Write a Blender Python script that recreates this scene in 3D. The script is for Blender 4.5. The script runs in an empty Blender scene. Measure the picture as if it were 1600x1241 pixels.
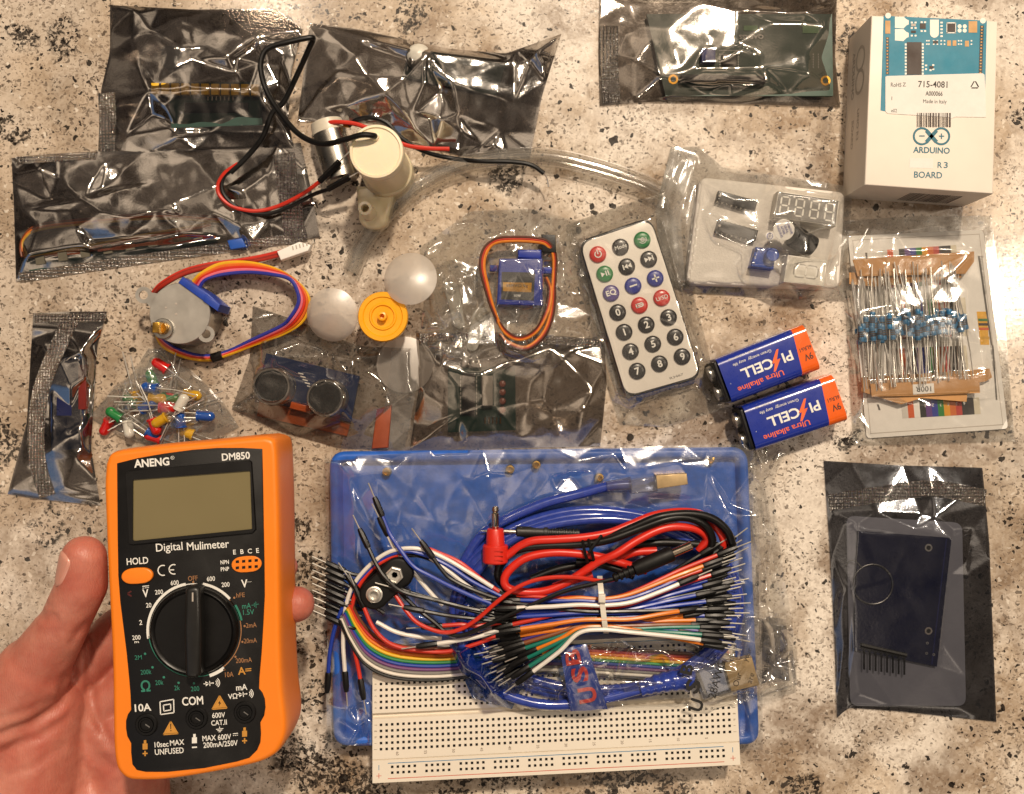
import bpy, bmesh, math, random
import numpy as np
from mathutils import Vector, Matrix
from mathutils.geometry import delaunay_2d_cdt
from mathutils.bvhtree import BVHTree
random.seed(7)
S = bpy.context.scene
COL = S.collection

# ---------------------------------------------------------------- camera
HC = 0.45                      # camera height above the counter, metres
KP = 0.46 / 1600               # metres on the counter per photo pixel
cam_d = bpy.data.cameras.new('camera')
cam = bpy.data.objects.new('camera', cam_d); COL.objects.link(cam)
cam.location = (0, 0, HC)
cam_d.sensor_fit = 'HORIZONTAL'
cam_d.angle = 2 * math.atan(0.23 / HC)
cam_d.clip_start = 0.01; cam_d.clip_end = 50
S.camera = cam

# ---------------------------------------------------------------- room light
wd = bpy.data.worlds.new('World'); S.world = wd; wd.use_nodes = True
nt = wd.node_tree; nt.nodes.clear()
def wn(t, **k):
    n = nt.nodes.new(t)
    for a, b in k.items(): setattr(n, a, b)
    return n
wo = wn('ShaderNodeOutputWorld'); wb = wn('ShaderNodeBackground')
tc = wn('ShaderNodeTexCoord'); nz = wn('ShaderNodeTexNoise'); nz.inputs['Scale'].default_value = 3.4; nz.inputs['Detail'].default_value = 1.5
rp = wn('ShaderNodeValToRGB')
els = rp.color_ramp.elements
els[0].position = 0.40; els[0].color = (0.030, 0.028, 0.028, 1)
els[1].position = 0.68; els[1].color = (1.9, 1.5, 1.1, 1)
e = els.new(0.57); e.color = (0.21, 0.165, 0.13, 1)
nt.links.new(tc.outputs['Generated'], nz.inputs['Vector']); nt.links.new(nz.outputs['Fac'], rp.inputs['Fac'])  # bright noise blobs added to stand in for other lamps in reflections
# cool blue patch added to the world, a window for films to reflect
vd = wn('ShaderNodeVectorMath', operation='DOT_PRODUCT'); vd.inputs[1].default_value = Vector((-0.62, -0.45, 0.64)).normalized()
nt.links.new(tc.outputs['Generated'], vd.inputs[0])
mr = wn('ShaderNodeMapRange'); mr.inputs['From Min'].default_value = 0.955; mr.inputs['From Max'].default_value = 0.985
nt.links.new(vd.outputs['Value'], mr.inputs['Value'])
mx = wn('ShaderNodeMix', data_type='RGBA'); mx.inputs['B'].default_value = (0.26, 0.40, 0.66, 1)
nt.links.new(mr.outputs['Result'], mx.inputs['Factor']); nt.links.new(rp.outputs['Color'], mx.inputs['A'])
sz = wn('ShaderNodeSeparateXYZ'); nt.links.new(tc.outputs['Generated'], sz.inputs[0])
mz = wn('ShaderNodeMapRange', interpolation_type='SMOOTHSTEP'); mz.inputs['From Min'].default_value = -0.1; mz.inputs['From Max'].default_value = 0.8; mz.inputs['To Min'].default_value = 0.06
nt.links.new(sz.outputs['Z'], mz.inputs['Value'])
mm = wn('ShaderNodeMix', data_type='RGBA', blend_type='MULTIPLY'); mm.inputs['Factor'].default_value = 1
nt.links.new(mx.outputs['Result'], mm.inputs['A']); nt.links.new(mz.outputs['Result'], mm.inputs['B'])
nt.links.new(mm.outputs['Result'], wb.inputs['Color']); wb.inputs['Strength'].default_value = 0.58
nt.links.new(wb.outputs[0], wo.inputs['Surface'])

def lamp(name, loc, power, size, col=(1, 0.83, 0.64), aim=(0, 0, 0)):
    d = bpy.data.lights.new(name, 'AREA'); d.shape = 'DISK'; d.size = size; d.energy = power; d.color = col
    o = bpy.data.objects.new(name, d); COL.objects.link(o); o.location = loc
    o.rotation_euler = (Vector(aim) - Vector(loc)).to_track_quat('-Z', 'Y').to_euler()
    return o
lamp('key_or_fill_lamp', (0.34, 1.10, 1.75), 41, 0.13)  # main ceiling lamp
lamp('key_or_fill_lamp', (-0.55, 0.95, 1.85), 3.5, 0.10)  # weak fill lamp, added for glints on the films
lamp('key_or_fill_lamp', (1.15, 0.25, 1.85), 7, 0.10)  # added side lamp, for more streaks in the bag reflections
lamp('key_or_fill_lamp', (-0.5, -1.7, 1.85), 4, 0.10)  # added fill lamp from the front
lamp('key_or_fill_lamp', (0.95, 1.35, 1.85), 7, 0.10)  # added lamp, kept to the right so left faces stay dark

S.render.engine = 'CYCLES'
S.view_settings.view_transform = 'Standard'; S.view_settings.look = 'None'
S.view_settings.exposure = 0.0; S.view_settings.gamma = 1
S.view_settings.use_curve_mapping = False
S.cycles.transparent_max_bounces = 40
S.cycles.max_bounces = 8
S.cycles.sample_clamp_indirect = 6
S.cycles.caustics_reflective = False; S.cycles.caustics_refractive = False

# ---------------------------------------------------------------- helpers
def W(px, py, z=0.0):
    """photo pixel at height z (mm) above the counter -> world metres"""
    s = KP * (HC - z / 1000) / HC
    return Vector(((px - 800) * s, (620.5 - py) * s, z / 1000))
def MPP(z=0.0): return KP * (HC - z / 1000) / HC
def lin(h):
    h = h.lstrip('#'); c = [int(h[i:i+2], 16) / 255 for i in (0, 2, 4)]
    return tuple((x / 12.92 if x <= 0.04045 else ((x + 0.055) / 1.055) ** 2.4) for x in c) + (1,)

class NG:
    def __init__(s, name):
        s.m = bpy.data.materials.new(name); s.m.use_nodes = True
        s.t = s.m.node_tree; s.t.nodes.clear()
        s.out = s.n('ShaderNodeOutputMaterial')
        s._co = None
    def n(s, t, ins=None, **k):
        x = s.t.nodes.new(t)
        for a, b in k.items(): setattr(x, a, b)
        for a, b in (ins or {}).items(): s.put(x, a, b)
        return x
    def put(s, x, a, b):
        sock = x.inputs[a]
        if isinstance(b, bpy.types.NodeSocket): s.t.links.new(b, sock)
        elif isinstance(b, bpy.types.Node): s.t.links.new(b.outputs[0], sock)
        else: sock.default_value = b
    def co(s):
        if s._co is None: s._co = s.n('ShaderNodeTexCoord').outputs['Object']
        return s._co
    def noise(s, scale, detail=3, rough=0.55, vec=None, dist=0):
        return s.n('ShaderNodeTexNoise', {'Vector': vec or s.co(), 'Scale': scale, 'Detail': detail, 'Roughness': rough, 'Distortion': dist}).outputs['Fac']
    def vor(s, scale, vec=None, feature='F1', rnd=1.0):
        return s.n('ShaderNodeTexVoronoi', {'Vector': vec or s.co(), 'Scale': scale, 'Randomness': rnd}, feature=feature)
    def math(s, op, a, b=0.0, c=None):
        i = {0: a, 1: b}
        if c is not None: i[2] = c
        return s.n('ShaderNodeMath', i, operation=op).outputs[0]
    def rng(s, v, a, b, c=0.0, d=1.0, smooth=False):
        return s.n('ShaderNodeMapRange', {'Value': v, 'From Min': a, 'From Max': b, 'To Min': c, 'To Max': d}, interpolation_type='SMOOTHSTEP' if smooth else 'LINEAR').outputs[0]
    def mix(s, f, a, b, blend='MIX'):
        x = s.n('ShaderNodeMix', {'Factor': f, 'A': a, 'B': b} , data_type='RGBA', blend_type=blend) if False else s.t.nodes.new('ShaderNodeMix')
        x.data_type = 'RGBA'; x.blend_type = blend
        s.put(x, 0, f); s.put(x, 6, a); s.put(x, 7, b)
        return x.outputs[2]
    def bump(s, h, strength=0.3, dist=0.001, normal=None):
        i = {'Height': h, 'Strength': strength, 'Distance': dist}
        if normal is not None: i['Normal'] = normal
        return s.n('ShaderNodeBump', i).outputs[0]
    def bsdf(s, **k):
        b = s.n('ShaderNodeBsdfPrincipled')
        for a, v in k.items(): s.put(b, a.replace('_', ' '), v)
        return b
    def done(s, sh): s.t.links.new(sh.outputs[0] if isinstance(sh, bpy.types.Node) else sh, s.out.inputs['Surface']); return s.m

MATS = {}
def pm(name, hexc, rough=0.45, metal=0.0, var=0.12, vs=300, bump=0.0, bs=1500, **kw):
    """opaque material: base colour with a little mottling, roughness variation, optional grain"""
    if name in MATS: return MATS[name]
    g = NG(name); c = lin(hexc)
    nf = g.noise(vs, 4)
    col = g.mix(g.rng(nf, 0.3, 0.7), tuple(x * (1 - var) for x in c[:3]) + (1,), tuple(min(1, x * (1 + var)) for x in c[:3]) + (1,))
    r = g.rng(g.noise(vs * 0.4, 3), 0.3, 0.7, rough * 0.8, min(1, rough * 1.2))
    b = g.bsdf(Base_Color=col, Roughness=r, Metallic=metal, **kw)
    if bump: g.put(b, 'Normal', g.bump(g.noise(bs, 3), bump, 0.0003))
    MATS[name] = g.done(b); return MATS[name]

class MB:
    """collects geometry in world metres; build() links it as one mesh object"""
    def __init__(s): s.v = []; s.f = []; s.mi = []; s.mats = []
    def m(s, mat):
        if mat not in s.mats: s.mats.append(mat)
        return s.mats.index(mat)
    def add(s, vs, fs, mat):
        o = len(s.v); k = s.m(mat); s.v += [tuple(p) for p in vs]
        for f in fs: s.f.append(tuple(i + o for i in f)); s.mi.append(k)
        return s
    def prism(s, pts, z0, z1, mat, bev=0.0, seg=3, bevb=0.0, topmat=None):
        """pts: (x,y) world outline, CCW or CW; z in metres; rounded top edge"""
        P = np.array([(p[0], p[1]) for p in pts]); n = len(P)
        a = sum(P[i][0] * P[(i+1) % n][1] - P[(i+1) % n][0] * P[i][1] for i in range(n))
        if a < 0: P = P[::-1]
        d = np.roll(P, -1, 0) - P; L = np.hypot(d[:, 0], d[:, 1])[:, None]; L[L == 0] = 1e-9
        nr = np.stack([d[:, 1], -d[:, 0]], 1) / L
        vn = nr + np.roll(nr, 1, 0); q = (vn ** 2).sum(1)[:, None]; vn = vn * 2 / np.maximum(q, 0.6)
        rings = []
        if bevb:
            for i in range(seg): t = i / seg * math.pi / 2; rings.append((z0 + bevb * (1 - math.sin(t)), bevb * (1 - math.cos(math.pi/2 - t)) if 0 else bevb * (1 - math.sin(math.pi/2 - (math.pi/2 - t)))))
            rings = [(z0 + bevb * (1 - math.cos(i / seg * math.pi / 2)), bevb * (1 - math.sin(i / seg * math.pi / 2))) for i in range(seg)] + [(z0 + bevb, 0)]
        else: rings.append((z0, 0))
        if bev:
            rings += [(z1 - bev + bev * math.sin(i / seg * math.pi / 2), bev * (1 - math.cos(i / seg * math.pi / 2))) for i in range(seg + 1)]
        else: rings.append((z1, 0))
        vs = []; fs = []
        for z, ins in rings: vs += [(p[0] - w[0] * ins, p[1] - w[1] * ins, z) for p, w in zip(P, vn)]
        for r in range(len(rings) - 1):
            for i in range(n):
                j = (i + 1) % n; fs.append((r*n+i, r*n+j, (r+1)*n+j, (r+1)*n+i))
        fs.append(tuple(range(n))[::-1])
        s.add(vs, fs, mat)
        top = tuple(range((len(rings)-1)*n, len(rings)*n))
        s.f.append(tuple(i + len(s.v) - len(vs) for i in top)); s.mi.append(s.m(topmat or mat))
        return s
    def poly(s, pts, mat):
        """flat polygon facing up from world 3-D points"""
        pts = [Vector(p) for p in pts]
        nz = sum((pts[i].x * pts[(i+1) % len(pts)].y - pts[(i+1) % len(pts)].x * pts[i].y) for i in range(len(pts)))
        if nz < 0: pts = pts[::-1]
        return s.add(pts, [tuple(range(len(pts)))], mat)
    def box(s, c, sx, sy, sz, mat, rot=0.0, bev=0.0):
        """box standing on c (world base centre), sizes in metres, rotation about z"""
        ca, sa = math.cos(rot), math.sin(rot)
        pts = [(c[0] + x * ca - y * sa, c[1] + x * sa + y * ca) for x, y in ((-sx/2, -sy/2), (sx/2, -sy/2), (sx/2, sy/2), (-sx/2, sy/2))]
        return s.prism(pts, c[2], c[2] + sz, mat, bev)
    def tube(s, pts, r, mat, n=8, cap=True, rads=None):
        P = [Vector(p) for p in pts]; k = len(P); vs = []; fs = []
        up = None
        for i in range(k):
            t = (P[min(i+1, k-1)] - P[max(i-1, 0)])
            t = t.normalized() if t.length > 1e-12 else Vector((1, 0, 0))
            if up is None: up = Vector((0, 0, 1)) if abs(t.z) < 0.9 else Vector((0, 1, 0))
            up = (up - t * up.dot(t)); up = up.normalized() if up.length > 1e-9 else t.orthogonal().normalized()
            b = t.cross(up); rr = rads[i] if rads else r
            for j in range(n):
                a = 2 * math.pi * j / n; vs.append(P[i] + (up * math.cos(a) + b * math.sin(a)) * rr)
        for i in range(k-1):
            for j in range(n): q = (j+1) % n; fs.append((i*n+j, i*n+q, (i+1)*n+q, (i+1)*n+j))
        if cap: fs.append(tuple(range(n))[::-1]); fs.append(tuple((k-1)*n + j for j in range(n)))
        return s.add(vs, fs, mat)
    def lathe(s, c, prof, mat, n=32, axis=(0, 0, 1), mats=None):
        """prof: [(r, h)] in metres, h along axis from world point c"""
        ax = Vector(axis).normalized(); u = ax.orthogonal().normalized(); w = ax.cross(u); c = Vector(c)
        vs = []; fs = []; k = len(prof)
        for r, h in prof:
            for j in range(n):
                a = 2*math.pi*j/n; vs.append(c + ax*h + (u*math.cos(a) + w*math.sin(a)) * max(r, 1e-6))
        for i in range(k-1):
            for j in range(n): q = (j+1) % n; fs.append((i*n+j, i*n+q, (i+1)*n+q, (i+1)*n+j))
        o = len(s.v); s.add(vs, fs, mat)
        if mats:
            for i in range(k-1):
                if mats[i]:
                    for j in range(n): s.mi[-(k-1)*n + i*n + j] = s.m(mats[i])
        s.add([vs[j] for j in range(n)], [tuple(range(n))[::-1]], mat)
        s.add([vs[(k-1)*n+j] for j in range(n)], [tuple(range(n))], mats[-1] if mats and mats[-1] else mat)
        return s
    def sphere(s, c, r, mat, n=16, sc=(1, 1, 1)):
        vs = []; fs = []; k = n // 2; c = Vector(c)
        for i in range(k+1):
            th = math.pi * i / k
            for j in range(n):
                a = 2*math.pi*j/n; vs.append(c + Vector((r*sc[0]*math.sin(th)*math.cos(a), r*sc[1]*math.sin(th)*math.sin(a), r*sc[2]*math.cos(th))))
        for i in range(k):
            for j in range(n): q = (j+1) % n; fs.append((i*n+j, (i+1)*n+j, (i+1)*n+q, i*n+q))
        return s.add(vs, fs, mat)
    def text(s, body, c, size, mat, rot=0.0, bold=0.0, width=None, ax=None, ay=None, align='CENTER', sx=1.0, space=1.0):
        """lettering: c world centre, size = cap height in metres; ax/ay world directions of the writing"""
        cu = bpy.data.curves.new('t', 'FONT'); cu.body = body; cu.size = 1.0; cu.offset = bold; cu.space_character = space
        cu.align_x = align; cu.align_y = 'CENTER'; cu.resolution_u = 3
        o = bpy.data.objects.new('t', cu); me = bpy.data.meshes.new_from_object(o)
        co = np.array([v.co[:] for v in me.vertices]) if len(me.vertices) else np.zeros((0, 3))
        fs = [tuple(p.vertices) for p in me.polygons]
        bpy.data.objects.remove(o); bpy.data.curves.remove(cu); bpy.data.meshes.remove(me)
        if not len(co): return s
        k = size / 0.69
        mid = (co[:, 1].min() + co[:, 1].max()) / 2
        ex = Vector(ax).normalized() if ax is not None else Vector((math.cos(rot), math.sin(rot), 0))
        ey = Vector(ay).normalized() if ay is not None else Vector((-math.sin(rot), math.cos(rot), 0))
        kx = k * sx
        if width: kx = width / (co[:, 0].max() - co[:, 0].min())
        mx_ = (co[:, 0].min() + co[:, 0].max()) / 2 if align == 'CENTER' else 0
        vs = [Vector(c) + ex * ((p[0] - mx_) * kx) + ey * ((p[1] - mid) * k) for p in co]
        return s.add(vs, fs, mat)
    def build(s, name, parent=None, smooth=35, loc=None):
        base = Vector(parent.matrix_world_loc) if False else (Vector(WLOC[parent.name]) if parent else (Vector(loc) if loc is not None else s.base()))
        me = bpy.data.meshes.new(name)
        me.from_pydata([tuple(Vector(p) - base) for p in s.v], [], s.f)
        for m in s.mats: me.materials.append(m)
        me.polygons.foreach_set('material_index', s.mi)
        me.update()
        if smooth:
            me.polygons.foreach_set('use_smooth', [True] * len(me.polygons))
            me.set_sharp_from_angle(angle=math.radians(smooth))
        o = bpy.data.objects.new(name, me); COL.objects.link(o)
        if parent: o.parent = parent
        else: o.location = base
        WLOC[o.name] = tuple(base)
        return o
    def base(s):
        a = np.array(s.v); return Vector((a[:, 0].mean(), a[:, 1].mean(), a[:, 2].min()))
WLOC = {}
def thing(name, label, cat, loc, group=None):
    o = bpy.data.objects.new(name, None); COL.objects.link(o); o.location = loc
    o.empty_display_size = 0.01; WLOC[o.name] = tuple(loc)
    return tag(o, label, cat, group)
def tag(o, label, cat, group=None, kind=None):
    if label: o['label'] = label
    if cat: o['category'] = cat
    if group: o['group'] = group
    if kind: o['kind'] = kind
    return o
def spline(pts, n=8):
    """Catmull-Rom through pts (tuples)"""
    P = np.array(pts, float); P = np.vstack([2*P[0]-P[1], P, 2*P[-1]-P[-2]]); out = []
    for i in range(1, len(P)-2):
        for t in np.linspace(0, 1, n, endpoint=False):
            out.append(0.5*((2*P[i]) + (P[i+1]-P[i-1])*t + (2*P[i-1]-5*P[i]+4*P[i+1]-P[i+2])*t*t + (3*P[i]-P[i-1]-3*P[i+1]+P[i+2])*t**3))
    out.append(P[-2]); return [tuple(p) for p in out]
def wire(pts, n=8): return [W(*p) for p in spline(pts, n)]
def rrect(c, w, h, r, rot=0.0, n=5):
    out = []
    for sx, sy, a0 in ((1, 1, 0), (-1, 1, 90), (-1, -1, 180), (1, -1, 270)):
        for i in range(n+1):
            a = math.radians(a0 + 90*i/n); out.append((sx*(w/2-r) + r*math.cos(a), sy*(h/2-r) + r*math.sin(a)))
    ca, sa = math.cos(rot), math.sin(rot)
    return [(c[0] + x*ca - y*sa, c[1] + x*sa + y*ca) for x, y in out]
def quadmap(q, z):
    """bilinear map (u,v) in 0..1 over four pixel corners TL,TR,BR,BL at height z mm"""
    def f(u, v, dz=0.0):
        x = (q[0][0]*(1-u)+q[1][0]*u)*(1-v) + (q[3][0]*(1-u)+q[2][0]*u)*v
        y = (q[0][1]*(1-u)+q[1][1]*u)*(1-v) + (q[3][1]*(1-u)+q[2][1]*u)*v
        p = W(x, y, z); p.z += dz/1000; return p
    return f
def qrect(mb, f, u0, v0, u1, v1, mat, dz=0.05): mb.poly([f(u0, v0, dz), f(u1, v0, dz), f(u1, v1, dz), f(u0, v1, dz)], mat)
def ring(mb, c, r0, r1, mat, n=28, a0=0.0, a1=360.0, ex=Vector((1, 0, 0)), ey=Vector((0, 1, 0))):
    vs = []; fs = []; full = abs(a1-a0) >= 359.9
    k = n if full else n+1
    for i in range(k):
        a = math.radians(a0 + (a1-a0)*i/n)
        for r in (r0, r1): vs.append(Vector(c) + (ex*math.cos(a) + ey*math.sin(a))*r)
    for i in range(n):
        j = (i+1) % k; fs.append((2*i, 2*i+1, 2*j+1, 2*j))
    return mb.add(vs, fs, mat)
def disc(mb, c, r, mat, n=20): return mb.poly([(c[0]+r*math.cos(2*math.pi*i/n), c[1]+r*math.sin(2*math.pi*i/n), c[2]) for i in range(n)], mat)
def copy_tree(o, parent=None):
    c = o.copy(); COL.objects.link(c)
    if parent: c.parent = parent
    for ch in list(o.children): copy_tree(ch, c)
    return c

# ---------------------------------------------------------------- shared materials
WHITE = pm('white_plastic', 'E9E6E0', 0.4, var=0.03)
BLACKP = pm('black_plastic', '100F0F', 0.42, var=0.15, bump=0.15, Specular_IOR_Level=0.35)
BLACKR = pm('black_rubber', '0B0A0A', 0.5, var=0.1, Specular_IOR_Level=0.3)
METAL = pm('tinned_metal', 'D6D2CA', 0.34, 0.65)
STEEL = pm('brushed_steel', 'B9B6B0', 0.32, 1.0)
BRASS = pm('brass', 'C79A45', 0.28, 1.0)
PAPER = pm('white_paper', 'E4E0DA', 0.7, var=0.03)
INKW = pm('white_ink', 'E6E4DE', 0.5, var=0.04)
INKB = pm('black_ink', '1B1917', 0.5)
GOLD = pm('gold_plate', 'B98B3A', 0.3, 1.0)
# ---------------------------------------------------------------- granite counter
def granite():
    g = NG('speckled_granite'); co = g.co()
    wv = g.n('ShaderNodeTexNoise', {'Vector': co, 'Scale': 60.0, 'Detail': 3.0})
    off = g.n('ShaderNodeVectorMath', {0: wv.outputs['Color'], 1: (0.5, 0.5, 0.5)}, operation='SUBTRACT')
    sc = g.n('ShaderNodeVectorMath', {0: off.outputs[0], 'Scale': 0.016}, operation='SCALE')
    wp = g.n('ShaderNodeVectorMath', {0: co, 1: sc.outputs[0]}, operation='ADD').outputs[0]
    wv2 = g.n('ShaderNodeTexNoise', {'Vector': co, 'Scale': 330.0, 'Detail': 2.0})
    off2 = g.n('ShaderNodeVectorMath', {0: wv2.outputs['Color'], 1: (0.5, 0.5, 0.5)}, operation='SUBTRACT')
    sc2 = g.n('ShaderNodeVectorMath', {0: off2.outputs[0], 'Scale': 0.0042}, operation='SCALE')
    wp2 = g.n('ShaderNodeVectorMath', {0: co, 1: sc2.outputs[0]}, operation='ADD').outputs[0]
    # cream ground, clouded
    big = g.noise(9, 5, 0.6, wp); mid = g.noise(38, 6, 0.62, wp); fine = g.noise(620, 3, 0.6)
    c = g.mix(g.rng(mid, 0.36, 0.62), lin('9A846C'), lin('DECDB8'))
    c = g.mix(g.rng(big, 0.47, 0.56, 0, 0.85), c, lin('F0E7DB'))
    c = g.mix(g.rng(g.noise(17, 5, 0.65, wp), 0.51, 0.63, 0, 0.8), c, lin('806B57'))
    c = g.mix(g.rng(fine, 0.3, 0.7, 0, 0.28), c, lin('7E6C5C'))
    c = g.mix(g.rng(g.noise(240, 3, 0.6, wp), 0.55, 0.75, 0, 0.4), c, lin('6E5B49'))
    vc = g.n('ShaderNodeSeparateColor', {0: g.vor(760, wp2).outputs['Color']}).outputs
    c = g.mix(g.math('MULTIPLY', vc[0], 0.17), c, g.mix(g.math('GREATER_THAN', vc[1], 0.55), lin('7D6A58'), lin('F0E8DC')))
    # left side of the slab is greyer and full of fine flecks
    sx = g.n('ShaderNodeSeparateXYZ', {0: wp}).outputs
    left = g.rng(sx['X'], 0.02, -0.16, 0, 1, True)
    top = g.rng(sx['Y'], -0.13, 0.0, 0.0, 1, True)
    gz = g.math('MULTIPLY', left, top)
    c = g.mix(g.math('MULTIPLY', gz, 0.55), c, g.mix(g.rng(mid, 0.3, 0.7), lin('94836F'), lin('BCA994')))
    # short grey-brown needles and grains everywhere
    cl = g.rng(g.noise(24, 4, 0.6), 0.36, 0.66, 0.05, 0.55)
    cl = g.math('ADD', cl, g.math('MULTIPLY', gz, 0.22))
    mp = g.n('ShaderNodeMapping', {'Vector': wp2, 'Scale': (1.0, 2.3, 1.0), 'Rotation': (0, 0, 0.7)}).outputs[0]
    for sc_, vec, lo, hi, mxd in ((420, mp, 0.2, 0.5, 0.8), (560, wp2, 0.2, 0.55, 0.75), (900, wp2, 0.25, 0.6, 0.7)):
        v1 = g.vor(sc_, vec); r1 = g.n('ShaderNodeSeparateColor', {0: v1.outputs['Color']}).outputs
        f = g.math('MULTIPLY', g.math('LESS_THAN', r1[0], cl), g.math('LESS_THAN', v1.outputs['Distance'], g.rng(r1[1], 0, 1, lo, hi)))
        c = g.mix(g.math('MULTIPLY', f, g.rng(r1[2], 0, 1, 0.15, mxd)), c, g.mix(r1[2], lin('86705C'), lin('3E342C')))
    # bright quartz grains
    v2 = g.vor(480, wp2); r2 = g.n('ShaderNodeSeparateColor', {0: v2.outputs['Color']}).outputs
    f = g.math('MULTIPLY', g.math('LESS_THAN', r2[0], 0.06), g.math('LESS_THAN', v2.outputs['Distance'], 0.4))
    c = g.mix(g.math('MULTIPLY', f, 0.5), c, lin('EFE7DA'))
    # brown rust stains
    st = g.noise(15, 6, 0.7, wp)
    c = g.mix(g.rng(st, 0.62, 0.74, 0, 0.6), c, lin('5E4229'))
    c = g.mix(g.rng(g.noise(6.5, 6, 0.68, wp), 0.58, 0.70, 0, 0.4), c, lin('7E7266'))
    # black mica crystals, denser in drifts and in the dark clouds of the slab
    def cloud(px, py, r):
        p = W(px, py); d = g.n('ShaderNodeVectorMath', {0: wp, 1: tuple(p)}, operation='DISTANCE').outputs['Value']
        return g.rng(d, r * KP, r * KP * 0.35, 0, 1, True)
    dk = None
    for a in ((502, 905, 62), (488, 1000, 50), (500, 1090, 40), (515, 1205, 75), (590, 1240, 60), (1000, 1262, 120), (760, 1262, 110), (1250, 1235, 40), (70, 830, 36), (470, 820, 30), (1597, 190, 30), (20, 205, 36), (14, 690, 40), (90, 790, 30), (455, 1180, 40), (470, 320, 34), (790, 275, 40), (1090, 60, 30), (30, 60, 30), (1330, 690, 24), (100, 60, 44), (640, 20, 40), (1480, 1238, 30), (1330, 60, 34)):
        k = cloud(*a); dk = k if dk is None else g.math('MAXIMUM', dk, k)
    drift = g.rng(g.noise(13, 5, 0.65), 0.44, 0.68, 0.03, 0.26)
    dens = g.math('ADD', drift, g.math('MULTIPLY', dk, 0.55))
    for scale, rmin, rmax, kd in ((170, 0.10, 0.33, 0.5), (300, 0.12, 0.42, 1.0), (110, 0.10, 0.27, 0.25), (520, 0.15, 0.45, 0.9)):
        v = g.vor(scale, wp2); r = g.n('ShaderNodeSeparateColor', {0: v.outputs['Color']}).outputs
        f = g.math('MULTIPLY', g.math('LESS_THAN', r[0], g.math('MULTIPLY', dens, kd)), g.math('LESS_THAN', v.outputs['Distance'], g.rng(r[1], 0, 1, rmin, rmax)))
        c = g.mix(g.math('MULTIPLY', f, 0.93), c, lin('15110F'))
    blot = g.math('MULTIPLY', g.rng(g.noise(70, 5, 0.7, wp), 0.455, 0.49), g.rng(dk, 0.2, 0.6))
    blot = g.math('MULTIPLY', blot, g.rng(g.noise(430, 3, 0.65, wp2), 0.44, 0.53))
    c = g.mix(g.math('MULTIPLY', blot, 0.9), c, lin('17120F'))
    b = g.bsdf(Base_Color=c, Roughness=g.rng(fine, 0.3, 0.7, 0.12, 0.24), Specular_IOR_Level=0.5)
    g.put(b, 'Normal', g.bump(g.noise(900, 2), 0.06, 0.0003))
    return g.done(b)
mb = MB(); gr = granite()
mb.add([(-1.0, -0.8, 0), (1.0, -0.8, 0), (1.0, 0.8, 0), (-1.0, 0.8, 0), (-1.0, -0.8, -0.03), (1.0, -0.8, -0.03), (1.0, 0.8, -0.03), (-1.0, 0.8, -0.03)],
       [(0, 1, 2, 3), (7, 6, 5, 4), (0, 4, 5, 1), (1, 5, 6, 2), (2, 6, 7, 3), (3, 7, 4, 0)], gr)
tag(mb.build('counter', loc=(0, 0, 0)), 'cream granite counter with black and brown flecks', 'counter', kind='structure')

# ---------------------------------------------------------------- white board box, top right
CARD = pm('box_card', 'E6DCCF', 0.5, var=0.03, vs=60)
TEAL = pm('teal_print', '1F7C96', 0.5, var=0.05)
TEALD = pm('dark_teal_print', '1D6679', 0.5, var=0.05)
DKBR = pm('brown_print', '35241B', 0.5)
SILK = pm('cream_print', 'EFE9DE', 0.5, var=0.03)
TAN = pm('tan_print', 'C79A62', 0.5)
GREYP = pm('grey_print', 'B4AAA0', 0.5, var=0.04)
BZ = 28
bq = [(1362, 24), (1559, 33), (1552, 303), (1351, 289)]
root = thing('product_box', 'tall white cardboard box with teal board picture and infinity logo', 'box', W(1450, 165, 0))
mb = MB(); mb.prism([W(x, y, BZ) for x, y in bq], 0.0, BZ/1000, CARD, 0.0006)
body = mb.build('carton', root)
f = quadmap(bq, BZ)
mb = MB()
U = lambda x: (x - 273 + 0) / 780.0      # crop pixel helpers: box top measured in the enlarged view
def bx(x0, y0, x1, y1, mat, dz=0.08):
    # crop coordinates (scale 3.76, origin 1280,0) -> pixels -> world
    mb.poly([W(1280 + x/3.76, y/3.76, BZ + dz) for x, y in ((x0, y0), (x1, y0), (x1, y1), (x0, y1))], mat)
mb.poly([W(1280+x/3.76, y/3.76, BZ+0.04) for x, y in ((378, 93), (985, 122), (975, 560), (385, 655), (360, 650))], TEAL)
for x0, y0, x1, y1, m in ((388, 122, 418, 198, TAN), (878, 125, 928, 192, TAN), (515, 248, 602, 440, DKBR), (752, 140, 800, 188, DKBR), (592, 138, 626, 170, DKBR),
                          (540, 180, 568, 194, DKBR), (670, 240, 698, 256, DKBR), (648, 388, 672, 404, DKBR),
                          (752, 238, 774, 270, TAN), (784, 238, 806, 270, TAN), (856, 240, 880, 274, TAN), (540, 140, 568, 155, GREYP)): bx(x0, y0, x1, y1, m, 0.14)
for i in range(12):
    y = 226 + i*18.5
    if y < 436: bx(392, y-7, 410, y+8, DKBR, 0.1); bx(396, y-4, 405, y+4, TAN, 0.14)
for i in range(16):
    y = 158 + i*18
    if y < 430: bx(946-i*0.6, y-8, 967-i*0.6, y+8, DKBR, 0.1); bx(951-i*0.6, y-4, 961-i*0.6, y+4, TAN, 0.14)
for i in range(10):
    y = 262 + i*19
    if y < 440: bx(503, y-6, 514, y+6, SILK, 0.1); bx(603, y-6, 614, y+6, SILK, 0.1)
for x in (628, 640, 668, 690, 712, 732, 815, 830, 890): bx(x, 236, x+9, 244, SILK); bx(x, 256, x+9, 264, SILK); 
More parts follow.
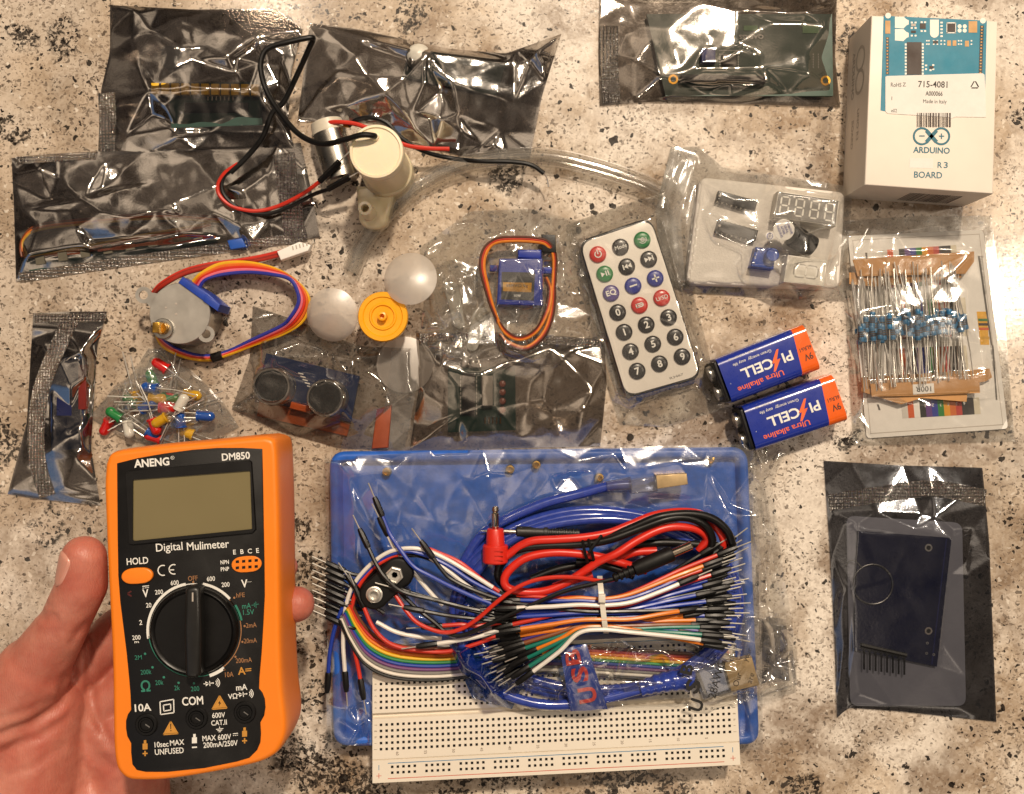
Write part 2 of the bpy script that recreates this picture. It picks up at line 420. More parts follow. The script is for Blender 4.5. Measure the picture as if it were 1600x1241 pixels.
for x, y in ((538, 128), (560, 128), (538, 160), (560, 160), (538, 205), (560, 205), (596, 126), (616, 126), (596, 178), (616, 178), (622, 380), (622, 402), (664, 378), (664, 402), (648, 408)): bx(x, y, x+12, y+10, SILK)
for i in range(5): bx(712, 128+i*20, 726, 138+i*20, SILK)
for (x, y, r) in ((825, 155, 12), (855, 155, 12), (825, 180, 12), (855, 180, 12)): disc(mb, W(1280+x/3.76, y/3.76, BZ+0.1), r/3.76*MPP(BZ), SILK, 12)
for yy in (132, 206):
    mb.poly([W(1280+x/3.76, y/3.76, BZ+0.1) for x, y in ((445, yy-34), (495, yy-34), (512, yy-18), (526, yy-12), (526, yy+12), (512, yy+18), (495, yy+36), (445, yy+32))], SILK)
mb.poly([W(1280+(677+26*math.cos(a))/3.76, (y0+26*math.sin(a))/3.76, BZ+0.1) for a, y0 in [(math.radians(d), 196) for d in range(0, 181, 20)] + [(math.radians(d), 116) for d in range(180, 361, 180)]], SILK)
for cx in (405, 962): disc(mb, W(1280+cx/3.76, 122/3.76 if cx > 900 else 92/3.76, BZ+0.1), 17/3.76*MPP(BZ), SILK, 14)
bx(748, 134, 756, 194, SILK, 0.11); bx(796, 134, 804, 194, SILK, 0.11); bx(748, 132, 804, 138, SILK, 0.11); bx(748, 190, 804, 196, SILK, 0.11)
mb.build('board_picture', root, smooth=0)
# sticker
mb = MB()
mb.prism([W(1280+x/3.76, y/3.76, BZ) for x, y in ((388, 452), (400, 448), (958, 432), (970, 440), (976, 560), (978, 690), (800, 688), (770, 700), (760, 690), (400, 668), (388, 655))], BZ/1000+0.00012, BZ/1000+0.00022, PAPER)
st = mb.build('sticker', root, smooth=0)
mb = MB(); fz = BZ+0.28
tb = -0.02
def bt(s, x, y, h, mat=INKB, bold=0.0, width=None, rot=tb): mb.text(s, W(1280+x/3.76, y/3.76, fz), h/3.76*MPP(BZ), mat, rot, bold, width/3.76*MPP(BZ) if width else None)
bt('RoHS', 452, 499, 24, width=62); bt('Z', 500, 497, 22); bt('715-4081', 668, 496, 36, bold=0.012, width=172); bt('A000066', 675, 550, 26, bold=0.01, width=100); bt('Made in Italy', 680, 600, 22, width=138)
bt('1', 427, 578, 22); bt('e02', 440, 650, 20, width=34)
for k in range(3):
    a = math.radians(90 + 120*k); b = math.radians(90 + 120*(k+1))
    p = [W(1280+(914+30*math.cos(t))/3.76, (502-30*math.sin(t))/3.76, fz) for t in (a, b)]
    d = (p[1]-p[0]); mb.tube([p[0]+d*0.14, p[0]+d*0.86], 0.00022, INKB, 5)
mb.build('printing', st, smooth=0)
# logo, barcode, name
mb = MB(); fz = BZ+0.1
for cx in (603, 717): ring(mb, W(1280+cx/3.76, 801/3.76, fz), 41/3.76*MPP(BZ), 53/3.76*MPP(BZ), TEALD, 40)
for s_ in (1, -1):
    p = [W(1280+(660+x*30)/3.76, (801+s_*x*34)/3.76, fz+0.03) for x in (-1, 1)]
    d = (p[1]-p[0]).normalized(); q = Vector((-d.y, d.x, 0))*0.0008
    mb.poly([p[0]-q, p[1]-q, p[1]+q, p[0]+q], TEALD)
def bl(s, x, y, h, width, bold=0.012, mat=TEALD, rot=-0.03): mb.text(s, W(1280+x/3.76, y/3.76, fz), h/3.76*MPP(BZ), mat, rot, bold, width/3.76*MPP(BZ))
bx(588, 796, 620, 803, TEALD); bx(703, 797, 735, 804, TEALD); bx(715, 785, 722, 818, TEALD, 0.09)
bl('ARDUINO', 660, 883, 34, 215, 0.02); bl('R', 709, 970, 34, 26, 0.008); bl('3', 744, 970, 34, 24, 0.008); bl('BOARD', 640, 1028, 36, 165, 0.01)
random.seed(3); x = 575
while x < 768:
    w = random.choice((3, 4, 6, 9)); bx(x, 664, x+w, 746, DKBR, 0.3); x += w + random.choice((4, 5, 7))
mb.poly([W(1280+x/3.76, y/3.76, BZ+0.06) for x, y in ((532, 928), (670, 932), (668, 990), (530, 986))], PAPER)
mb.build('logo', root, smooth=0)
# printing on the two side walls
mb = MB()
A, D = W(1351, 289, BZ), W(1362, 24, BZ)        # left wall runs A (front) -> D (back)
B = W(1552, 303, BZ)
dl = (D-A).normalized(); nl = Vector((-dl.y, dl.x, 0)).normalized(); nl = nl if nl.x < 0 else -nl
def sidel(u, h): return A + (D-A)*u + Vector((0, 0, -h*BZ/1000)) + nl*0.0001
up = Vector((0, 0, 1))
for u in (0.66, 0.80): ring(mb, sidel(u, 0.42), 0.0042, 0.0056, GREYP, 26, ex=dl, ey=up)
mb.text('ARDUINO', sidel(0.73, 0.72), 0.0030, GREYP, bold=0.02, ax=-dl, ay=up, width=0.021)
mb.text('UNO R3', sidel(0.40, 0.42), 0.0026, GREYP, bold=0.01, ax=-dl, ay=up)
mb.text('BOARD', sidel(0.36, 0.66), 0.0026, GREYP, bold=0.01, ax=-dl, ay=up)
mb.build('side_printing', root, smooth=0); mb = MB()
df = (B-A).normalized(); nf = Vector((df.y, -df.x, 0)).normalized(); nf = nf if nf.y < 0 else -nf
random.seed(9); u = 0.42
while u < 0.82:
    w = random.choice((0.006, 0.009, 0.014))
    p = [A + (B-A)*a + Vector((0, 0, -h*BZ/1000)) + nf*0.0001 for a, h in ((u, 0.3), (u+w, 0.3), (u+w, 0.85), (u, 0.85))]
    mb.add(p, [(0, 1, 2, 3)], DKBR); u += w + random.choice((0.007, 0.010))
mb.build('bar_code', root, smooth=0)

# ---------------------------------------------------------------- two 9 V batteries
BLUE = pm('battery_blue', '1B2F8F', 0.28, var=0.06, Coat_Weight=0.6, Coat_Roughness=0.08)
ORNG = pm('battery_orange', 'E8621A', 0.28, var=0.06, Coat_Weight=0.6, Coat_Roughness=0.08)
INKO = pm('orange_ink', 'E8642A', 0.45)
def battery(q, label):
    z = 17
    r = thing('nine_volt_battery', label, 'battery', W(sum(p[0] for p in q)/4, sum(p[1] for p in q)/4, 0), 'pair of nine volt batteries')
    P = [W(x, y, z) for x, y in q]
    cut = [0.862, 0.80]
    f = quadmap(q, z)
    ex = (P[1]-P[0]).normalized(); ey = (P[0]-P[3]).normalized()
    def round_body(u0a, u0b, u1a, u1b, mat, name):
        # cross-section rounded across the short side, swept along the long side
        m = MB(); sec = []
        R = 0.0034; wv = (P[3]-P[0]).length; h = z/1000
        for (cx, cz, a0) in ((R, R, 180), (wv-R, R, 270), (wv-R, h-R, 0), (R, h-R, 90)):
            for i in range(6): a = math.radians(a0 + 18*i); sec.append((cx + R*math.cos(a), cz + R*math.sin(a)))
        ws = []
        for ua, ub in ((u0a, u0b), (u1a, u1b)):
            for t, hh in sec:
                v = t/wv; u = ua*(1-v)+ub*v; p = f(u, v); ws.append((p.x, p.y, hh))
        n = len(sec); fs = [(i, (i+1) % n, n+(i+1) % n, n+i) for i in range(n)] + [tuple(range(n))[::-1], tuple(range(n, 2*n))]
        m.add(ws, fs, mat); return m.build(name, r)
    round_body(0.0, 0.0, cut[0], cut[1], BLUE, 'jacket')
    round_body(cut[0], cut[1], 1.0, 1.0, ORNG, 'jacket_band')
    m = MB()
    sec = []
    for i in range(4): pass
    for (u0, u1, v0, v1) in ((-0.045, 0.0, 0.05, 0.95),):
        m.prism([f(u0, v0), f(u1, v0), f(u1, v1), f(u0, v1)], 0.001, 0.0158, BLACKP, 0.0008)
    m.build('end_cap', r)
    m = MB()
    for v in (0.28, 0.72):
        p = f(-0.045, v); p.z = 0.0085; m.lathe(p, [(0.0036, 0), (0.0036, 0.0018), (0.0026, 0.0022)], STEEL, 14, axis=-ex)
    m.build('terminal', r)
    m = MB(); rot = math.atan2(ex.y, ex.x) + math.pi; s_ = MPP(z)
    def t(s, u, v, h, w, mat, bold=0.0): m.text(s, f(u, v, 0.1), h*s_, mat, rot, bold, w*s_)
    t('9V', 0.925, 0.66, 10, 14, INKB, 0.01); t('6LR61', 0.925, 0.48, 6.0, 19, INKB, 0.004)
    # upside-down lettering reads from the other side
    t('PI', 0.715, 0.50, 15, 16, INKW, 0.02); t('CELL', 0.37, 0.50, 15, 52, INKW, 0.025)
    pk = [f(0.60, 0.30, 0.1), f(0.545, 0.44, 0.1), f(0.585, 0.46, 0.1), f(0.525, 0.66, 0.1), f(0.625, 0.53, 0.1), f(0.585, 0.50, 0.1), f(0.65, 0.34, 0.1)]
    m.poly([f(0.63, 0.28, 0.1), f(0.655, 0.28, 0.1), f(0.60, 0.48, 0.1), f(0.64, 0.48, 0.1), f(0.545, 0.70, 0.1), f(0.52, 0.70, 0.1), f(0.565, 0.53, 0.1), f(0.53, 0.53, 0.1)], INKO)
    t('Ultra alkaline', 0.36, 0.78, 8.5, 76, INKO, 0.01)
    t('Green energy  easy life', 0.36, 0.25, 4.6, 64, INKW); t('MERCURY & CADMIUM FREE', 0.28, 0.12, 2.8, 48, INKW)
    t('R', 0.05, 0.60, 1.6, 1.4, INKW)
    m.build('printing', r, smooth=0)
    return r
battery([(1119, 561), (1256, 507), (1283, 577), (1145, 630)], 'upper of two blue and orange nine volt batteries, farther from the blue tray')
battery([(1161, 635), (1301, 585), (1326, 657), (1183, 705)], 'lower of two blue and orange nine volt batteries, nearer the blue tray')

# ---------------------------------------------------------------- remote control
RZ = 6.5
rq = [(903, 377), (1017, 338), (1098, 590), (978, 624)]
RB = [(0.0, 0), ]
root = thing('remote_control', 'slim white remote control with three columns of round buttons', 'remote', W(1000, 480, 0))
P = [W(x, y, RZ) for x, y in rq]
def round_poly(P, r, n=6):
    out = []; k = len(P)
    for i in range(k):
        a, b, c = P[i-1], P[i], P[(i+1) % k]
        u = (a-b).normalized(); w = (c-b).normalized(); p0 = b+u*r; p1 = b+w*r
        for j in range(n+1):
            t = j/n; out.append(p0*(1-t)**2 + b*2*t*(1-t) + p1*t*t)
    return out
mb = MB(); mb.prism(round_poly(P, 0.0062), 0.0005, RZ/1000, BLACKP, 0.0008, bevb=0.0006); mb.build('case', root)
cx = sum((p for p in P), Vector())/4
mb = MB(); mb.prism(round_poly([cx + (p-cx)*0.965 for p in P], 0.0055), RZ/1000, RZ/1000+0.0003, pm('remote_white', 'E9E2D8', 0.35, var=0.02, Coat_Weight=0.3), 0.0001); mb.build('face_panel', root)
RED = pm('button_red', 'C8281E', 0.3); GRN = pm('button_green', '137A3C', 0.3); PUR = pm('button_purple', '42307E', 0.3); BLU = pm('button_blue', '26318F', 0.3); BLK = pm('button_black', '141214', 0.28); GRY = pm('button_charcoal', '2B2827', 0.28)
for m_ in (RED, GRN, PUR, BLU, BLK, GRY): pass
rows = [[(934, 398, RED, '(|)'), (969.3, 386.4, GRY, 'Mode'), (1003.3, 375.4, GRN, 'S')],
        [(944.7, 428.5, GRN, '>||'), (979.2, 417, BLK, '|<<'), (1013.4, 405.3, GRY, '>>|')],
        [(954.5, 458.6, PUR, 'EQ'), (989, 447, BLU, '-'), (1023.6, 435.4, BLU, '+')],
        [(965, 488.5, BLK, '0'), (998.9, 477.5, RED, '='), (1033.7, 465.9, RED, 'U/SD')],
        [(975, 519.3, BLK, '1'), (1009.6, 507.7, BLK, '2'), (1044.4, 496.3, BLK, '3')],
        [(985, 549.4, BLK, '4'), (1019.8, 537.8, BLK, '5'), (1054.9, 526.8, BLK, '6')],
        [(995.4, 580, BLK, '7'), (1030.2, 568.6, BLK, '8'), (1065.6, 557.3, BLK, '9')]]
ra = math.radians(18.5); rex = Vector((math.cos(ra), math.sin(ra), 0)); rey = Vector((-rex.y, rex.x, 0))
for row in rows:
    for (x, y, m_, s) in row:
        c = W(x, y, RZ+0.3); R_ = 13.2*MPP(RZ)
        m = MB(); m.lathe(c, [(R_, 0), (R_, 0.0005), (R_*0.93, 0.0010), (R_*0.75, 0.0013), (R_*0.4, 0.00142), (0.00001, 0.00145)], m_, 28)
        b = m.build('button', root, smooth=60)
        m = MB(); c2 = c + Vector((0, 0, 0.0016)); u_ = MPP(RZ)
        def tri(a, sgn): m.poly([c2 + rex*(a*u_) + rey*(4*u_), c2 + rex*((a+6*sgn)*u_), c2 + rex*(a*u_) - rey*(4*u_)], INKW)
        def bar(a): m.poly([c2 + rex*((a-0.9)*u_) + rey*(4*u_), c2 + rex*((a+0.9)*u_) + rey*(4*u_), c2 + rex*((a+0.9)*u_) - rey*(4*u_), c2 + rex*((a-0.9)*u_) - rey*(4*u_)], INKW)
        if s == '(|)': ring(m, c2, 4.2*u_, 5.8*u_, INKW, 24, 120, 420, rex, rey); m.poly([c2+rex*(-0.8*u_)+rey*(7*u_), c2+rex*(0.8*u_)+rey*(7*u_), c2+rex*(0.8*u_), c2+rex*(-0.8*u_)], INKW)
        elif s == '>||': tri(-6, 1); bar(2); bar(5.5)
        elif s == '|<<': bar(-6); tri(1, -1); tri(7, -1)
        elif s == '>>|': tri(-7, 1); tri(-1, 1); bar(6)
        elif s == 'S':
            ring(m, c2, 2*u_, 3.4*u_, INKW, 20); m.poly([c2+rex*(-7*u_)+rey*(4*u_), c2+rex*(7*u_)+rey*(-2.6*u_), c2+rex*(7*u_)+rey*(-4*u_), c2+rex*(-7*u_)+rey*(2.6*u_)], INKW); ring(m, c2, 5.2*u_, 6.2*u_, INKW, 20, 200, 380, rex, rey)
        elif s == '=':
            for dy, a0 in ((2.6, -90), (-2.6, 90)):
                ring(m, c2 + rex*((3 if a0 < 0 else -3)*u_) + rey*(0*u_), 1.8*u_, 3.4*u_, INKW, 10, a0, a0+180, rex, rey)
                m.poly([c2+rex*(-6*u_)+rey*((dy+0.8)*u_), c2+rex*(3*u_)+rey*((dy+0.8)*u_), c2+rex*(3*u_)+rey*((dy-0.8)*u_), c2+rex*(-6*u_)+rey*((dy-0.8)*u_)], INKW)
            m.poly([c2+rex*(-3*u_)+rey*(0.8*u_), c2+rex*(5*u_)+rey*(0.8*u_), c2+rex*(5*u_)-rey*(0.8*u_), c2+rex*(-3*u_)-rey*(0.8*u_)], INKW)
        elif s in '-+' :
            m.poly([c2+rex*(-6*u_)+rey*(1.2*u_), c2+rex*(6*u_)+rey*(1.2*u_), c2+rex*(6*u_)-rey*(1.2*u_), c2+rex*(-6*u_)-rey*(1.2*u_)], INKW)
            if s == '+': m.poly([c2+rey*(-6*u_)+rex*(1.2*u_), c2+rey*(6*u_)+rex*(1.2*u_), c2+rey*(6*u_)-rex*(1.2*u_), c2+rey*(-6*u_)-rex*(1.2*u_)], INKW)
        else: m.text(s, c2, (10.5 if len(s) == 1 else 8 if s == 'EQ' else 6)*u_, INKW, ra, 0.025 if len(s) < 3 else 0.008, None if len(s) == 1 else (16 if s == 'EQ' else 19)*u_)
        m.build('symbol', b, smooth=0)
mb = MB(); mb.text('R3467', W(1057, 588, RZ+0.4), 3.6*MPP(RZ), pm('grey_ink', '5A5551', 0.5), ra, 0, 22*MPP(RZ)); mb.build('printing', root, smooth=0)
# ---------------------------------------------------------------- plastic films
def film_mat(name, tint, gl, glcol, fac0, fac1, rough, haze=0.0, emboss=0.0, hazec=(0.8, 0.78, 0.74, 1)):
    """thin film: tinted transparency + reflection that grows at grazing angles (+ a little milky haze)"""
    g = NG(name)
    nrm = None
    fine = g.noise(900, 3)
    if emboss:
        sx = g.n('ShaderNodeSeparateXYZ', {0: g.co()}).outputs
        a = g.math('SINE', g.math('MULTIPLY', sx['X'], 4200.0)); b = g.math('SINE', g.math('MULTIPLY', sx['Y'], 4200.0))
        nrm = g.bump(g.math('ADD', g.math('ADD', a, b), g.math('MULTIPLY', g.noise(420, 3), 7.0)), emboss, 0.00035)
    else:
        nrm = g.bump(fine, 0.05, 0.0004)
    t = g.n('ShaderNodeBsdfTransparent', {'Color': tint})
    gl_ = g.n('ShaderNodeBsdfGlossy', {'Color': glcol, 'Roughness': g.rng(g.noise(160, 3), 0.3, 0.7, rough*0.7, rough*1.4), 'Normal': nrm})
    lw = g.n('ShaderNodeLayerWeight', {'Blend': 0.5, 'Normal': nrm}).outputs['Facing']
    f = g.rng(g.math('POWER', lw, 2.5), 0, 1, fac0, fac1)
    x = g.n('ShaderNodeMixShader', {0: f, 1: t, 2: gl_})
    if haze:
        d = g.n('ShaderNodeBsdfDiffuse', {'Color': hazec}); tr = g.n('ShaderNodeBsdfTranslucent', {'Color': hazec})
        dd = g.n('ShaderNodeMixShader', {0: 0.4, 1: d, 2: tr})
        h = g.rng(g.noise(70, 4), 0.35, 0.7, haze*0.4, haze*1.5)
        x = g.n('ShaderNodeMixShader', {0: h, 1: x, 2: dd})
    return g.done(x)
ANTI = film_mat('antistatic_film', (0.66, 0.62, 0.58, 1), 1, (0.82, 0.79, 0.76, 1), 0.52, 0.95, 0.075, haze=0.002)
ANTID = film_mat('dark_antistatic_film', (0.52, 0.52, 0.54, 1), 1, (0.66, 0.70, 0.78, 1), 0.22, 0.9, 0.08, haze=0.015)
ANTIL = film_mat('pale_antistatic_film', (0.72, 0.69, 0.66, 1), 1, (0.80, 0.75, 0.70, 1), 0.34, 0.9, 0.09, haze=0.006)
ANTIE = film_mat('embossed_antistatic_film', (0.5, 0.48, 0.46, 1), 1, (0.92, 0.88, 0.84, 1), 0.62, 0.95, 0.24, emboss=1.0)
CLEAR = film_mat('clear_film', (0.97, 0.965, 0.95, 1), 1, (0.95, 0.95, 0.95, 1), 0.16, 0.92, 0.11, haze=0.03)
CLEARH = film_mat('hazy_clear_film', (0.95, 0.945, 0.93, 1), 1, (0.95, 0.95, 0.95, 1), 0.17, 0.92, 0.13, haze=0.09)
ZIP = film_mat('zip_seal_film', (0.93, 0.925, 0.91, 1), 1, (0.95, 0.95, 0.95, 1), 0.08, 0.8, 0.16, haze=0.2)

def resample(poly, ts):
    P = np.array(poly, float); d = np.r_[0, np.cumsum(np.hypot(*np.diff(P, axis=0).T))]; d /= d[-1]
    return np.stack([np.interp(ts, d, P[:, 0]), np.interp(ts, d, P[:, 1])], 1)
def vnoise(X, Y, cell, seed):
    r = np.random.RandomState(seed); G = r.rand(64, 64) * 2 - 1
    x = X / cell + 1000; y = Y / cell + 1000; xi = np.floor(x).astype(int); yi = np.floor(y).astype(int)
    fx = x - xi; fy = y - yi; fx = fx*fx*(3-2*fx); fy = fy*fy*(3-2*fy)
    g = lambda a, b: G[a % 64, b % 64]
    return (g(xi, yi)*(1-fx) + g(xi+1, yi)*fx)*(1-fy) + (g(xi, yi+1)*(1-fx) + g(xi+1, yi+1)*fx)*fy
def tin(points, edges, X, Y):
    """height of the creased sheet through (x, y, h) points with crease edges, sampled on the grid"""
    vs, es, fs, ov, oe, of = delaunay_2d_cdt([Vector((p[0], p[1])) for p in points], edges, [], 0, 1e-4)
    h = [sum(points[i][2] for i in o)/len(o) if o else None for o in ov]
    for i, hh in enumerate(h):
        if hh is None:
            best = sorted(((vs[i].x-p[0])**2 + (vs[i].y-p[1])**2, p[2]) for p in points)[:2]; h[i] = sum(b[1] for b in best)/len(best)
    bv = BVHTree.FromPolygons([(v.x, v.y, hh) for v, hh in zip(vs, h)], fs)
    Z = np.zeros(X.shape)
    for idx in np.ndindex(X.shape):
        r = bv.ray_cast(Vector((X[idx], Y[idx], 500)), Vector((0, 0, -1)))
        Z[idx] = r[0].z if r[0] is not None else 0.4
    return Z
def inside(poly, X, Y):
    P = poly; m = np.zeros(X.shape, bool); k = len(P)
    for i in range(k):
        x0, y0 = P[i]; x1, y1 = P[(i+1) % k]
        c = ((y0 > Y) != (y1 > Y)) & (X < (x1-x0)*(Y-y0)/((y1-y0) if y1 != y0 else 1e-9) + x0); m ^= c
    return m
def blur(Z, n):
    for _ in range(n):
        P = np.pad(Z, 1, mode='edge'); Z = (P[:-2, 1:-1] + P[2:, 1:-1] + P[1:-1, :-2] + P[1:-1, 2:] + 2*P[1:-1, 1:-1]) / 6
    return Z
def sheet(top, right, bottom, left, ridges=(), pts=(), obs=(), nrand=40, amp=1.0, puff=4.0, edge=0.6, edgew=0.5, step=2.6, fine=0.25, fcell=20, seed=1, smooth=2, gate=1.0, zoff=0.0, pw=0.4, wave=0.0):
    """returns grid X, Y (photo pixels), Z (mm) of a crumpled film"""
    rs = np.random.RandomState(seed)
    ln = lambda p: np.hypot(*np.diff(np.array(p, float), axis=0).T).sum()
    nu = max(8, int(max(ln(top), ln(bottom))/step)); nv = max(8, int(max(ln(left), ln(right))/step))
    u = np.linspace(0, 1, nu); v = np.linspace(0, 1, nv)
    T, B, L, R = resample(top, u), resample(bottom, u), resample(left, v), resample(right, v)
    Uu, Vv = np.meshgrid(u, v)
    C = (1-Vv)[..., None]*T[None] + Vv[..., None]*B[None] + (1-Uu)[..., None]*L[:, None] + Uu[..., None]*R[:, None] \
        - ((1-Uu)*(1-Vv))[..., None]*T[0] - (Uu*(1-Vv))[..., None]*T[-1] - ((1-Uu)*Vv)[..., None]*B[0] - (Uu*Vv)[..., None]*B[-1]
    X, Y = C[..., 0], C[..., 1]
    prof = lambda a, b: (16*a*(1-a)*b*(1-b))**pw
    P = []; E = []
    for poly in (top, right, bottom, left):
        q = resample(poly, np.linspace(0, 1, max(3, int(ln(poly)/32))))
        for p in q: P.append((p[0]+rs.uniform(-.2, .2), p[1]+rs.uniform(-.2, .2), edge + rs.rand()*edgew))
    for r in ridges:
        k = len(P)
        for p in r: P.append((p[0]+rs.uniform(-.3, .3), p[1]+rs.uniform(-.3, .3), p[2]))
        E += [(k+i, k+i+1) for i in range(len(r)-1)]
    for p in pts: P.append(p)
    for poly, h in obs:
        for p in poly: P.append((p[0]+rs.uniform(-.2, .2), p[1]+rs.uniform(-.2, .2), h+0.5))
    rid = np.array([p[:2] for r in ridges for p in r] + [p[:2] for o, _ in obs for p in o] or [(-9e9, -9e9)], float)
    n = 0
    while n < nrand:
        i, j = rs.randint(2, nv-2), rs.randint(2, nu-2); x, y = X[i, j], Y[i, j]; n += 1
        if np.min(np.hypot(rid[:, 0]-x, rid[:, 1]-y)) < 9: continue
        P.append((x, y, max(0.5, (edge if puff == 0 else 0) + puff*prof(Uu[i, j], Vv[i, j]) + rs.uniform(-amp, amp))))
    Z = tin(P, E, X, Y)
    for poly, h in obs:
        m = inside(poly, X, Y); Z = np.where(m, np.maximum(Z, h+0.45), Z)
    Z = blur(Z, smooth)
    if fine:
        gt = np.clip((vnoise(X, Y, 55, seed+5)+gate-0.6)*1.2, 0, 1)
        nf = int(X.size*step*step/(fcell*fcell))
        F = []
        for _ in range(nf):
            i, j = rs.randint(0, nv), rs.randint(0, nu); F.append((X[i, j]+rs.uniform(-1, 1), Y[i, j]+rs.uniform(-1, 1), rs.uniform(-1, 1)))
        for i in (0, nv-1):
            for j in (0, nu-1): F.append((X[i, j], Y[i, j], 0))
        Fz = blur(tin(F, [], X, Y), 1)
        d = np.minimum.reduce([Uu, 1-Uu, Vv, 1-Vv]); 
        Z = Z + fine*Fz*gt*np.clip(d*12, 0.15, 1)
    if wave:
        d = np.minimum.reduce([Uu, 1-Uu, Vv, 1-Vv]); k = np.clip(d*7, 0.05, 1)
        Z = Z + wave*k*(vnoise(X, Y, 46, seed+31) + 0.45*vnoise(X, Y, 21, seed+32))
    for poly, h in obs:
        m = inside(poly, X, Y); Z = np.where(m, np.maximum(Z, h+0.3), Z)
    return X, Y, np.maximum(Z, 0.35) + zoff
def sheet_mesh(mb, X, Y, Z, mat):
    nv, nu = X.shape; vs = [W(X[i, j], Y[i, j], Z[i, j]) for i in range(nv) for j in range(nu)]
    fs = [(i*nu+j, (i+1)*nu+j, (i+1)*nu+j+1, i*nu+j+1) for i in range(nv-1) for j in range(nu-1)]
    return mb.add(vs, fs, mat)
def bag(name, label, cat, top, right, bottom, left, mat, seals=(), group=None, back=True, backz=0.25, sealmat=None, **k):
    X, Y, Z = sheet(top, right, bottom, left, **k)
    cx, cy = X.mean(), Y.mean()
    root = thing(name, label, cat, W(cx, cy, 0), group)
    mb = MB(); sheet_mesh(mb, X, Y, Z, mat); mb.build('front_film', root, smooth=180)
    if back:
        s = 5; Xb, Yb = X[::s, ::s], Y[::s, ::s]
        Xb = np.hstack([Xb, X[::s, -1:]]); Yb = np.hstack([Yb, Y[::s, -1:]])
        Xb = np.vstack([Xb, np.hstack([X[-1:, ::s], X[-1:, -1:]])]); Yb = np.vstack([Yb, np.hstack([Y[-1:, ::s], Y[-1:, -1:]])])
        mb = MB(); sheet_mesh(mb, Xb, Yb, np.full(Xb.shape, backz), mat); mb.build('back_film', root, smooth=180)
    nv, nu = X.shape
    bv = BVHTree.FromPolygons([(X[i, j], Y[i, j], Z[i, j]) for i in range(nv) for j in range(nu)], [(i*nu+j, (i+1)*nu+j, (i+1)*nu+j+1, i*nu+j+1) for i in range(nv-1) for j in range(nu-1)])
    def hf(x, y):
        r = bv.ray_cast(Vector((x, y, 500)), Vector((0, 0, -1))); return r[0].z if r[0] is not None else 0.5
    for path, w in seals:          # path of (x, y) pixels, width in pixels: an embossed or zipped strip lying on the film
        P = np.array(spline([p + (0,) for p in path], 14))[:, :2]
        P = resample(P, np.linspace(0, 1, max(6, int(ln_(P)/3))))
        d = np.gradient(P, axis=0); nn = np.stack([-d[:, 1], d[:, 0]], 1); nn /= np.maximum(np.hypot(nn[:, 0], nn[:, 1]), 1e-9)[:, None]
        cols = max(4, int(w/3)); offs = np.linspace(-w/2, w/2, cols)
        XX = P[:, 0:1] + nn[:, 0:1]*offs; YY = P[:, 1:2] + nn[:, 1:2]*offs
        rib = np.zeros(XX.shape)
        if sealmat is ZIP: rib[:, cols//3] = 0.5; rib[:, 2*cols//3] = 0.5
        ZZ = np.vectorize(hf)(XX, YY) + 0.2 + rib
        mb = MB(); sheet_mesh(mb, XX, YY, ZZ, sealmat or ANTIE); mb.build('seal_strip', root, smooth=180)
    root_h[root.name] = hf
    return root
root_h = {}
def ln_(p): return np.hypot(*np.diff(np.array(p, float), axis=0).T).sum()

# ---------------------------------------------------------------- circuit boards and small electronics in the silver bags
PCBB = pm('blue_circuit_board', '16284F', 0.35, var=0.1); PCBD = pm('navy_circuit_board', '131A46', 0.3, var=0.1); PCBG = pm('green_circuit_board', '17402E', 0.35, var=0.1); PCBT = pm('dark_green_circuit_board', '163A30', 0.35, var=0.1)
CHIP = pm('chip_black', '191817', 0.38, var=0.1); YEL = pm('yellow_plastic', 'E3B21C', 0.4, var=0.05); REDP = pm('red_plastic', 'B4241C', 0.35); BLUP = pm('blue_plastic', '1B4FA8', 0.38, var=0.06)
def board(name, label, q, z0, z1, mat, cat='circuit board'):
    r = thing(name, label, cat, W(sum(p[0] for p in q)/4, sum(p[1] for p in q)/4, z0))
    mb = MB(); mb.prism([W(x, y, z1) for x, y in q], z0/1000, z1/1000, mat); mb.build('board', r)
    return r
def block(parent, name, q, z0, z1, mat, bev=0.0003):
    mb = MB(); mb.prism([W(x, y, z1) for x, y in q], z0/1000, z1/1000, mat, bev); return mb.build(name, parent)
def R4(x0, y0, x1, y1, sh=0.0): return [(x0, y0), (x1, y0+sh), (x1, y1+sh), (x0, y1)]

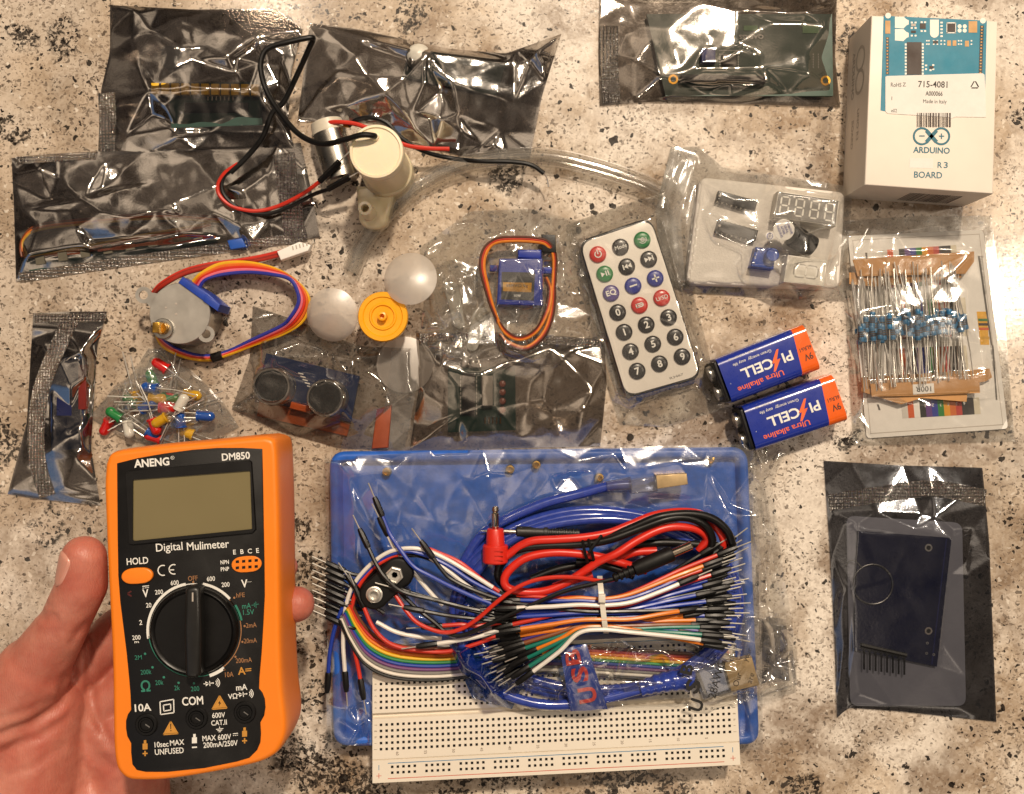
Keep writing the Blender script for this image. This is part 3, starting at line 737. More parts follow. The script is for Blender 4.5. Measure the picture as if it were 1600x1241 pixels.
# bag A, top left: sensor board with yellow pin header
b = board('relay_board', 'dark circuit board with a yellow pin header seen through the top left silver bag', [(262, 130), (405, 128), (410, 195), (268, 200)], 3.0, 4.6, PCBT)
mb = MB()
for i in range(11):
    p = W(245+i*15.5, 141+i*0.2, 5); mb.box(p, 0.0034, 0.0050, 0.0024, YEL, 0, 0.0002)
mb.build('pin_header', b)
mb = MB(); 
for i in range(7): mb.tube([W(325+i*6.5, 150, 6.2), W(325+i*6.5, 157, 6.2)], 0.0003, METAL, 5)
mb.build('pins', b)
block(b, 'relay', R4(252, 72, 284, 100), 0.8, 6, BLACKP); block(b, 'chip', R4(288, 160, 388, 176), 4.6, 5.2, CHIP)
bag('antistatic_bag', 'crumpled silver antistatic bag in the top left corner holding a yellow pin header board', 'bag',
    [(172, 8), (300, 15), (430, 14), (473, 46)], [(473, 46), (456, 110), (450, 190), (460, 232)], [(153, 246), (190, 241), (340, 233), (460, 232)], [(172, 8), (172, 80), (158, 140), (153, 246)], ANTI,
    ridges=[[(233, 141, 8.6), (290, 137, 9.2), (390, 140, 9.2)], [(233, 141, 8.6), (195, 214, 2)], [(390, 140, 9.2), (448, 206, 3)], [(195, 214, 2.2), (270, 199, 4.8), (332, 206, 4.2), (448, 208, 3)],
            [(233, 141, 8.6), (256, 165, 7.5), (278, 214, 4.5)], [(215, 18, 4), (235, 48, 6), (285, 74, 6.6), (300, 92, 6)], [(285, 25, 3), (328, 48, 5), (398, 34, 4)], [(330, 75, 6.5), (355, 90, 7.2), (372, 92, 5)], [(372, 92, 5.5), (400, 60, 6), (470, 50, 2)],
            [(210, 12, 4), (205, 60, 5.2), (212, 92, 5.5)], [(262, 75, 6.6), (245, 132, 7)], [(405, 100, 7), (436, 130, 6), (447, 150, 3)], [(400, 60, 6), (418, 98, 6.5), (446, 86, 2)]],
    obs=[(R4(244, 136, 408, 148), 7.6), (R4(252, 72, 284, 100), 6)], nrand=16, amp=1.0, puff=5, fine=0.14, fcell=24, smooth=3, wave=0.42, seed=4, seals=[([(166, 145), (168, 190), (166, 240)], 26)])

# bag B, top centre
b = board('sensor_board', 'small sensor board with a round dome inside the wide silver bag at the top', [(640, 75), (790, 100), (775, 150), (628, 120)], 1.0, 2.4, PCBT)
mb = MB(); p = W(655, 92, 2.4); mb.sphere(p + Vector((0, 0, 0.002)), 0.0058, pm('milky_dome', 'CFCBC0', 0.3), 20); mb.build('dome', b)
bag('antistatic_bag', 'crumpled silver antistatic bag with a flared right edge, behind the cream pump', 'bag',
    [(484, 36), (560, 46), (700, 76), (790, 84), (877, 53)], [(877, 53), (847, 150), (828, 247)], [(465, 189), (520, 191), (590, 191), (645, 222), (720, 244), (828, 247)], [(484, 36), (475, 110), (465, 189)], ANTI,
    ridges=[[(497, 40, 1.2), (580, 62, 4), (668, 80, 9), (797, 96, 3)], [(668, 82, 11.5), (664, 130, 9.5), (646, 180, 6)], [(668, 82, 11.5), (705, 128, 9), (783, 204, 3)], [(557, 88, 6.5), (575, 118, 7.2), (600, 146, 8.6), (632, 122, 9), (664, 86, 11.5)], [(600, 146, 8.6), (648, 200, 4.5)], [(600, 146, 8.6), (540, 165, 3), (480, 168, 1.4)],
            [(803, 96, 2.4), (803, 160, 3.4), (783, 204, 3)], [(690, 184, 6), (715, 178, 7), (722, 205, 5.5), (752, 226, 2)], [(640, 175, 6.5), (690, 184, 6.5)], [(750, 230, 1.4), (783, 204, 3), (828, 240, 1)], [(500, 60, 2), (525, 110, 5), (510, 170, 2)], [(828, 95, 3.5), (840, 80, 7), (872, 56, 9)], [(560, 62, 3.5), (640, 92, 7), (668, 84, 10)]],
    pts=[(870, 60, 9), (850, 100, 5)], obs=[(R4(640, 78, 670, 106), 8.6)], nrand=12, amp=1.2, puff=5, fine=0.10, fcell=28, smooth=3, wave=0.42, seed=11)

# bag C, long, left
bw = thing('light_strip_board', 'narrow dark strip board with a brown lead in the long silver bag at the left', 'circuit board', W(190, 375, 1))
mb = MB(); mb.prism([W(x, y, 2) for x, y in ((40, 398), (330, 352), (338, 378), (46, 424))], 0.0009, 0.0022, PCBT); mb.build('board', bw)
mb = MB()
for i in range(8): mb.box(W(65+i*35, 407-i*5.6, 2.2), 0.004, 0.004, 0.0016, pm('chip_cream', '5A5548', 0.4), 0.15)
mb.build('diodes', bw)
for k, c in enumerate((('brown_wire', '6A3216'), ('orange_wire', 'C0661C'), ('yellow_brown_wire', 'B08A2E'))):
    mb = MB(); o = k*4
    mb.tube(wire([(350, 340+o, 3), (250, 334+o, 3.2), (130, 343+o, 3.4), (60, 352+o, 3.4), (36, 372+o*0.6, 3.2), (33+o, 396, 3), (46, 402, 3), (120, 396-o, 3), (220, 376-o, 3.2), (300, 362-o, 3.2), (330, 356-o, 3)]), 0.00055, pm(c[0], c[1], 0.45), 6); mb.build('lead', bw)
block(bw, 'plug', [(360, 312), (390, 310), (390, 322), (362, 324)], 2.0, 4.2, WHITE); block(bw, 'coil', [(355, 376), (378, 372), (384, 386), (360, 390)], 1, 4, BLUP)
bag('antistatic_bag', 'long silver antistatic bag with a brown lead inside, left of the cream pump', 'bag',
    [(18, 247), (150, 237), (300, 233), (380, 232), (470, 223)], [(470, 223), (487, 300), (500, 371)], [(25, 440), (150, 421), (350, 392), (500, 371)], [(18, 247), (22, 330), (25, 440)], ANTI,
    ridges=[[(24, 272, 2), (60, 264, 4.5), (92, 276, 4), (120, 262, 3.5), (165, 254, 2.2), (215, 246, 1.4)], [(30, 326, 2.6), (130, 311, 6.2), (266, 280, 4.2)], [(266, 280, 4.2), (300, 292, 5)], [(135, 314, 6.3), (160, 332, 7.4), (205, 340, 7.4), (178, 306, 5.2)], [(44, 398, 5.5), (140, 386, 6.8), (288, 366, 6.4), (330, 330, 5.2)], [(245, 330, 6.5), (272, 326, 7.5), (286, 338, 6)],
            [(34, 412, 3.4), (150, 398, 3.6), (360, 369, 2.8)], [(372, 352, 5), (392, 386, 6.2), (420, 345, 4.6)], [(240, 245, 2), (255, 290, 5), (270, 320, 6.4)], [(300, 243, 2.2), (312, 300, 5.6), (290, 340, 6)], [(340, 290, 5), (380, 300, 6), (420, 270, 4)], [(60, 352, 4.5), (120, 356, 5.2), (200, 372, 5)]],
    nrand=12, amp=0.8, puff=4.5, fine=0.12, fcell=26, smooth=3, wave=0.45, seed=21, seals=[([(443, 240), (452, 300), (462, 372)], 34), ([(30, 434), (200, 408), (480, 370)], 15), ([(25, 251), (90, 246), (150, 243)], 12)])

# bag D, narrow, far left
b = board('blue_module', 'narrow blue module in the small silver bag beside the thumb', [(78, 560), (128, 556), (132, 700), (80, 706)], 1.2, 4.5, PCBB)
block(b, 'terminal_block', R4(122, 570, 134, 640), 1.2, 5.4, pm('dark_red_plastic', '6E1A14', 0.35)); block(b, 'chip', R4(88, 610, 112, 650), 4.5, 5.2, PCBD)
bag('antistatic_bag', 'small upright silver bag with a wavy embossed strip, at the left edge', 'bag',
    [(52, 490), (100, 487), (167, 487)], [(167, 487), (152, 540), (142, 700), (157, 790)], [(12, 772), (60, 780), (157, 790)], [(52, 490), (47, 570), (42, 660), (12, 772)], ANTI,
    ridges=[[(50, 512, 2), (100, 513, 2.6), (165, 506, 1.6)], [(94, 566, 7), (126, 552, 7.4), (148, 522, 3)], [(94, 566, 7), (110, 606, 7.2), (138, 622, 4.5)], [(126, 552, 7.4), (134, 590, 6)], [(110, 680, 6), (125, 672, 6.4), (140, 655, 3)], [(110, 680, 6), (118, 715, 4.4), (140, 740, 2)], [(16, 766, 1.6), (80, 770, 2), (155, 774, 1.4)], [(60, 740, 2.5), (84, 716, 4.5), (100, 760, 3)], [(44, 650, 1.5), (70, 600, 5), (66, 540, 2.5)], [(140, 600, 3.4), (128, 660, 5)]],
    obs=[([(80, 562), (126, 558), (130, 698), (82, 704)], 4.8)], nrand=12, amp=0.8, puff=4.2, fine=0.12, fcell=20, smooth=3, wave=0.3, seed=31, seals=[([(112, 494), (96, 530), (76, 575), (62, 620), (56, 680), (60, 730), (74, 776)], 26), ([(54, 497), (110, 497), (165, 495)], 14)])

# bag G, top right: display board
b = board('display_board', 'green display board with a black socket row in the silver bag at the top edge', [(1010, 22), (1300, 22), (1302, 150), (1040, 150)], 2.0, 3.6, PCBG)
block(b, 'socket_row', [(1064, 116), (1198, 119), (1198, 127), (1064, 124)], 3.6, 8.0, BLACKP); block(b, 'trimmer', R4(1096, 76, 1118, 98), 3.6, 7.0, pm('violet_blue_plastic', '2E3E9A', 0.4))
mb = MB(); ring(mb, W(1052, 124, 3.8), 0.0013, 0.0022, GOLD, 20); ring(mb, W(1290, 126, 3.8), 0.0013, 0.0022, GOLD, 20); mb.build('mounting_ring', b)
mb = MB(); mb.text('GADA55'[::1] if False else 'QAPASS', W(1174, 57, 4.0), 6*MPP(4), INKW, math.pi, 0.02, 38*MPP(4))
for i in range(14): mb.poly([W(1124+i*2.6, 78+i*0.1, 3.8), W(1125.4+i*2.6, 78, 3.8), W(1125.4+i*2.6, 80, 3.8), W(1124+i*2.6, 80, 3.8)], INKW)
for i in range(6):
    for x in (1124, 1153, 1270, 1278): mb.poly([W(x, 84+i*4, 3.8), W(x+1.6, 84+i*4, 3.8), W(x+1.6, 86+i*4, 3.8), W(x, 86+i*4, 3.8)], INKW)
mb.poly([W(x, y, 3.8) for x, y in ((1254, 40), (1280, 40), (1280, 52), (1254, 52))], pm('pad_green', '5F8A5A', 0.4)); mb.poly([W(x, y, 3.8) for x, y in ((1162, 40), (1184, 40), (1184, 48), (1162, 48))], pm('pad_green', '5F8A5A', 0.4))
mb.build('silkscreen', b, smooth=0)
block(b, 'chip', R4(1128, 84, 1152, 102), 3.6, 4.6, CHIP)
bag('antistatic_bag', 'silver antistatic bag with a green display board, cut off by the top edge', 'bag',
    [(937, -14), (1120, -14), (1308, -14)], [(1308, -14), (1305, 90), (1313, 168)], [(937, 166), (1000, 160), (1050, 158), (1150, 162), (1313, 168)], [(937, -14), (935, 80), (937, 166)], ANTIL,
    ridges=[[(1034, 120, 8.8), (1086, 106, 9.8), (1190, 107, 9.8), (1266, 116, 9), (1296, 136, 4)], [(1046, 153, 3), (1100, 149, 3.8), (1142, 153, 3.6), (1230, 145, 4), (1302, 156, 1.6)], [(1034, 120, 8.8), (990, 159, 1.2)], [(992, 4, 3.4), (1100, 3, 6), (1150, 14, 6.8), (1262, 20, 6), (1306, 8, 3)], [(985, 6, 4), (998, 44, 5.4), (1020, 62, 6.4)], [(1020, 62, 6.4), (1044, 46, 7)], [(1100, 45, 6.5), (1150, 72, 8), (1190, 84, 8.4)], [(1086, 106, 9.8), (1110, 60, 7)], [(1262, 84, 8), (1290, 40, 5)],
            [(992, 94, 5), (1034, 120, 8.8)], [(940, 45, 2), (975, 55, 5), (1010, 62, 6)], [(940, 92, 2), (960, 85, 4.5), (992, 94, 5)], [(992, 94, 5), (992, 150, 2)], [(1266, 116, 9), (1290, 132, 5), (1312, 166, 0.8)]],
    obs=[(R4(1062, 110, 1200, 128), 8.2), (R4(1094, 74, 1120, 100), 7.2)], nrand=8, amp=0.7, puff=5.2, fine=0.10, fcell=26, smooth=3, wave=0.3, seed=41, seals=[([(952, 40), (952, 100), (956, 160)], 28)])

# bag H, right: card, navy reader board and key fob
cd = MB(); cd.prism(round_poly([W(1322, 806, 1), W(1503, 817, 1), W(1509, 1103, 1), W(1328, 1103, 1)], 0.004), 0.0006, 0.0014, pm('white_card', 'A9A9B2', 0.4, var=0.03), 0.0002)
tag(cd.build('access_card'), 'blank white access card inside the dark bag at the lower right', 'card')
b = board('reader_board', 'navy blue reader board with black header pins lying on the blank card', [(1341, 830), (1487, 841), (1464, 1042), (1334, 1015)], 1.7, 3.2, PCBD)
mb = MB()
for x, y in ((1451, 856), (1451, 986)): ring(mb, W(x, y, 3.3), 0.0010, 0.0017, METAL if y < 900 else GREYP, 20)
for x, y in ((1449, 1005), (1448, 1021), (1459, 1023)): ring(mb, W(x, y, 3.3), 0.0003, 0.0006, METAL, 12)
mb.build('mounting_ring', b)
mb = MB()
for x, y in ((1451, 856), (1451, 986)): disc(mb, W(x, y, 3.28), 0.0010, INKB, 16)
mb.build('mounting_hole', b, smooth=0)
mb = MB(); mb.poly([W(x, y, 3.24) for x, y in ((1478, 842), (1480, 842), (1457, 1038), (1455, 1038))], pm('trace_blue', '2A3170', 0.35))
mb.build('copper_trace', b, smooth=0)
mb = MB()
for i in range(8): mb.tube([W(1350+i*9, 1006+i*2.2, 3.8), W(1350+i*9, 1046+i*1.2, 3.8)], 0.00045, BLACKP, 6)
mb.build('header_pins', b)
mb = MB(); mb.tube([W(1345, 1008, 4.2), W(1416, 1024, 4.2)], 0.0011, BLACKP, 6); mb.build('header_strip', b)
kr = MB(); kr.tube([W(1364+31*math.cos(a), 913+31*math.sin(a), 3.8) for a in [2*math.pi*i/48 for i in range(49)]], 0.00034, STEEL, 6)
root = thing('key_ring', 'thin metal split ring seen through the dark bag at the lower right', 'key ring', W(1364, 913, 5))
kr.build('ring', root)
kr = MB(); kr.tube(wire([(1348, 888, 3.8), (1338, 878, 3.6), (1328, 876, 3.4), (1322, 884, 3.2)]), 0.00034, STEEL, 6); kr.build('link', root)
bag('antistatic_bag', 'dark antistatic bag with card, navy board and thin ring, at the lower right', 'bag',
    [(1287, 720), (1400, 727), (1535, 731)], [(1535, 731), (1546, 850), (1557, 1128)], [(1308, 1122), (1325, 1106), (1400, 1111), (1500, 1122), (1557, 1128)], [(1287, 720), (1296, 850), (1304, 1000), (1308, 1122)], ANTID,
    ridges=[[(1300, 803, 1.6), (1340, 820, 4.2), (1372, 838, 4.6), (1384, 855, 4.6), (1430, 826, 4.8), (1462, 808, 4), (1530, 790, 1.4)], [(1370, 800, 4), (1384, 855, 4.8)], [(1322, 815, 2.4), (1333, 920, 5), (1325, 1100, 2)], [(1520, 826, 1.6), (1512, 900, 3), (1513, 1060, 2.4), (1528, 1120, 1)], [(1328, 1104, 2.2), (1400, 1106, 2.6), (1505, 1110, 2)], [(1300, 870, 1), (1318, 915, 4), (1302, 1000, 1)], [(1305, 1100, 1), (1318, 1000, 3), (1316, 930, 4)]],
    pts=[(1480, 900, 4.4), (1420, 960, 4.6), (1400, 900, 5.0), (1364, 913, 5.0)],
    obs=[([(1341, 830), (1487, 841), (1464, 1042), (1334, 1015)], 4.4)], nrand=14, amp=0.5, puff=3, fine=0.10, fcell=26, seed=51, gate=0.8, seals=[([(1295, 786), (1380, 772), (1460, 764), (1540, 778)], 26)])
# ---------------------------------------------------------------- clear hose arc
def clear_solid(name, col=(0.96, 0.96, 0.94, 1), fac0=0.12, haze=0.05, rough=0.08): return film_mat(name, col, 1, (0.95, 0.95, 0.95, 1), fac0, 0.9, rough, haze=haze)
HOSE = clear_solid('clear_hose', (0.94, 0.93, 0.91, 1), 0.09, 0.07)
hp = [(548, 425, 4.4), (566, 385, 4.4), (600, 338, 4.4), (650, 292, 4.4), (715, 260, 4.4), (790, 247, 4.4), (860, 247, 4.4), (930, 262, 4.4), (1000, 285, 4.4), (1036, 302, 4.4)]
mb = MB(); pp = wire(hp, 10); mb.tube(pp, 0.0040, HOSE, 20, cap=False); mb.tube(pp, 0.0028, HOSE, 16, cap=False)
tag(mb.build('hose'), 'thick clear plastic hose curving in an arc behind the servo', 'hose')

# ---------------------------------------------------------------- cream submersible pump
CREAM = pm('cream_plastic', 'DED0AE', 0.35, var=0.04, vs=80, Subsurface_Weight=0.35, Subsurface_Radius=(0.006, 0.004, 0.002), Subsurface_Scale=1.0)
CREAMC = pm('cream_cap', 'EADDC0', 0.32, var=0.03, vs=80, Subsurface_Weight=0.35, Subsurface_Radius=(0.006, 0.004, 0.002))
pc = W(588, 237, 45); pc0 = Vector((pc.x, pc.y, 0))
root = thing('water_pump', 'cream cylindrical water pump standing upright with a black cable from its cap', 'pump', pc0)
mb = MB(); mb.lathe(pc0, [(0.0112, 0.001), (0.0115, 0.006), (0.0112, 0.012), (0.0104, 0.013), (0.0102, 0.040), (0.0099, 0.0415)], CREAM, 48); mb.build('body', root)
mb = MB(); mb.lathe(pc0, [(0.0108, 0.0395), (0.0110, 0.0402), (0.0110, 0.0448), (0.0107, 0.0454), (0.0098, 0.0455), (0.0095, 0.0448), (0.0001, 0.0450)], CREAMC, 48); mb.build('cap', root, smooth=30)
mb = MB(); q = W(586, 214, 45); mb.lathe(q, [(0.0018, -0.0004), (0.0016, 0.0012), (0.0011, 0.0014)], CREAMC, 16); mb.build('cable_gland', root)
nz_ = W(580, 338, 8)
mb = MB(); L_ = [W(562, 285, 10), W(604, 290, 10)]
hull = [W(556, 290, 10), W(620, 290, 10)] + [W(583+23*math.cos(a), 338+20*math.sin(a), 10) for a in [math.radians(d) for d in range(0, 181, 15)]]
mb.prism(hull, 0.001, 0.0095, CREAM, 0.0016); mb.build('impeller_housing', root)
mb = MB(); nc = W(577, 334, 9); mb.lathe(nc, [(0.0034, -0.001), (0.0032, 0.002), (0.0030, 0.011), (0.0029, 0.013), (0.0017, 0.0131), (0.0016, 0.006)], CREAMC, 24); mb.build('nozzle', root)
PB = pm('cable_black', '0D0C0C', 0.42, var=0.1, Specular_IOR_Level=0.3)
mb = MB(); mb.tube(wire([(587, 214, 44.5), (583, 212, 47.5), (565, 211, 49), (540, 218, 47), (505, 225, 43), (470, 212, 38), (440, 180, 33), (418, 145, 30), (408, 112, 30), (410, 88, 30), (422, 74, 30), (450, 66, 30), (484, 59, 29), (489, 62, 27), (482, 78, 24), (462, 122, 16), (444, 158, 12.5), (425, 178, 12), (410, 215, 10.5), (385, 246, 9.5), (360, 270, 9.5)], 10), 0.00118, PB, 10)
mb.build('cable', root)
WR = pm('wire_red', 'C22A18', 0.4, var=0.06); WB = pm('wire_black', '0D0C0C', 0.42, var=0.1, Specular_IOR_Level=0.3)
def dupont(root, a, b, name='plug'):
    """black square plug from a to b (world), thin pin beyond b"""
    m = MB(); d = (b-a).normalized(); m.tube([a, b], 0.00135, BLACKP, 4); m.build(name, root, smooth=0)
    m = MB(); m.tube([b, b + d*0.006], 0.0003, METAL, 6); m.build('pin', root)
mb = MB(); mb.tube(wire([(372, 256, 9.5), (352, 270, 9.5), (341, 288, 9), (343, 305, 8.5), (362, 322, 8), (395, 330, 8), (430, 324, 8), (470, 305, 11), (501, 283, 15.5)]), 0.0009, WR, 8); mb.build('lead', root)
mb = MB(); mb.tube(wire([(368, 262, 9.5), (350, 276, 9), (347, 296, 8.5), (358, 314, 8), (384, 331, 7.6), (420, 334, 7.6), (455, 322, 8), (490, 304, 11), (513, 296, 14)]), 0.0009, WB, 8); mb.build('lead', root)
dupont(root, W(499, 284, 15.5), W(531, 252, 18.5)); dupont(root, W(512, 296, 14), W(546, 277, 17.5))

# ---------------------------------------------------------------- silver motor lying behind the pump
MOT = pm('motor_can', 'B9B4AB', 0.28, 1.0)
root = thing('toy_motor', 'silver toy motor with a milky end cap, lying behind the cream pump', 'motor', W(525, 240, 0))
ax = (W(536, 286, 8) - W(512, 200, 8)).normalized()
mb = MB(); mb.lathe(W(514, 205, 8), [(0.0072, 0), (0.0078, 0.0008), (0.0078, 0.022), (0.0070, 0.0228), (0.003, 0.0229), (0.003, 0.0245)], MOT, 32, axis=ax); mb.build('can', root)
mb = MB(); mb.lathe(W(512, 199, 8), [(0.0050, -0.003), (0.0070, -0.0022), (0.0074, 0.002), (0.0079, 0.0021), (0.0079, 0.0030)], pm('milky_plastic', 'CDC5B4', 0.4, var=0.03, Subsurface_Weight=0.3, Subsurface_Radius=(0.003, 0.003, 0.003)), 32, axis=ax); mb.build('end_cap', root)
for p in ((511, 193), (542, 197)):
    mb = MB(); mb.box(W(p[0], p[1], 12), 0.003, 0.0016, 0.0012, BRASS, -0.1); mb.build('terminal', root)
mb = MB(); mb.tube(wire([(512, 192, 14), (530, 191, 15), (560, 195, 15), (600, 212, 14), (635, 227, 13), (668, 232, 11.5), (702, 233, 10)]), 0.0010, WR, 8); mb.build('lead', root)
mb = MB(); mb.tube(wire([(545, 197, 13), (556, 188, 14), (580, 184, 15), (604, 192, 15), (622, 211, 14), (645, 228, 12), (672, 240, 9), (710, 248, 6), (750, 252, 10), (800, 253, 11), (830, 258, 11), (850, 271, 10)]), 0.0010, WB, 8); mb.build('lead', root)
mb = MB(); mb.tube(wire([(850, 271, 10), (855, 280, 9), (857, 292, 8)]), 0.0003, METAL, 5); mb.build('bare_end', root)

# ---------------------------------------------------------------- stepper motor
SILV = pm('motor_plate', 'BAB6AF', 0.40, 0.8, var=0.05); BLUC = pm('blue_motor_cap', '1E3FA0', 0.4)
sz = 18.5; sc_ = W(281, 490, sz); s0 = Vector((sc_.x, sc_.y, 0)); r_ = 47.5*MPP(sz)
root = thing('stepper_motor', 'round silver stepper motor with brass shaft, blue cap and coloured wires', 'motor', s0)
mb = MB(); mb.lathe(s0, [(r_*0.98, 0.0004), (r_, 0.001), (r_, sz/1000-0.0011)], STEEL, 56); mb.build('can', root)
mb = MB(); mb.lathe(s0, [(r_*1.005, sz/1000-0.001), (r_*1.005, sz/1000-0.0003), (r_*0.985, sz/1000), (0.00001, sz/1000)], SILV, 56)
mb.build('face_plate', root)
for (x, y) in ((224, 461), (322, 522)):
    c = W(x, y, sz); c.z = sz/1000 - 0.001; dirv = Vector((sc_.x-c.x, sc_.y-c.y, 0)).normalized(); sd = Vector((-dirv.y, dirv.x, 0))
    m = MB(); R_ = 13*MPP(sz); k = 24; ri = 7*MPP(sz)
    # tab with a real hole: ring plus bridge to the can
    for z0, z1 in ((c.z, c.z+0.0009),):
        vs = []; fs = []
        for i in range(k):
            a = 2*math.pi*i/k; u = Vector((math.cos(a), math.sin(a), 0))
            for rr, zz in ((ri, z0), (R_, z0), (R_, z1), (ri, z1)): vs.append(Vector((c.x, c.y, zz)) + u*rr)
        for i in range(k):
            j = (i+1) % k
            for q in range(4): fs.append((i*4+q, i*4+(q+1) % 4, j*4+(q+1) % 4, j*4+q))
        m.add(vs, fs, SILV)
    a0 = c + dirv*(R_*0.75); b0 = c + dirv*(R_*1.7)
    m.prism([(a0+sd*R_*0.72)[:2], (a0-sd*R_*0.72)[:2], (b0-sd*R_*1.0)[:2], (b0+sd*R_*1.0)[:2]], c.z+0.00002, c.z+0.00088, SILV)
    m.build('mounting_ear', root)
mb = MB()
for i, (x, y) in enumerate(((259, 481), (275, 475), (275, 491))): mb.lathe(W(x, y, sz), [(0.0005, 0.0), (0.0004, 0.0002)], GREYP, 10)
mb.build('dimples', root)
bc = W(256, 514, sz)
mb = MB(); mb.lathe(bc, [(0.0045, 0), (0.0045, 0.0011), (0.0042, 0.0014), (0.0031, 0.00145), (0.0030, 0.0008)], STEEL, 28); mb.build('bearing', root)
mb = MB(); mb.lathe(bc, [(0.0025, 0.0005), (0.0025, 0.0040), (0.0024, 0.0041)], BRASS, 24)
mb.prism([(bc.x+x*0.0011*1.3-0.0004, bc.y+y*0.0022) for x, y in ((-1, -1), (1, -1), (1, 1), (-1, 1))], bc.z+0.0041, bc.z+0.0088, BRASS, 0.0002); mb.build('shaft', root)
mb = MB(); cp = [(286, 433), (326, 459), (345, 476), (341, 487), (319, 471), (279, 442)]
mb.prism([W(x, y, sz) for x, y in cp], 0.004, sz/1000 + 0.0008, BLUC, 0.0004); mb.prism([W(x, y, sz) for x, y in ((322, 460), (345, 476), (341, 487), (318, 471))], 0.003, sz/1000 + 0.0012, BLUC, 0.0004); mb.build('wire_cap', root)
cols = (('wire_yellow', 'D9A51C'), ('wire_orange', 'D4641A'), ('wire_red', 'C22A18'), ('wire_pink', 'D4677A'), ('wire_blue', '2A2F8E'))
for i, (n, h) in enumerate(cols):
    o = (i-2)*4.2; r2 = 0.00085
    mb = MB(); pts_ = [(306+o*0.5, 446+o*0.7, 12), (318+o*0.3, 432+o*0.6, 12.5), (345, 421+o, 10), (385, 418+o*0.9, 7+i*0.5), (425, 424+o*0.6, 6+i), (455-o*0.2, 436+o*0.1, 6+i), (472-o*0.8, 458, 6+i), (474-o, 478-o*0.3, 6+i), (462-o, 500-o*0.5, 6+i), (440, 516-o*0.8, 5+i*0.7), (395, 535-o*0.5, 3.6+i*0.4), (358, 551-o*0.3, 3.2), (330, 559-o*0.35, 3.2), (300, 557-o*0.4, 3.2), (270, 546-o*0.5, 3), (250, 530-o*0.6, 3), (240, 505, 3)]
    mb.tube(wire(pts_, 8), r2, pm(n, h, 0.42, var=0.05), 8); mb.build('lead', root)
for i, (n, h) in enumerate((('wire_red', 'C22A18'), ('wire_brown_red', '8A2416'), ('wire_dark_red', 'A02818'))):
    o = (i-1)*2.6
    mb = MB(); mb.tube(wire([(238+o, 462, 6), (252, 446+o, 9+i), (285, 427+o, 9+i), (325, 416+o, 8+i), (370, 410+o, 6), (410, 403+o, 5), (442, 395+o, 4.6)]), 0.0009, pm(n, h, 0.42), 8); mb.build('lead', root)
mb = MB(); mb.tube([W(331, 560, 3.6), W(347, 555, 3.6)], 0.0021, BLACKP, 10); mb.build('sleeve', root)
mb = MB(); mb.prism([W(x, y, 7) for x, y in ((433, 393), (468, 378), (486, 383), (482, 392), (439, 407))], 0.003, 0.0075, WHITE, 0.0004)
for i in range(5): mb.poly([W(456+i*5.4+a, 388-i*1.6+b, 7.7) for a, b in ((0, -3), (2, -3.6), (3.2, 2.4), (1.2, 3))], GREYP)
mb.build('connector', root)

# ---------------------------------------------------------------- small fan: yellow hub, three milky blades
g = NG('milky_blade'); d = g.n('ShaderNodeBsdfDiffuse', {'Color': lin('EFE8E0')}); t = g.n('ShaderNodeBsdfTransparent', {'Color': (0.95, 0.93, 0.9, 1)}); tl = g.n('ShaderNodeBsdfTranslucent', {'Color': lin('EFE8E0')})
x = g.n('ShaderNodeMixShader', {0: 0.3, 1: d, 2: tl}); x = g.n('ShaderNodeMixShader', {0: 0.58, 1: x, 2: t}); gl_ = g.n('ShaderNodeBsdfGlossy', {'Roughness': 0.4, 'Color': (.8, .8, .8, 1)})
MILK = g.done(g.n('ShaderNodeMixShader', {0: 0.12, 1: x, 2: gl_}))
YH = pm('hub_yellow', 'EFA712', 0.35, var=0.03, Subsurface_Weight=0.1, Subsurface_Radius=(0.003, 0.002, 0.001))
hc = W(598, 495, 17)
root = thing('fan_blade', 'three bladed milky plastic fan with a round yellow hub', 'fan', Vector((hc.x, hc.y, 0)))
hr = 39.5*MPP(20)
mb = MB(); mb.lathe(Vector((hc.x, hc.y, 0.0135)), [(hr*0.9, 0), (hr, 0.0008), (hr, 0.0030), (hr*0.965, 0.0037), (hr*0.80, 0.0037), (hr*0.76, 0.0031), (hr*0.56, 0.0030), (hr*0.52, 0.0036), (hr*0.47, 0.0036), (hr*0.43, 0.0028), (hr*0.20, 0.0027), (hr*0.17, 0.0060), (hr*0.10, 0.0062), (hr*0.09, 0.004), (0.00001, 0.0038)], YH, 56); mb.build('hub', root, smooth=25)
for (x, y, rx, bz_) in ((517, 491, 41, 14.2), (640, 434, 42, 18), (632, 570, 44, 1.6)):
    c = W(x, y, bz_ + (2.5 if bz_ > 4 else 0.6)); m = MB(); n = 40; R_ = rx*MPP(bz_); dh = Vector((hc.x-c.x, hc.y-c.y, 0)).normalized(); sd = Vector((-dh.y, dh.x, 0)); vs = []; fs = []
    for k, sh in ((0, 0.0), (1, 0.00045)):
        for rr in (0.0, 0.25, 0.5, 0.75, 1.0):
            for i in range(n):
                a = 2*math.pi*i/n; u = dh*math.cos(a)*R_*rr + sd*math.sin(a)*R_*rr
                vs.append(c + u + Vector((0, 0, sh + (0.26*u.dot(sd) + 0.12*u.dot(dh))*(1 if bz_ > 4 else 0.12) - (30.0 if bz_ > 4 else 8.0)*u.length**2)))
    for k in (0, 1):
        for q in range(4):
            for i in range(n):
                j = (i+1) % n; o = k*5*n; f_ = (o+q*n+i, o+(q+1)*n+i, o+(q+1)*n+j, o+q*n+j); fs.append(f_ if k else f_[::-1])
    for i in range(n): j = (i+1) % n; fs.append((4*n+i, 4*n+j, 9*n+j, 9*n+i))
    m.add(vs, fs, MILK); m.build('blade', root, smooth=60)

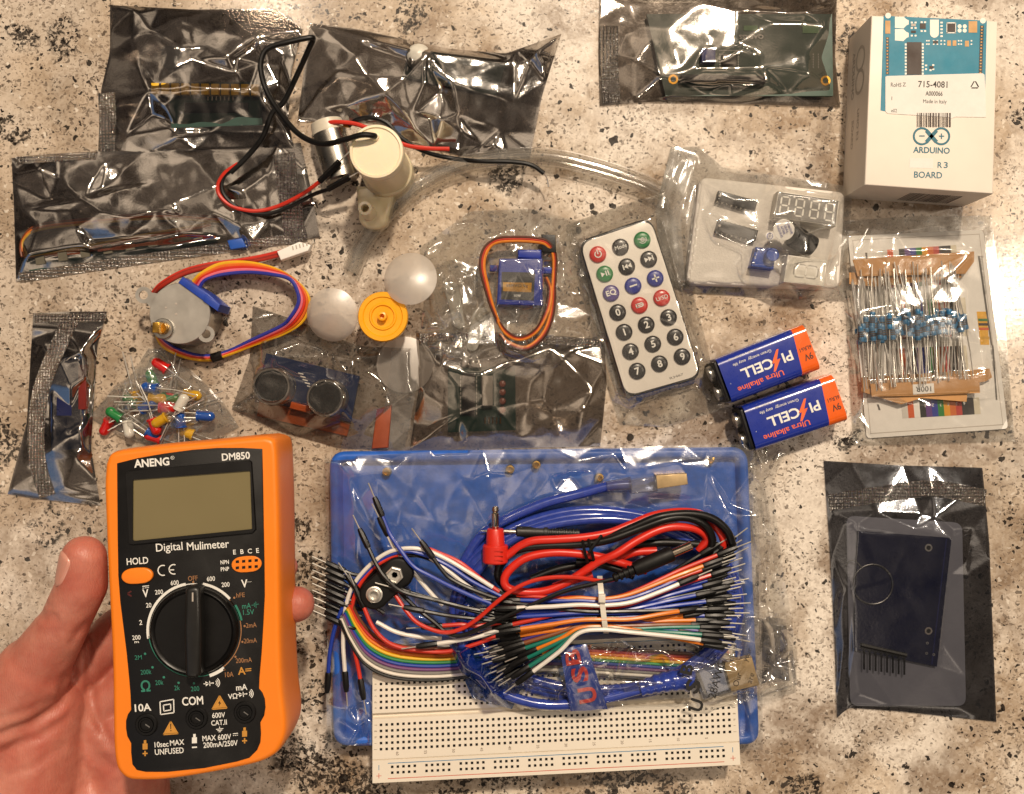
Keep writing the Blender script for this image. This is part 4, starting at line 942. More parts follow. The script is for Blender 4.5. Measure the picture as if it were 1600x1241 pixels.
# ---------------------------------------------------------------- bag of LEDs
def led_mat(n, h):
    c = lin(h); g = NG(n); p = g.bsdf(Base_Color=c, Roughness=0.15, Coat_Weight=0.5, Subsurface_Weight=0.5, Subsurface_Radius=(0.003, 0.003, 0.003)); return g.done(p)
LED = {'red': led_mat('red_lens', 'C21E1A'), 'green': led_mat('green_lens', '1E7A3A'), 'blue': led_mat('blue_lens', '1F4F9E'), 'yellow': led_mat('yellow_lens', 'C79A22'), 'clear': led_mat('clear_lens', 'CFCBC0')}
def led(colour, label):
    r = thing('led', label, 'LED', (0, 0, 0), 'coloured leds in the clear bag'); M_ = LED[colour]
    m = MB(); prof = [(0.0027, 0), (0.0027, 0.0009), (0.0023, 0.001), (0.0023, 0.0055)] + [(0.0023*math.cos(a), 0.0055+0.0023*math.sin(a)) for a in (0.3, 0.6, 0.9, 1.2, 1.5)]
    m.lathe((0, 0, 0), prof, M_, 20, axis=(1, 0, 0)); m.build('lens', r)
    for y, L in ((0.0011, 0.018), (-0.0011, 0.0155)):
        m = MB(); m.tube([(0, y, 0), (-L*0.5, y*1.15, 0.0006), (-L, y*1.3, 0)], 0.0003, METAL, 5); m.build('lead', r)
    return r
proto = {}
leds = [('red', 262, 573, 214, 6, 'topmost red led in the clear bag, beside the stepper motor'), ('red', 270, 612, 100, 5, 'red led standing upright above the middle of the led heap'), ('red', 249, 637, 0, 9, 'red led lying level in the middle of the led heap'), ('red', 252, 690, 197, 5, 'red led tucked against the top of the orange meter'),
        ('green', 185, 655, 213, 6, 'green led at the left of the heap with a tilted dome'), ('green', 212, 630, 205, 4, 'green led half under the yellow leds'), ('green', 255, 620, 3, 5, 'green led lying level behind the middle red one'),
        ('yellow', 232, 622, 0, 7, 'yellow led lying level left of the red leds'), ('yellow', 291, 614, 8, 6, 'yellow led pointing right near the long crossed leads'), ('yellow', 208, 608, 80, 4, 'yellow led upright at the upper left of the heap'), ('yellow', 294, 636, 160, 4, 'yellow led at the right end of the level red one'), ('yellow', 306, 683, 200, 4, 'dull yellow led nearest the orange meter'),
        ('blue', 218, 640, 333, 7, 'blue led slanting down at the left of the heap'), ('blue', 228, 675, 35, 6, 'blue led slanting up at the lower left of the heap'), ('blue', 312, 650, 4, 8, 'blue led pointing right at the right end of the heap'), ('blue', 285, 670, 268, 7, 'blue led pointing down toward the orange meter'), ('blue', 268, 655, 40, 4, 'blue led crossing under the middle of the heap'),
        ('clear', 195, 659, 80, 5, 'colourless led beside the tilted green one'), ('red', 165, 658, 120, 3, 'small red led at the left tip of the bag'), ('green', 240, 600, 250, 3, 'green led hidden deepest under the upper yellow one'), ('yellow', 262, 652, 150, 10, 'yellow led on top of the crossed blue leds in the middle'), ('red', 236, 655, 70, 9, 'red led standing up between the slanting blue leds'), ('clear', 280, 640, 300, 9, 'colourless led lying over the right part of the heap'), ('blue', 246, 606, 190, 8, 'blue led pointing left just below the topmost red one')]
for (cname, x, y, a, z, lb) in leds:
    if cname not in proto: proto[cname] = o = led(cname, lb)
    else: o = copy_tree(proto[cname]); o['label'] = lb
    x, y = 255+(x-255)*0.93, 642+(y-642)*0.93; o.location = W(x, y, z); o.rotation_euler = (random.uniform(0, 6), math.radians(random.uniform(-6, 10)), math.radians(-a)); o.rotation_mode = 'XYZ'
bag('clear_bag', 'crumpled clear bag of coloured leds above the orange meter', 'bag',
    [(178, 604), (205, 586), (232, 544), (262, 548)], [(262, 548), (318, 596), (350, 630), (374, 668)], [(138, 652), (180, 678), (240, 700), (310, 700), (374, 668)], [(178, 604), (158, 630), (138, 652)], CLEARH,
    ridges=[[(190, 600, 6), (230, 610, 11), (300, 605, 9)], [(200, 640, 10), (250, 630, 13), (320, 640, 11)], [(215, 672, 8), (280, 660, 11), (340, 655, 7)], [(150, 650, 3), (185, 640, 9)]],
    nrand=60, amp=2.4, puff=9, fine=0.8, fcell=12, seed=61, gate=1.3, smooth=1)

# ---------------------------------------------------------------- ultrasonic sensor in its grey bag
b = board('ultrasonic_sensor', 'ultrasonic distance sensor with two round black transducers in a grey bag', [(416, 552), (562, 588), (548, 660), (400, 622)], 1.5, 3.0, PCBB, 'sensor')
SOCK = pm('sensor_mesh', '0C0B0A', 0.7, var=0.5, vs=1800, bump=0.6, bs=2500); ALU = pm('aluminium', 'B4AFA8', 0.3, 1.0)
for (x, y) in ((424, 604), (508, 622)):
    c = W(x, y, 15); c0 = Vector((c.x, c.y, 0.003)); R_ = 29.5*MPP(15)
    m = MB(); m.lathe(c0, [(R_*1.02, 0), (R_*1.02, 0.001), (R_, 0.0012), (R_, 0.0116), (R_*0.96, 0.0121), (R_*0.88, 0.0121), (R_*0.86, 0.0110)], ALU, 40); t_ = m.build('transducer', b)
    m = MB(); m.lathe(c0, [(R_*0.86, 0.0105), (R_*0.86, 0.0112), (0.00001, 0.0113)], SOCK, 32); m.build('mesh', t_)
block(b, 'crystal', [(455, 628), (487, 636), (484, 646), (452, 638)], 3, 6, pm('orange_plastic', 'C8571C', 0.35))
mb = MB()
for i in range(6): mb.poly([W(466+i*3.4, 582+i*5-k*2, 3.2) for k in (0,)] + [W(474+i*3.4, 584+i*5, 3.2), W(474+i*3.4, 586+i*5, 3.2), W(466+i*3.4, 584+i*5, 3.2)], INKW)
mb.build('silkscreen', b, smooth=0)
pn = MB(); pn.prism([W(x, y, 5) for x, y in ((402, 624), (545, 662), (540, 682), (398, 650))], 0.0006, 0.0012, pm('copper_brown', '9A4A22', 0.35, var=0.1)); pn.build('header_shroud', b)
oc = MB(); oc.prism([W(x, y, 4) for x, y in ((588, 640), (612, 632), (606, 700), (580, 702))], 0.001, 0.0035, pm('rust_plastic', '8A3F20', 0.45), 0.0006)
tag(oc.build('plastic_clip'), 'orange plastic strip inside the grey zip bag, beside the blue tray', 'clip')
bag('grey_bag', 'greyish translucent zip bag round the ultrasonic sensor', 'bag',
    [(395, 478), (470, 503), (560, 541), (655, 545)], [(655, 545), (658, 620), (640, 705)], [(362, 640), (430, 672), (530, 701), (640, 705)], [(395, 478), (390, 560), (362, 640)], film_mat('grey_film', (0.76, 0.75, 0.74, 1), 1, (0.8, 0.78, 0.76, 1), 0.12, 0.8, 0.09, haze=0.02),
    ridges=[[(393, 500, 1.5), (412, 545, 6), (415, 570, 12)], [(428, 552, 8), (470, 535, 7), (500, 545, 7), (510, 556, 7.4), (490, 560, 7), (428, 556, 8), (432, 572, 10), (515, 602, 12)], [(575, 530, 3), (552, 560, 8), (548, 600, 12)], [(552, 560, 7.5), (605, 552, 3)], [(520, 552, 6), (530, 572, 8), (545, 590, 9)], [(362, 640, 0.8), (400, 640, 5), (425, 655, 4)], [(500, 668, 5), (540, 680, 3), (560, 700, 1)]],
    obs=[([(424+29*math.cos(a), 604+29*math.sin(a)) for a in np.linspace(0, 6.28, 13)[:-1]], 15.4), ([(508+29*math.cos(a), 622+29*math.sin(a)) for a in np.linspace(0, 6.28, 13)[:-1]], 15.4), ([(632+45*math.cos(a), 570+45*math.sin(a)) for a in np.linspace(0, 6.28, 19)[:-1] if 632+45*math.cos(a) < 652], 3.2)],
    nrand=14, amp=0.9, puff=4, fine=0.2, fcell=20, smooth=3, wave=0.25, seed=71, seals=[([(634, 550), (626, 620), (610, 700)], 44)], sealmat=film_mat('grey_zip', (0.80, 0.79, 0.78, 1), 1, (0.8, 0.8, 0.8, 1), 0.10, 0.8, 0.16, haze=0.10))

# ---------------------------------------------------------------- motor driver board in the middle silver bag
b = board('driver_board', 'dark green driver board with long chip and four round lamps, in the middle silver bag', [(700, 575), (805, 572), (806, 672), (700, 676)], 1.2, 2.8, PCBT)
block(b, 'chip', R4(722, 583, 742, 648), 2.8, 4.4, CHIP); block(b, 'connector', R4(753, 587, 770, 634), 2.8, 6.4, pm('grey_white_plastic', 'BDB9B0', 0.4), 0.0004)
for i, y in enumerate((600, 613, 627, 641)):
    m = MB(); m.lathe(W(785, y, 2.8), [(0.0016, 0), (0.0016, 0.002), (0.0012, 0.0028), (0.00001, 0.0031)], pm('milky_lamp', '9C5848' if i in (0, 3) else '8C8A80', 0.25), 16); m.build('lamp', b)
mb = MB()
for i in range(10):
    for x in (719, 744): mb.poly([W(x, 588+i*6.2, 4.5), W(x+1.4, 588+i*6.2, 4.5), W(x+1.4, 592+i*6.2, 4.5), W(x, 592+i*6.2, 4.5)], METAL)
for i in range(5): mb.tube([W(758+i*6, 652, 4), W(758+i*6, 662, 4)], 0.0003, GOLD, 5)
mb.build('solder_pins', b, smooth=0)
bag('antistatic_bag', 'silver bag with a green driver board, wedged between servo and blue tray', 'bag',
    [(650, 520), (760, 519), (860, 524), (945, 530)], [(945, 530), (948, 600), (938, 697)], [(640, 706), (780, 701), (938, 697)], [(650, 520), (655, 600), (640, 706)], ANTIL,
    ridges=[[(690, 572, 3), (722, 584, 5.6), (800, 566, 7.2), (858, 542, 5), (880, 560, 6)], [(722, 584, 5.6), (716, 606, 4.6)], [(642, 702, 0.9), (690, 665, 4.6), (718, 648, 5), (660, 612, 3.5)], [(825, 629, 6), (850, 626, 7.2), (868, 640, 5.6)], [(825, 629, 6), (862, 650, 5), (884, 690, 1.4)], [(770, 687, 2.6), (815, 686, 3.2), (836, 700, 1)], [(862, 558, 5.6), (890, 548, 4.2), (940, 536, 1)], [(880, 655, 5), (910, 640, 6), (925, 610, 4)], [(830, 600, 6), (850, 575, 6.4)]],
    obs=[(R4(751, 585, 772, 636), 6.6), ([(656, 532), (672, 550), (678, 570), (672, 592), (656, 608)], 3.0)], nrand=8, amp=0.7, puff=4.2, fine=0.12, fcell=26, smooth=3, wave=0.35, seed=81, zoff=0.4, seals=[([(655, 528), (780, 526), (940, 538)], 13)])

# ---------------------------------------------------------------- blue micro servo
SBL = pm('servo_blue', '20338F', 0.3, var=0.05, Coat_Weight=0.4)
root = thing('micro_servo', 'small blue servo with black and gold sticker in a clear bag', 'servo', W(812, 440, 1))
block(root, 'case', [(780, 404), (848, 404), (848, 478), (776, 476)], 1, 12, SBL, 0.0005)
block(root, 'flange', [(765, 414), (868, 418), (868, 428), (765, 424)], 4.5, 6.8, SBL); block(root, 'gear_case', [(809, 390), (846, 390), (846, 405), (809, 403)], 1.5, 11.5, SBL, 0.0008)
mb = MB(); mb.prism([W(x, y, 12) for x, y in ((784, 425), (836, 426), (834, 470), (783, 468))], 0.01195, 0.01212, CHIP); lb = mb.build('sticker', root)
mb = MB(); mb.poly([W(x, y, 12.16) for x, y in ((786, 441), (831, 442), (830, 457), (786, 455))], GOLD); mb.text('SERVO 9g', W(808, 447, 12.22), 4*MPP(12), INKB, -0.02, 0.01, 34*MPP(12)); mb.text('SG90', W(808, 462, 12.22), 3.4*MPP(12), INKW, -0.02, 0.0); mb.build('printing', lb, smooth=0)
for i, (n, h) in enumerate((('servo_brown', '4E2413'), ('servo_red', 'A82C14'), ('servo_orange', 'C8741E'))):
    o = i*2.8
    mb = MB(); mb.tube(wire([(852+o*0.3, 434, 7), (858+o*0.5, 455, 9), (853+o*0.6, 485, 10.5), (838, 515+o*0.6, 11), (812, 528+o*0.5, 11), (788, 515+o*0.7, 11.5), (770+o*0.4, 485, 12), (757+o*0.8, 445, 12), (751+o*0.9, 415, 11), (756+o, 390+o*0.3, 10), (775, 374+o, 9), (805, 371+o, 8.6), (840, 373+o, 8.4), (858-o*0.6, 380+o*0.7, 8), (868-o*0.6, 400, 7.5), (867-o*0.5, 440, 8), (864-o*0.7, 490, 9), (850-o*0.6, 525-o*0.3, 9.6), (822, 546-o*0.6, 10), (795, 538-o*0.5, 10), (781, 522, 9.6)]), 0.0008, pm(n, h, 0.42), 8); mb.build('lead', root)
block(root, 'connector', [(846, 366), (868, 367), (869, 395), (847, 394)], 5, 8.5, BLACKP)
HORN = film_mat('horn_plastic', (0.8, 0.79, 0.76, 1), 1, (0.9, 0.9, 0.9, 1), 0.05, 0.6, 0.25, haze=0.6, hazec=lin('DAD6CC'))
def horn(name, label, a, b, ra, rb, z):
    A_, B_ = W(*a, z), W(*b, z); d = (B_-A_); L = d.length; d.normalize(); s_ = Vector((-d.y, d.x, 0)); pts_ = []
    a0 = math.atan2(d.y, d.x)
    for i in range(13): t = a0 + math.pi/2 + math.pi*i/12; pts_.append((A_.x+ra*math.cos(t), A_.y+ra*math.sin(t)))
    for i in range(13): t = a0 - math.pi/2 + math.pi*i/12; pts_.append((B_.x+rb*math.cos(t), B_.y+rb*math.sin(t)))
    r = thing(name, label, 'servo horn', A_); m = MB(); m.prism(pts_, z/1000, z/1000+0.0014, HORN, 0.0003); m.build('arm', r)
    m = MB(); m.lathe(A_+Vector((0, 0, 0.0014)), [(0.0022, 0), (0.0022, 0.0012), (0.0012, 0.0012), (0.0011, 0.0003)], HORN, 20); m.build('hub', r)
    m = MB()
    for i in range(5): disc(m, A_ + d*(L*(0.32+0.155*i)) + Vector((0, 0, 0.00145)), 0.00042, GREYP, 10)
    m.build('screw_holes', r, smooth=0)
horn('servo_horn', 'white single arm servo horn with a row of holes, left of the servo', (752, 495), (738, 540), 0.0040, 0.0026, 4)
horn('servo_horn', 'pale double arm servo horn in the small crinkled sachet by the fan', (706, 452), (718, 506), 0.0032, 0.0024, 2)
bag('sachet', 'small crinkled clear sachet with a pale servo horn between fan and servo', 'sachet',
    [(668, 424), (705, 404), (748, 418)], [(748, 418), (744, 500), (752, 580)], [(655, 552), (700, 566), (752, 580)], [(668, 424), (672, 490), (655, 552)], CLEAR,
    ridges=[[(700, 420, 3), (724, 440, 7), (716, 490, 8), (690, 520, 5)], [(660, 530, 2), (700, 528, 6), (735, 532, 5)], [(675, 450, 2), (700, 470, 6), (690, 500, 5)]], nrand=40, amp=1.8, puff=5, fine=0.8, fcell=12, seed=95, gate=1.3, smooth=1, zoff=0.2)
bag('clear_bag', 'crumpled clear plastic bag round the blue servo', 'bag',
    [(655, 388), (735, 330), (830, 326), (905, 346)], [(905, 346), (925, 440), (940, 532)], [(652, 562), (700, 572), (752, 592), (850, 585), (940, 532)], [(655, 388), (664, 460), (652, 562)], CLEAR,
    ridges=[[(690, 420, 5), (722, 430, 8), (720, 480, 8), (700, 510, 5)], [(655, 520, 2), (720, 524, 7)], [(780, 400, 12.6), (775, 480, 12.6), (790, 545, 12), (830, 560, 9)], [(700, 350, 4), (740, 345, 6), (770, 372, 10)], [(850, 345, 5), (875, 370, 9), (880, 440, 9)], [(860, 340, 4), (905, 346, 1.4)], [(870, 520, 10), (905, 500, 4)], [(735, 570, 4), (790, 552, 8)], [(745, 400, 9), (722, 430, 8)], [(840, 470, 12.8), (830, 500, 12.6), (812, 520, 12)]],
    obs=[([(780, 404), (848, 404), (848, 478), (776, 476)], 12.6)], nrand=70, amp=2.0, puff=7, fine=0.7, fcell=15, seed=91, gate=1.2, smooth=1, zoff=0.3)

# ---------------------------------------------------------------- remote's bag
bag('clear_bag', 'loose clear sleeve round the white remote control, printed in red at its end', 'bag',
    [(884, 352), (960, 324), (1042, 300)], [(1042, 300), (1072, 420), (1100, 520), (1128, 640)], [(968, 664), (1040, 668), (1128, 640)], [(884, 352), (905, 440), (935, 560), (968, 664)], CLEAR,
    ridges=[[(890, 372, 4), (1000, 330, 5), (1036, 330, 3)], [(895, 400, 3), (960, 610, 5), (985, 640, 2)], [(1035, 345, 6), (1100, 560, 6), (1100, 620, 2)], [(990, 395, 8.6), (1010, 380, 9), (1030, 376, 7.6)], [(1044, 470, 9), (1064, 468, 8), (1078, 505, 8)], [(975, 620, 6), (1070, 580, 8.4), (1096, 574, 6)]],
    obs=[(rq, 8.2)], nrand=14, amp=0.6, puff=6, fine=0.35, fcell=22, seed=101, gate=0.6, zoff=0.2)
mb = MB(); RI = pm('red_print', 'B0465A', 0.5)
for i in range(7): mb.text('DLXDPBMO'[i], W(985+i*10, 632-5*i if i < 4 else 612+(i-4)*7, 9.6-(i*0.2)), 4.5*MPP(9), RI, 0.4, 0.0)
# ---------------------------------------------------------------- foam pad with small parts in a zip bag
FOAM = pm('white_foam', 'E8E1D8', 0.85, var=0.05, vs=700, bump=0.6, bs=1400)
mb = MB(); mb.prism(round_poly([W(1094, 276, 7), W(1322, 300, 7), W(1312, 452, 7), W(1072, 444, 7)], 0.004), 0.0005, 0.0072, FOAM, 0.0018)
tag(mb.build('foam_pad'), 'white foam pad carrying small electronic parts in a zip bag', 'foam')
IC = pm('ic_black', '1E1B1A', 0.35)
def ic(label, q, z=7.3):
    r = thing('logic_chip', label, 'chip', W(sum(p[0] for p in q)/4, sum(p[1] for p in q)/4, z), 'pair of black chips on the foam')
    f = quadmap(q, z+4.2); m = MB(); m.prism([f(0, 0.08), f(1, 0.08), f(1, 0.92), f(0, 0.92)], z/1000, (z+3.6)/1000, IC, 0.0003); m.build('package', r)
    m = MB(); disc(m, f(0.06, 0.5, -0.4), 0.0006, GREYP, 10); m.build('notch', r, smooth=0)
    m = MB()
    for i in range(8):
        for v, w in ((0.0, 0.09), (1.0, 0.91)):
            a = f(0.06+0.12*i, v, -2.4); c = f(0.06+0.12*i, w, -1.6); m.tube([c, a, a - Vector((0, 0, 0.002))], 0.0004, METAL, 4)
    m.build('legs', r)
ic('upper black chip on the white foam pad, with a bright crease across it', [(1124, 296), (1185, 312), (1180, 331), (1119, 313)]); ic('lower black chip on the white foam pad, above the blue knob', [(1124, 341), (1186, 358), (1181, 377), (1118, 362)])
SEGF = pm('segment_face', '77736E', 0.35, var=0.04); SEG = pm('segment_white', 'E8E4DA', 0.35); 
def digit(m, f, u0, u1, v0, v1, dz, mat, mirror=False):
    w = (u1-u0); h = (v1-v0); t = 0.17
    def hs(v): 
        m.poly([f(u0+w*0.14, v, dz), f(u0+w*0.26, v-h*0.045, dz), f(u1-w*0.26, v-h*0.045, dz), f(u1-w*0.14, v, dz), f(u1-w*0.26, v+h*0.045, dz), f(u0+w*0.26, v+h*0.045, dz)], mat)
    def vsg(u, va, vb): m.poly([f(u, va+h*0.03, dz), f(u+w*0.085, va+h*0.09, dz), f(u+w*0.085, vb-h*0.09, dz), f(u, vb-h*0.03, dz), f(u-w*0.085, vb-h*0.09, dz), f(u-w*0.085, va+h*0.09, dz)], mat)
    vm = (v0+v1)/2
    for v in (v0, vm, v1): hs(v)
    for u in (u0+w*0.08, u1-w*0.08): vsg(u, v0, vm); vsg(u, vm, v1)
q4 = [(1216, 298.5), (1312, 313), (1306, 354), (1209.5, 340)]
r = thing('four_digit_display', 'four digit segment display with grey face on the foam pad', 'display', W(1260, 326, 7))
block(r, 'housing', q4, 7.2, 14.8, pm('display_white', 'D6D0C4', 0.4)); f = quadmap(q4, 14.85); mb = MB(); qrect(mb, f, 0.012, 0.03, 0.988, 0.97, SEGF, 0.05); mb.build('face', r, smooth=0)
mb = MB()
for i in range(4):
    digit(mb, f, 0.06+i*0.242, 0.215+i*0.242, 0.18, 0.82, 0.12, SEG); 
    if i: disc(mb, f(0.03+i*0.242, 0.13, 0.12), 0.0005, SEG, 10)
mb.build('segments', r, smooth=0)
q1 = [(1231, 398), (1293, 407), (1287, 448), (1224, 441)]
r = thing('one_digit_display', 'single white digit display lying sideways on the foam pad', 'display', W(1258, 424, 7))
block(r, 'housing', q1, 7.2, 14.2, SEG); f = quadmap(q1, 14.25); g2 = lambda u, v, dz=0.0: f(v, u, dz)
mb = MB(); qrect(mb, f, 0.03, 0.05, 0.97, 0.95, pm('segment_face_white', 'DCD6CA', 0.35), 0.04); digit(mb, g2, 0.27, 0.78, 0.22, 0.80, 0.10, pm('segment_grey', '9A948A', 0.35)); 
digit(mb, lambda u, v, dz=0.0: g2(0.525+(u-0.525)*0.9, 0.51+(v-0.51)*0.95, dz), 0.29, 0.76, 0.24, 0.78, 0.14, SEG); mb.build('face', r, smooth=0)
r = thing('buzzer', 'black cylindrical buzzer with a round white sticker on its end', 'buzzer', W(1243, 370, 7))
bc0 = W(1261, 382, 14); bax = (W(1227, 361, 17) - bc0).normalized()
mb = MB(); mb.lathe(bc0, [(0.0038, -0.003), (0.0047, -0.0025), (0.0048, 0.0), (0.0048, 0.0075), (0.0044, 0.008)], BLACKP, 32, axis=bax); mb.build('body', r)
scn = W(1225, 359, 19); mb = MB(); ps = [Vector((scn.x+16*MPP(19)*math.cos(a), scn.y+16*MPP(19)*math.sin(a), scn.z)) for a in [math.radians(d) for d in range(250, 250-300, -12)]]
t0 = W(1203, 369, 18.6); ps += [Vector((t0.x+6.5*MPP(19)*math.cos(a), t0.y+6.5*MPP(19)*math.sin(a), t0.z)) for a in [math.radians(d) for d in range(300, 300-211, -20)]][::1]
ps = sorted(ps[:0], key=lambda p: 0) or ps
mb2 = MB(); mb2.lathe(scn - Vector((0, 0, 0.0002)), [(16.5*MPP(19), 0), (16.5*MPP(19), 0.0002), (0.00001, 0.0002)], PAPER, 32); mb2.lathe(t0 + Vector((0, 0, 0.0)), [(6.8*MPP(19), 0), (6.8*MPP(19), 0.00015), (0.00001, 0.00016)], PAPER, 20); st = mb2.build('sticker', r)
VIO = pm('violet_ink', '3B3C8C', 0.5); mb = MB()
for i, s_ in enumerate(('REMOVE', 'SEAL', 'AFTER', 'WASHING')): mb.text(s_, W(1234-i*5.2, 356+i*1.8, 19.4), 3.6*MPP(19), VIO, math.radians(-68), 0.01, (20 if i in (0, 3) else 14)*MPP(19))
ring(mb, W(1203, 369, 19.2), 4.0*MPP(19), 4.8*MPP(19), VIO, 20); mb.text('+', W(1203, 369, 19.2), 4*MPP(19), VIO, 0.3, 0.01); mb.build('printing', st, smooth=0)
r = thing('potentiometer', 'blue trimmer potentiometer with round knob on the foam pad', 'potentiometer', W(1193, 402, 7))
POT = pm('pot_blue', '1546A8', 0.4, var=0.05); block(r, 'base', [(1181, 386), (1212, 388), (1209, 421), (1173, 416)], 7.2, 13, POT, 0.0004)
mb = MB(); mb.lathe(W(1204, 400, 13), [(0.0029, 0), (0.0029, 0.0035), (0.0026, 0.0039), (0.00001, 0.004)], POT, 24); kn = mb.build('knob', r)
mb = MB()
for i in range(3): mb.lathe(W(1182-i*2.4, 392+i*9.5, 13), [(0.0007, 0.00), (0.0007, 0.0001)], pm('pot_dark', '0E2C70', 0.5), 10)
mb.build('pin_recesses', r)
bag('zip_bag', 'clear zip bag with the white foam pad and small parts', 'bag',
    [(1048, 230), (1092, 229), (1130, 262), (1218, 275), (1332, 292)], [(1332, 292), (1326, 380), (1320, 470)], [(1036, 440), (1066, 456), (1200, 466), (1320, 470)], [(1048, 230), (1024, 330), (1036, 440)], CLEARH,
    ridges=[[(1091, 240, 2), (1064, 330, 3.5), (1052, 400, 3.2), (1045, 440, 1.5)], [(1090, 270, 4), (1074, 440, 6)], [(1124, 305, 12), (1150, 312, 12.6), (1168, 318, 12), (1160, 326, 11.6), (1185, 352, 13)], [(1116, 312, 9), (1100, 333, 9), (1140, 340, 11.4), (1190, 356, 13)], [(1118, 372, 10), (1165, 386, 12), (1196, 390, 17)], [(1204, 392, 18), (1250, 372, 20), (1318, 330, 6)], [(1100, 250, 2), (1130, 268, 4), (1200, 272, 4), (1214, 298, 15)]],
    obs=[(q4, 15.4), (q1, 14.8), ([(1209, 347), (1240, 344), (1262, 366), (1262, 396), (1240, 400), (1200, 376)], 19.8), ([(1181, 386), (1214, 388), (1212, 418), (1173, 416)], 17.4), ([(1124, 296), (1185, 312), (1180, 331), (1119, 313)], 11.2), ([(1124, 341), (1186, 358), (1181, 377), (1118, 362)], 11.2), ([(1096, 282), (1318, 303), (1308, 448), (1076, 440)], 7.6)],
    nrand=20, amp=0.7, puff=6, fine=0.3, fcell=18, seed=111, seals=[([(1068, 236), (1046, 330), (1052, 448)], 38)], sealmat=ZIP)

# ---------------------------------------------------------------- resistor pack
cq = [(1325, 369), (1536, 359), (1575, 670), (1354, 685)]
root = thing('colour_chart_card', 'white card with resistor colour charts under the taped resistors', 'card', W(1450, 520, 0.5))
mb = MB(); mb.prism(round_poly([W(x, y, 0.8) for x, y in cq], 0.002), 0.0006, 0.0009, PAPER); mb.build('card', root)
f = quadmap(cq, 0.92); mb = MB()
for u0, v0, u1, v1 in ((0.03, 0.02, 0.97, 0.0235), (0.03, 0.976, 0.97, 0.98), (0.03, 0.02, 0.034, 0.98), (0.966, 0.02, 0.97, 0.98)): qrect(mb, f, u0, v0, u1, v1, GREYP, 0.03)
mb.build('border', root, smooth=0)
chart = ['C9C4BC', 'C8551E', 'E4E0DA', '191717', '5A3278', '27348F', '1E7A2E', 'D9961C', 'C8641C', 'B02A1E', '191717', '2A2422', 'CFC6B0']
mb = MB()
def chartrow(x0, y0, x1, y1, h, sl):
    n = len(chart)
    for i, c in enumerate(chart):
        a = i/n; b_ = (i+1)/n; P_ = lambda t, dy: W(x0+(x1-x0)*t + dy*0.09, y0+(y1-y0)*t+dy, 1.02)
        mb.poly([P_(a, 0), P_(b_, 0), P_(b_, h), P_(a, h)], pm('chart_%s' % ('abcdefghijklm'[i] if chart.index(c) == i else 'abcdefghijklm'[chart.index(c)]), c, 0.5, var=0.03))
chartrow(1377, 391, 1494, 383, 60, 0); chartrow(1396, 470, 1508, 465, 60, 0); chartrow(1396, 545, 1510, 540, 60, 0); chartrow(1408, 628, 1530, 621, 26, 0)
for i in range(7):
    t = 0.2+i*0.1; mb.text('0123456'[i], W(1408+122*t+1, 636-7*t, 1.1), 5*MPP(1), INKW, math.pi, 0.0)
mb.build('colour_charts', root, smooth=0)
mb = MB()
for (x0, y0, x1, y1, w) in ((1352, 395, 1366, 590, 3), (1528, 400, 1548, 540, 3), (1550, 540, 1556, 625, 2.4), (1370, 632, 1373, 641, 3)):
    mb.poly([W(x0, y0, 1.0), W(x0+w, y0, 1.0), W(x1+w, y1, 1.0), W(x1, y1, 1.0)], pm('line_grey', '5E5954', 0.5))
mb.text('Resistor colour code', W(1537, 430, 1.0), 5*MPP(1), pm('line_grey', '5E5954', 0.5), math.radians(-84), 0, 60*MPP(1)); mb.text('5 Band Code', W(1552, 560, 1.0), 5*MPP(1), pm('line_grey', '5E5954', 0.5), math.radians(-84), 0, 40*MPP(1)); mb.text('4 Band Code', W(1353, 560, 1.0), 5*MPP(1), pm('line_grey', '5E5954', 0.5), math.radians(96), 0, 44*MPP(1))
mb.build('print_lines', root, smooth=0)
mb = MB(); YR = pm('chart_yellow', 'DDA41E', 0.5)
mb.poly([W(x, y, 1.0) for x, y in ((1526, 487), (1541, 487), (1546, 539), (1532, 539))], YR)
for y, c in ((498, '2E6E2A'), (505, '3A2A1E'), (512, 'C8551E'), (526, 'C8961C')): mb.poly([W(x, yy, 1.06) for x, yy in ((1527+(y-487)*0.09, y), (1542+(y-487)*0.09, y), (1543+(y-487)*0.09, y+4), (1528+(y-487)*0.09, y+4))], pm('band_' + {'2E6E2A': 'green', '3A2A1E': 'brown', 'C8551E': 'orange', 'C8961C': 'gold'}[c], c, 0.5))
mb.build('drawn_resistor', root, smooth=0)
RBL = pm('resistor_blue', '2C6A94', 0.35, var=0.08); BND = [pm('band_dark', '2A1C16', 0.4), pm('band_brown', '5A2E18', 0.4), pm('band_black', '141212', 0.4)]
def resistor(label):
    r = thing('resistor', label, 'resistor', (0, 0, 0), 'blue metal film resistors on paper tape')
    m = MB(); h = 0.0036; pr = [(0.0004, -h), (0.00115, -h*0.96), (0.0013, -h*0.8), (0.0013, -h*0.55), (0.00118, -h*0.45)]
    for t in (-0.3, -0.05, 0.2): pr += [(0.00117, h*t-0.0004), (0.00118, h*t-0.00035), (0.00118, h*t+0.00035), (0.00117, h*t+0.0004)]
    pr += [(0.00118, h*0.45), (0.0013, h*0.55), (0.0013, h*0.8), (0.00105, h*0.96), (0.0004, h)]
    mm = [None]*(len(pr)-1)
    for k in range(3): mm[5+k*4+1] = BND[k]; 
    m.lathe((0, 0, 0), pr, RBL, 12, axis=(0, 1, 0), mats=mm); m.build('body', r)
    for s_ in (1, -1):
        m = MB(); m.tube([(0, s_*h, 0), (0.0004*s_, s_*0.0135, -0.0004), (0, s_*0.0245, -0.0006)], 0.00028, METAL, 5); m.build('lead', r)
    return r
rs0 = None; random.seed(5)
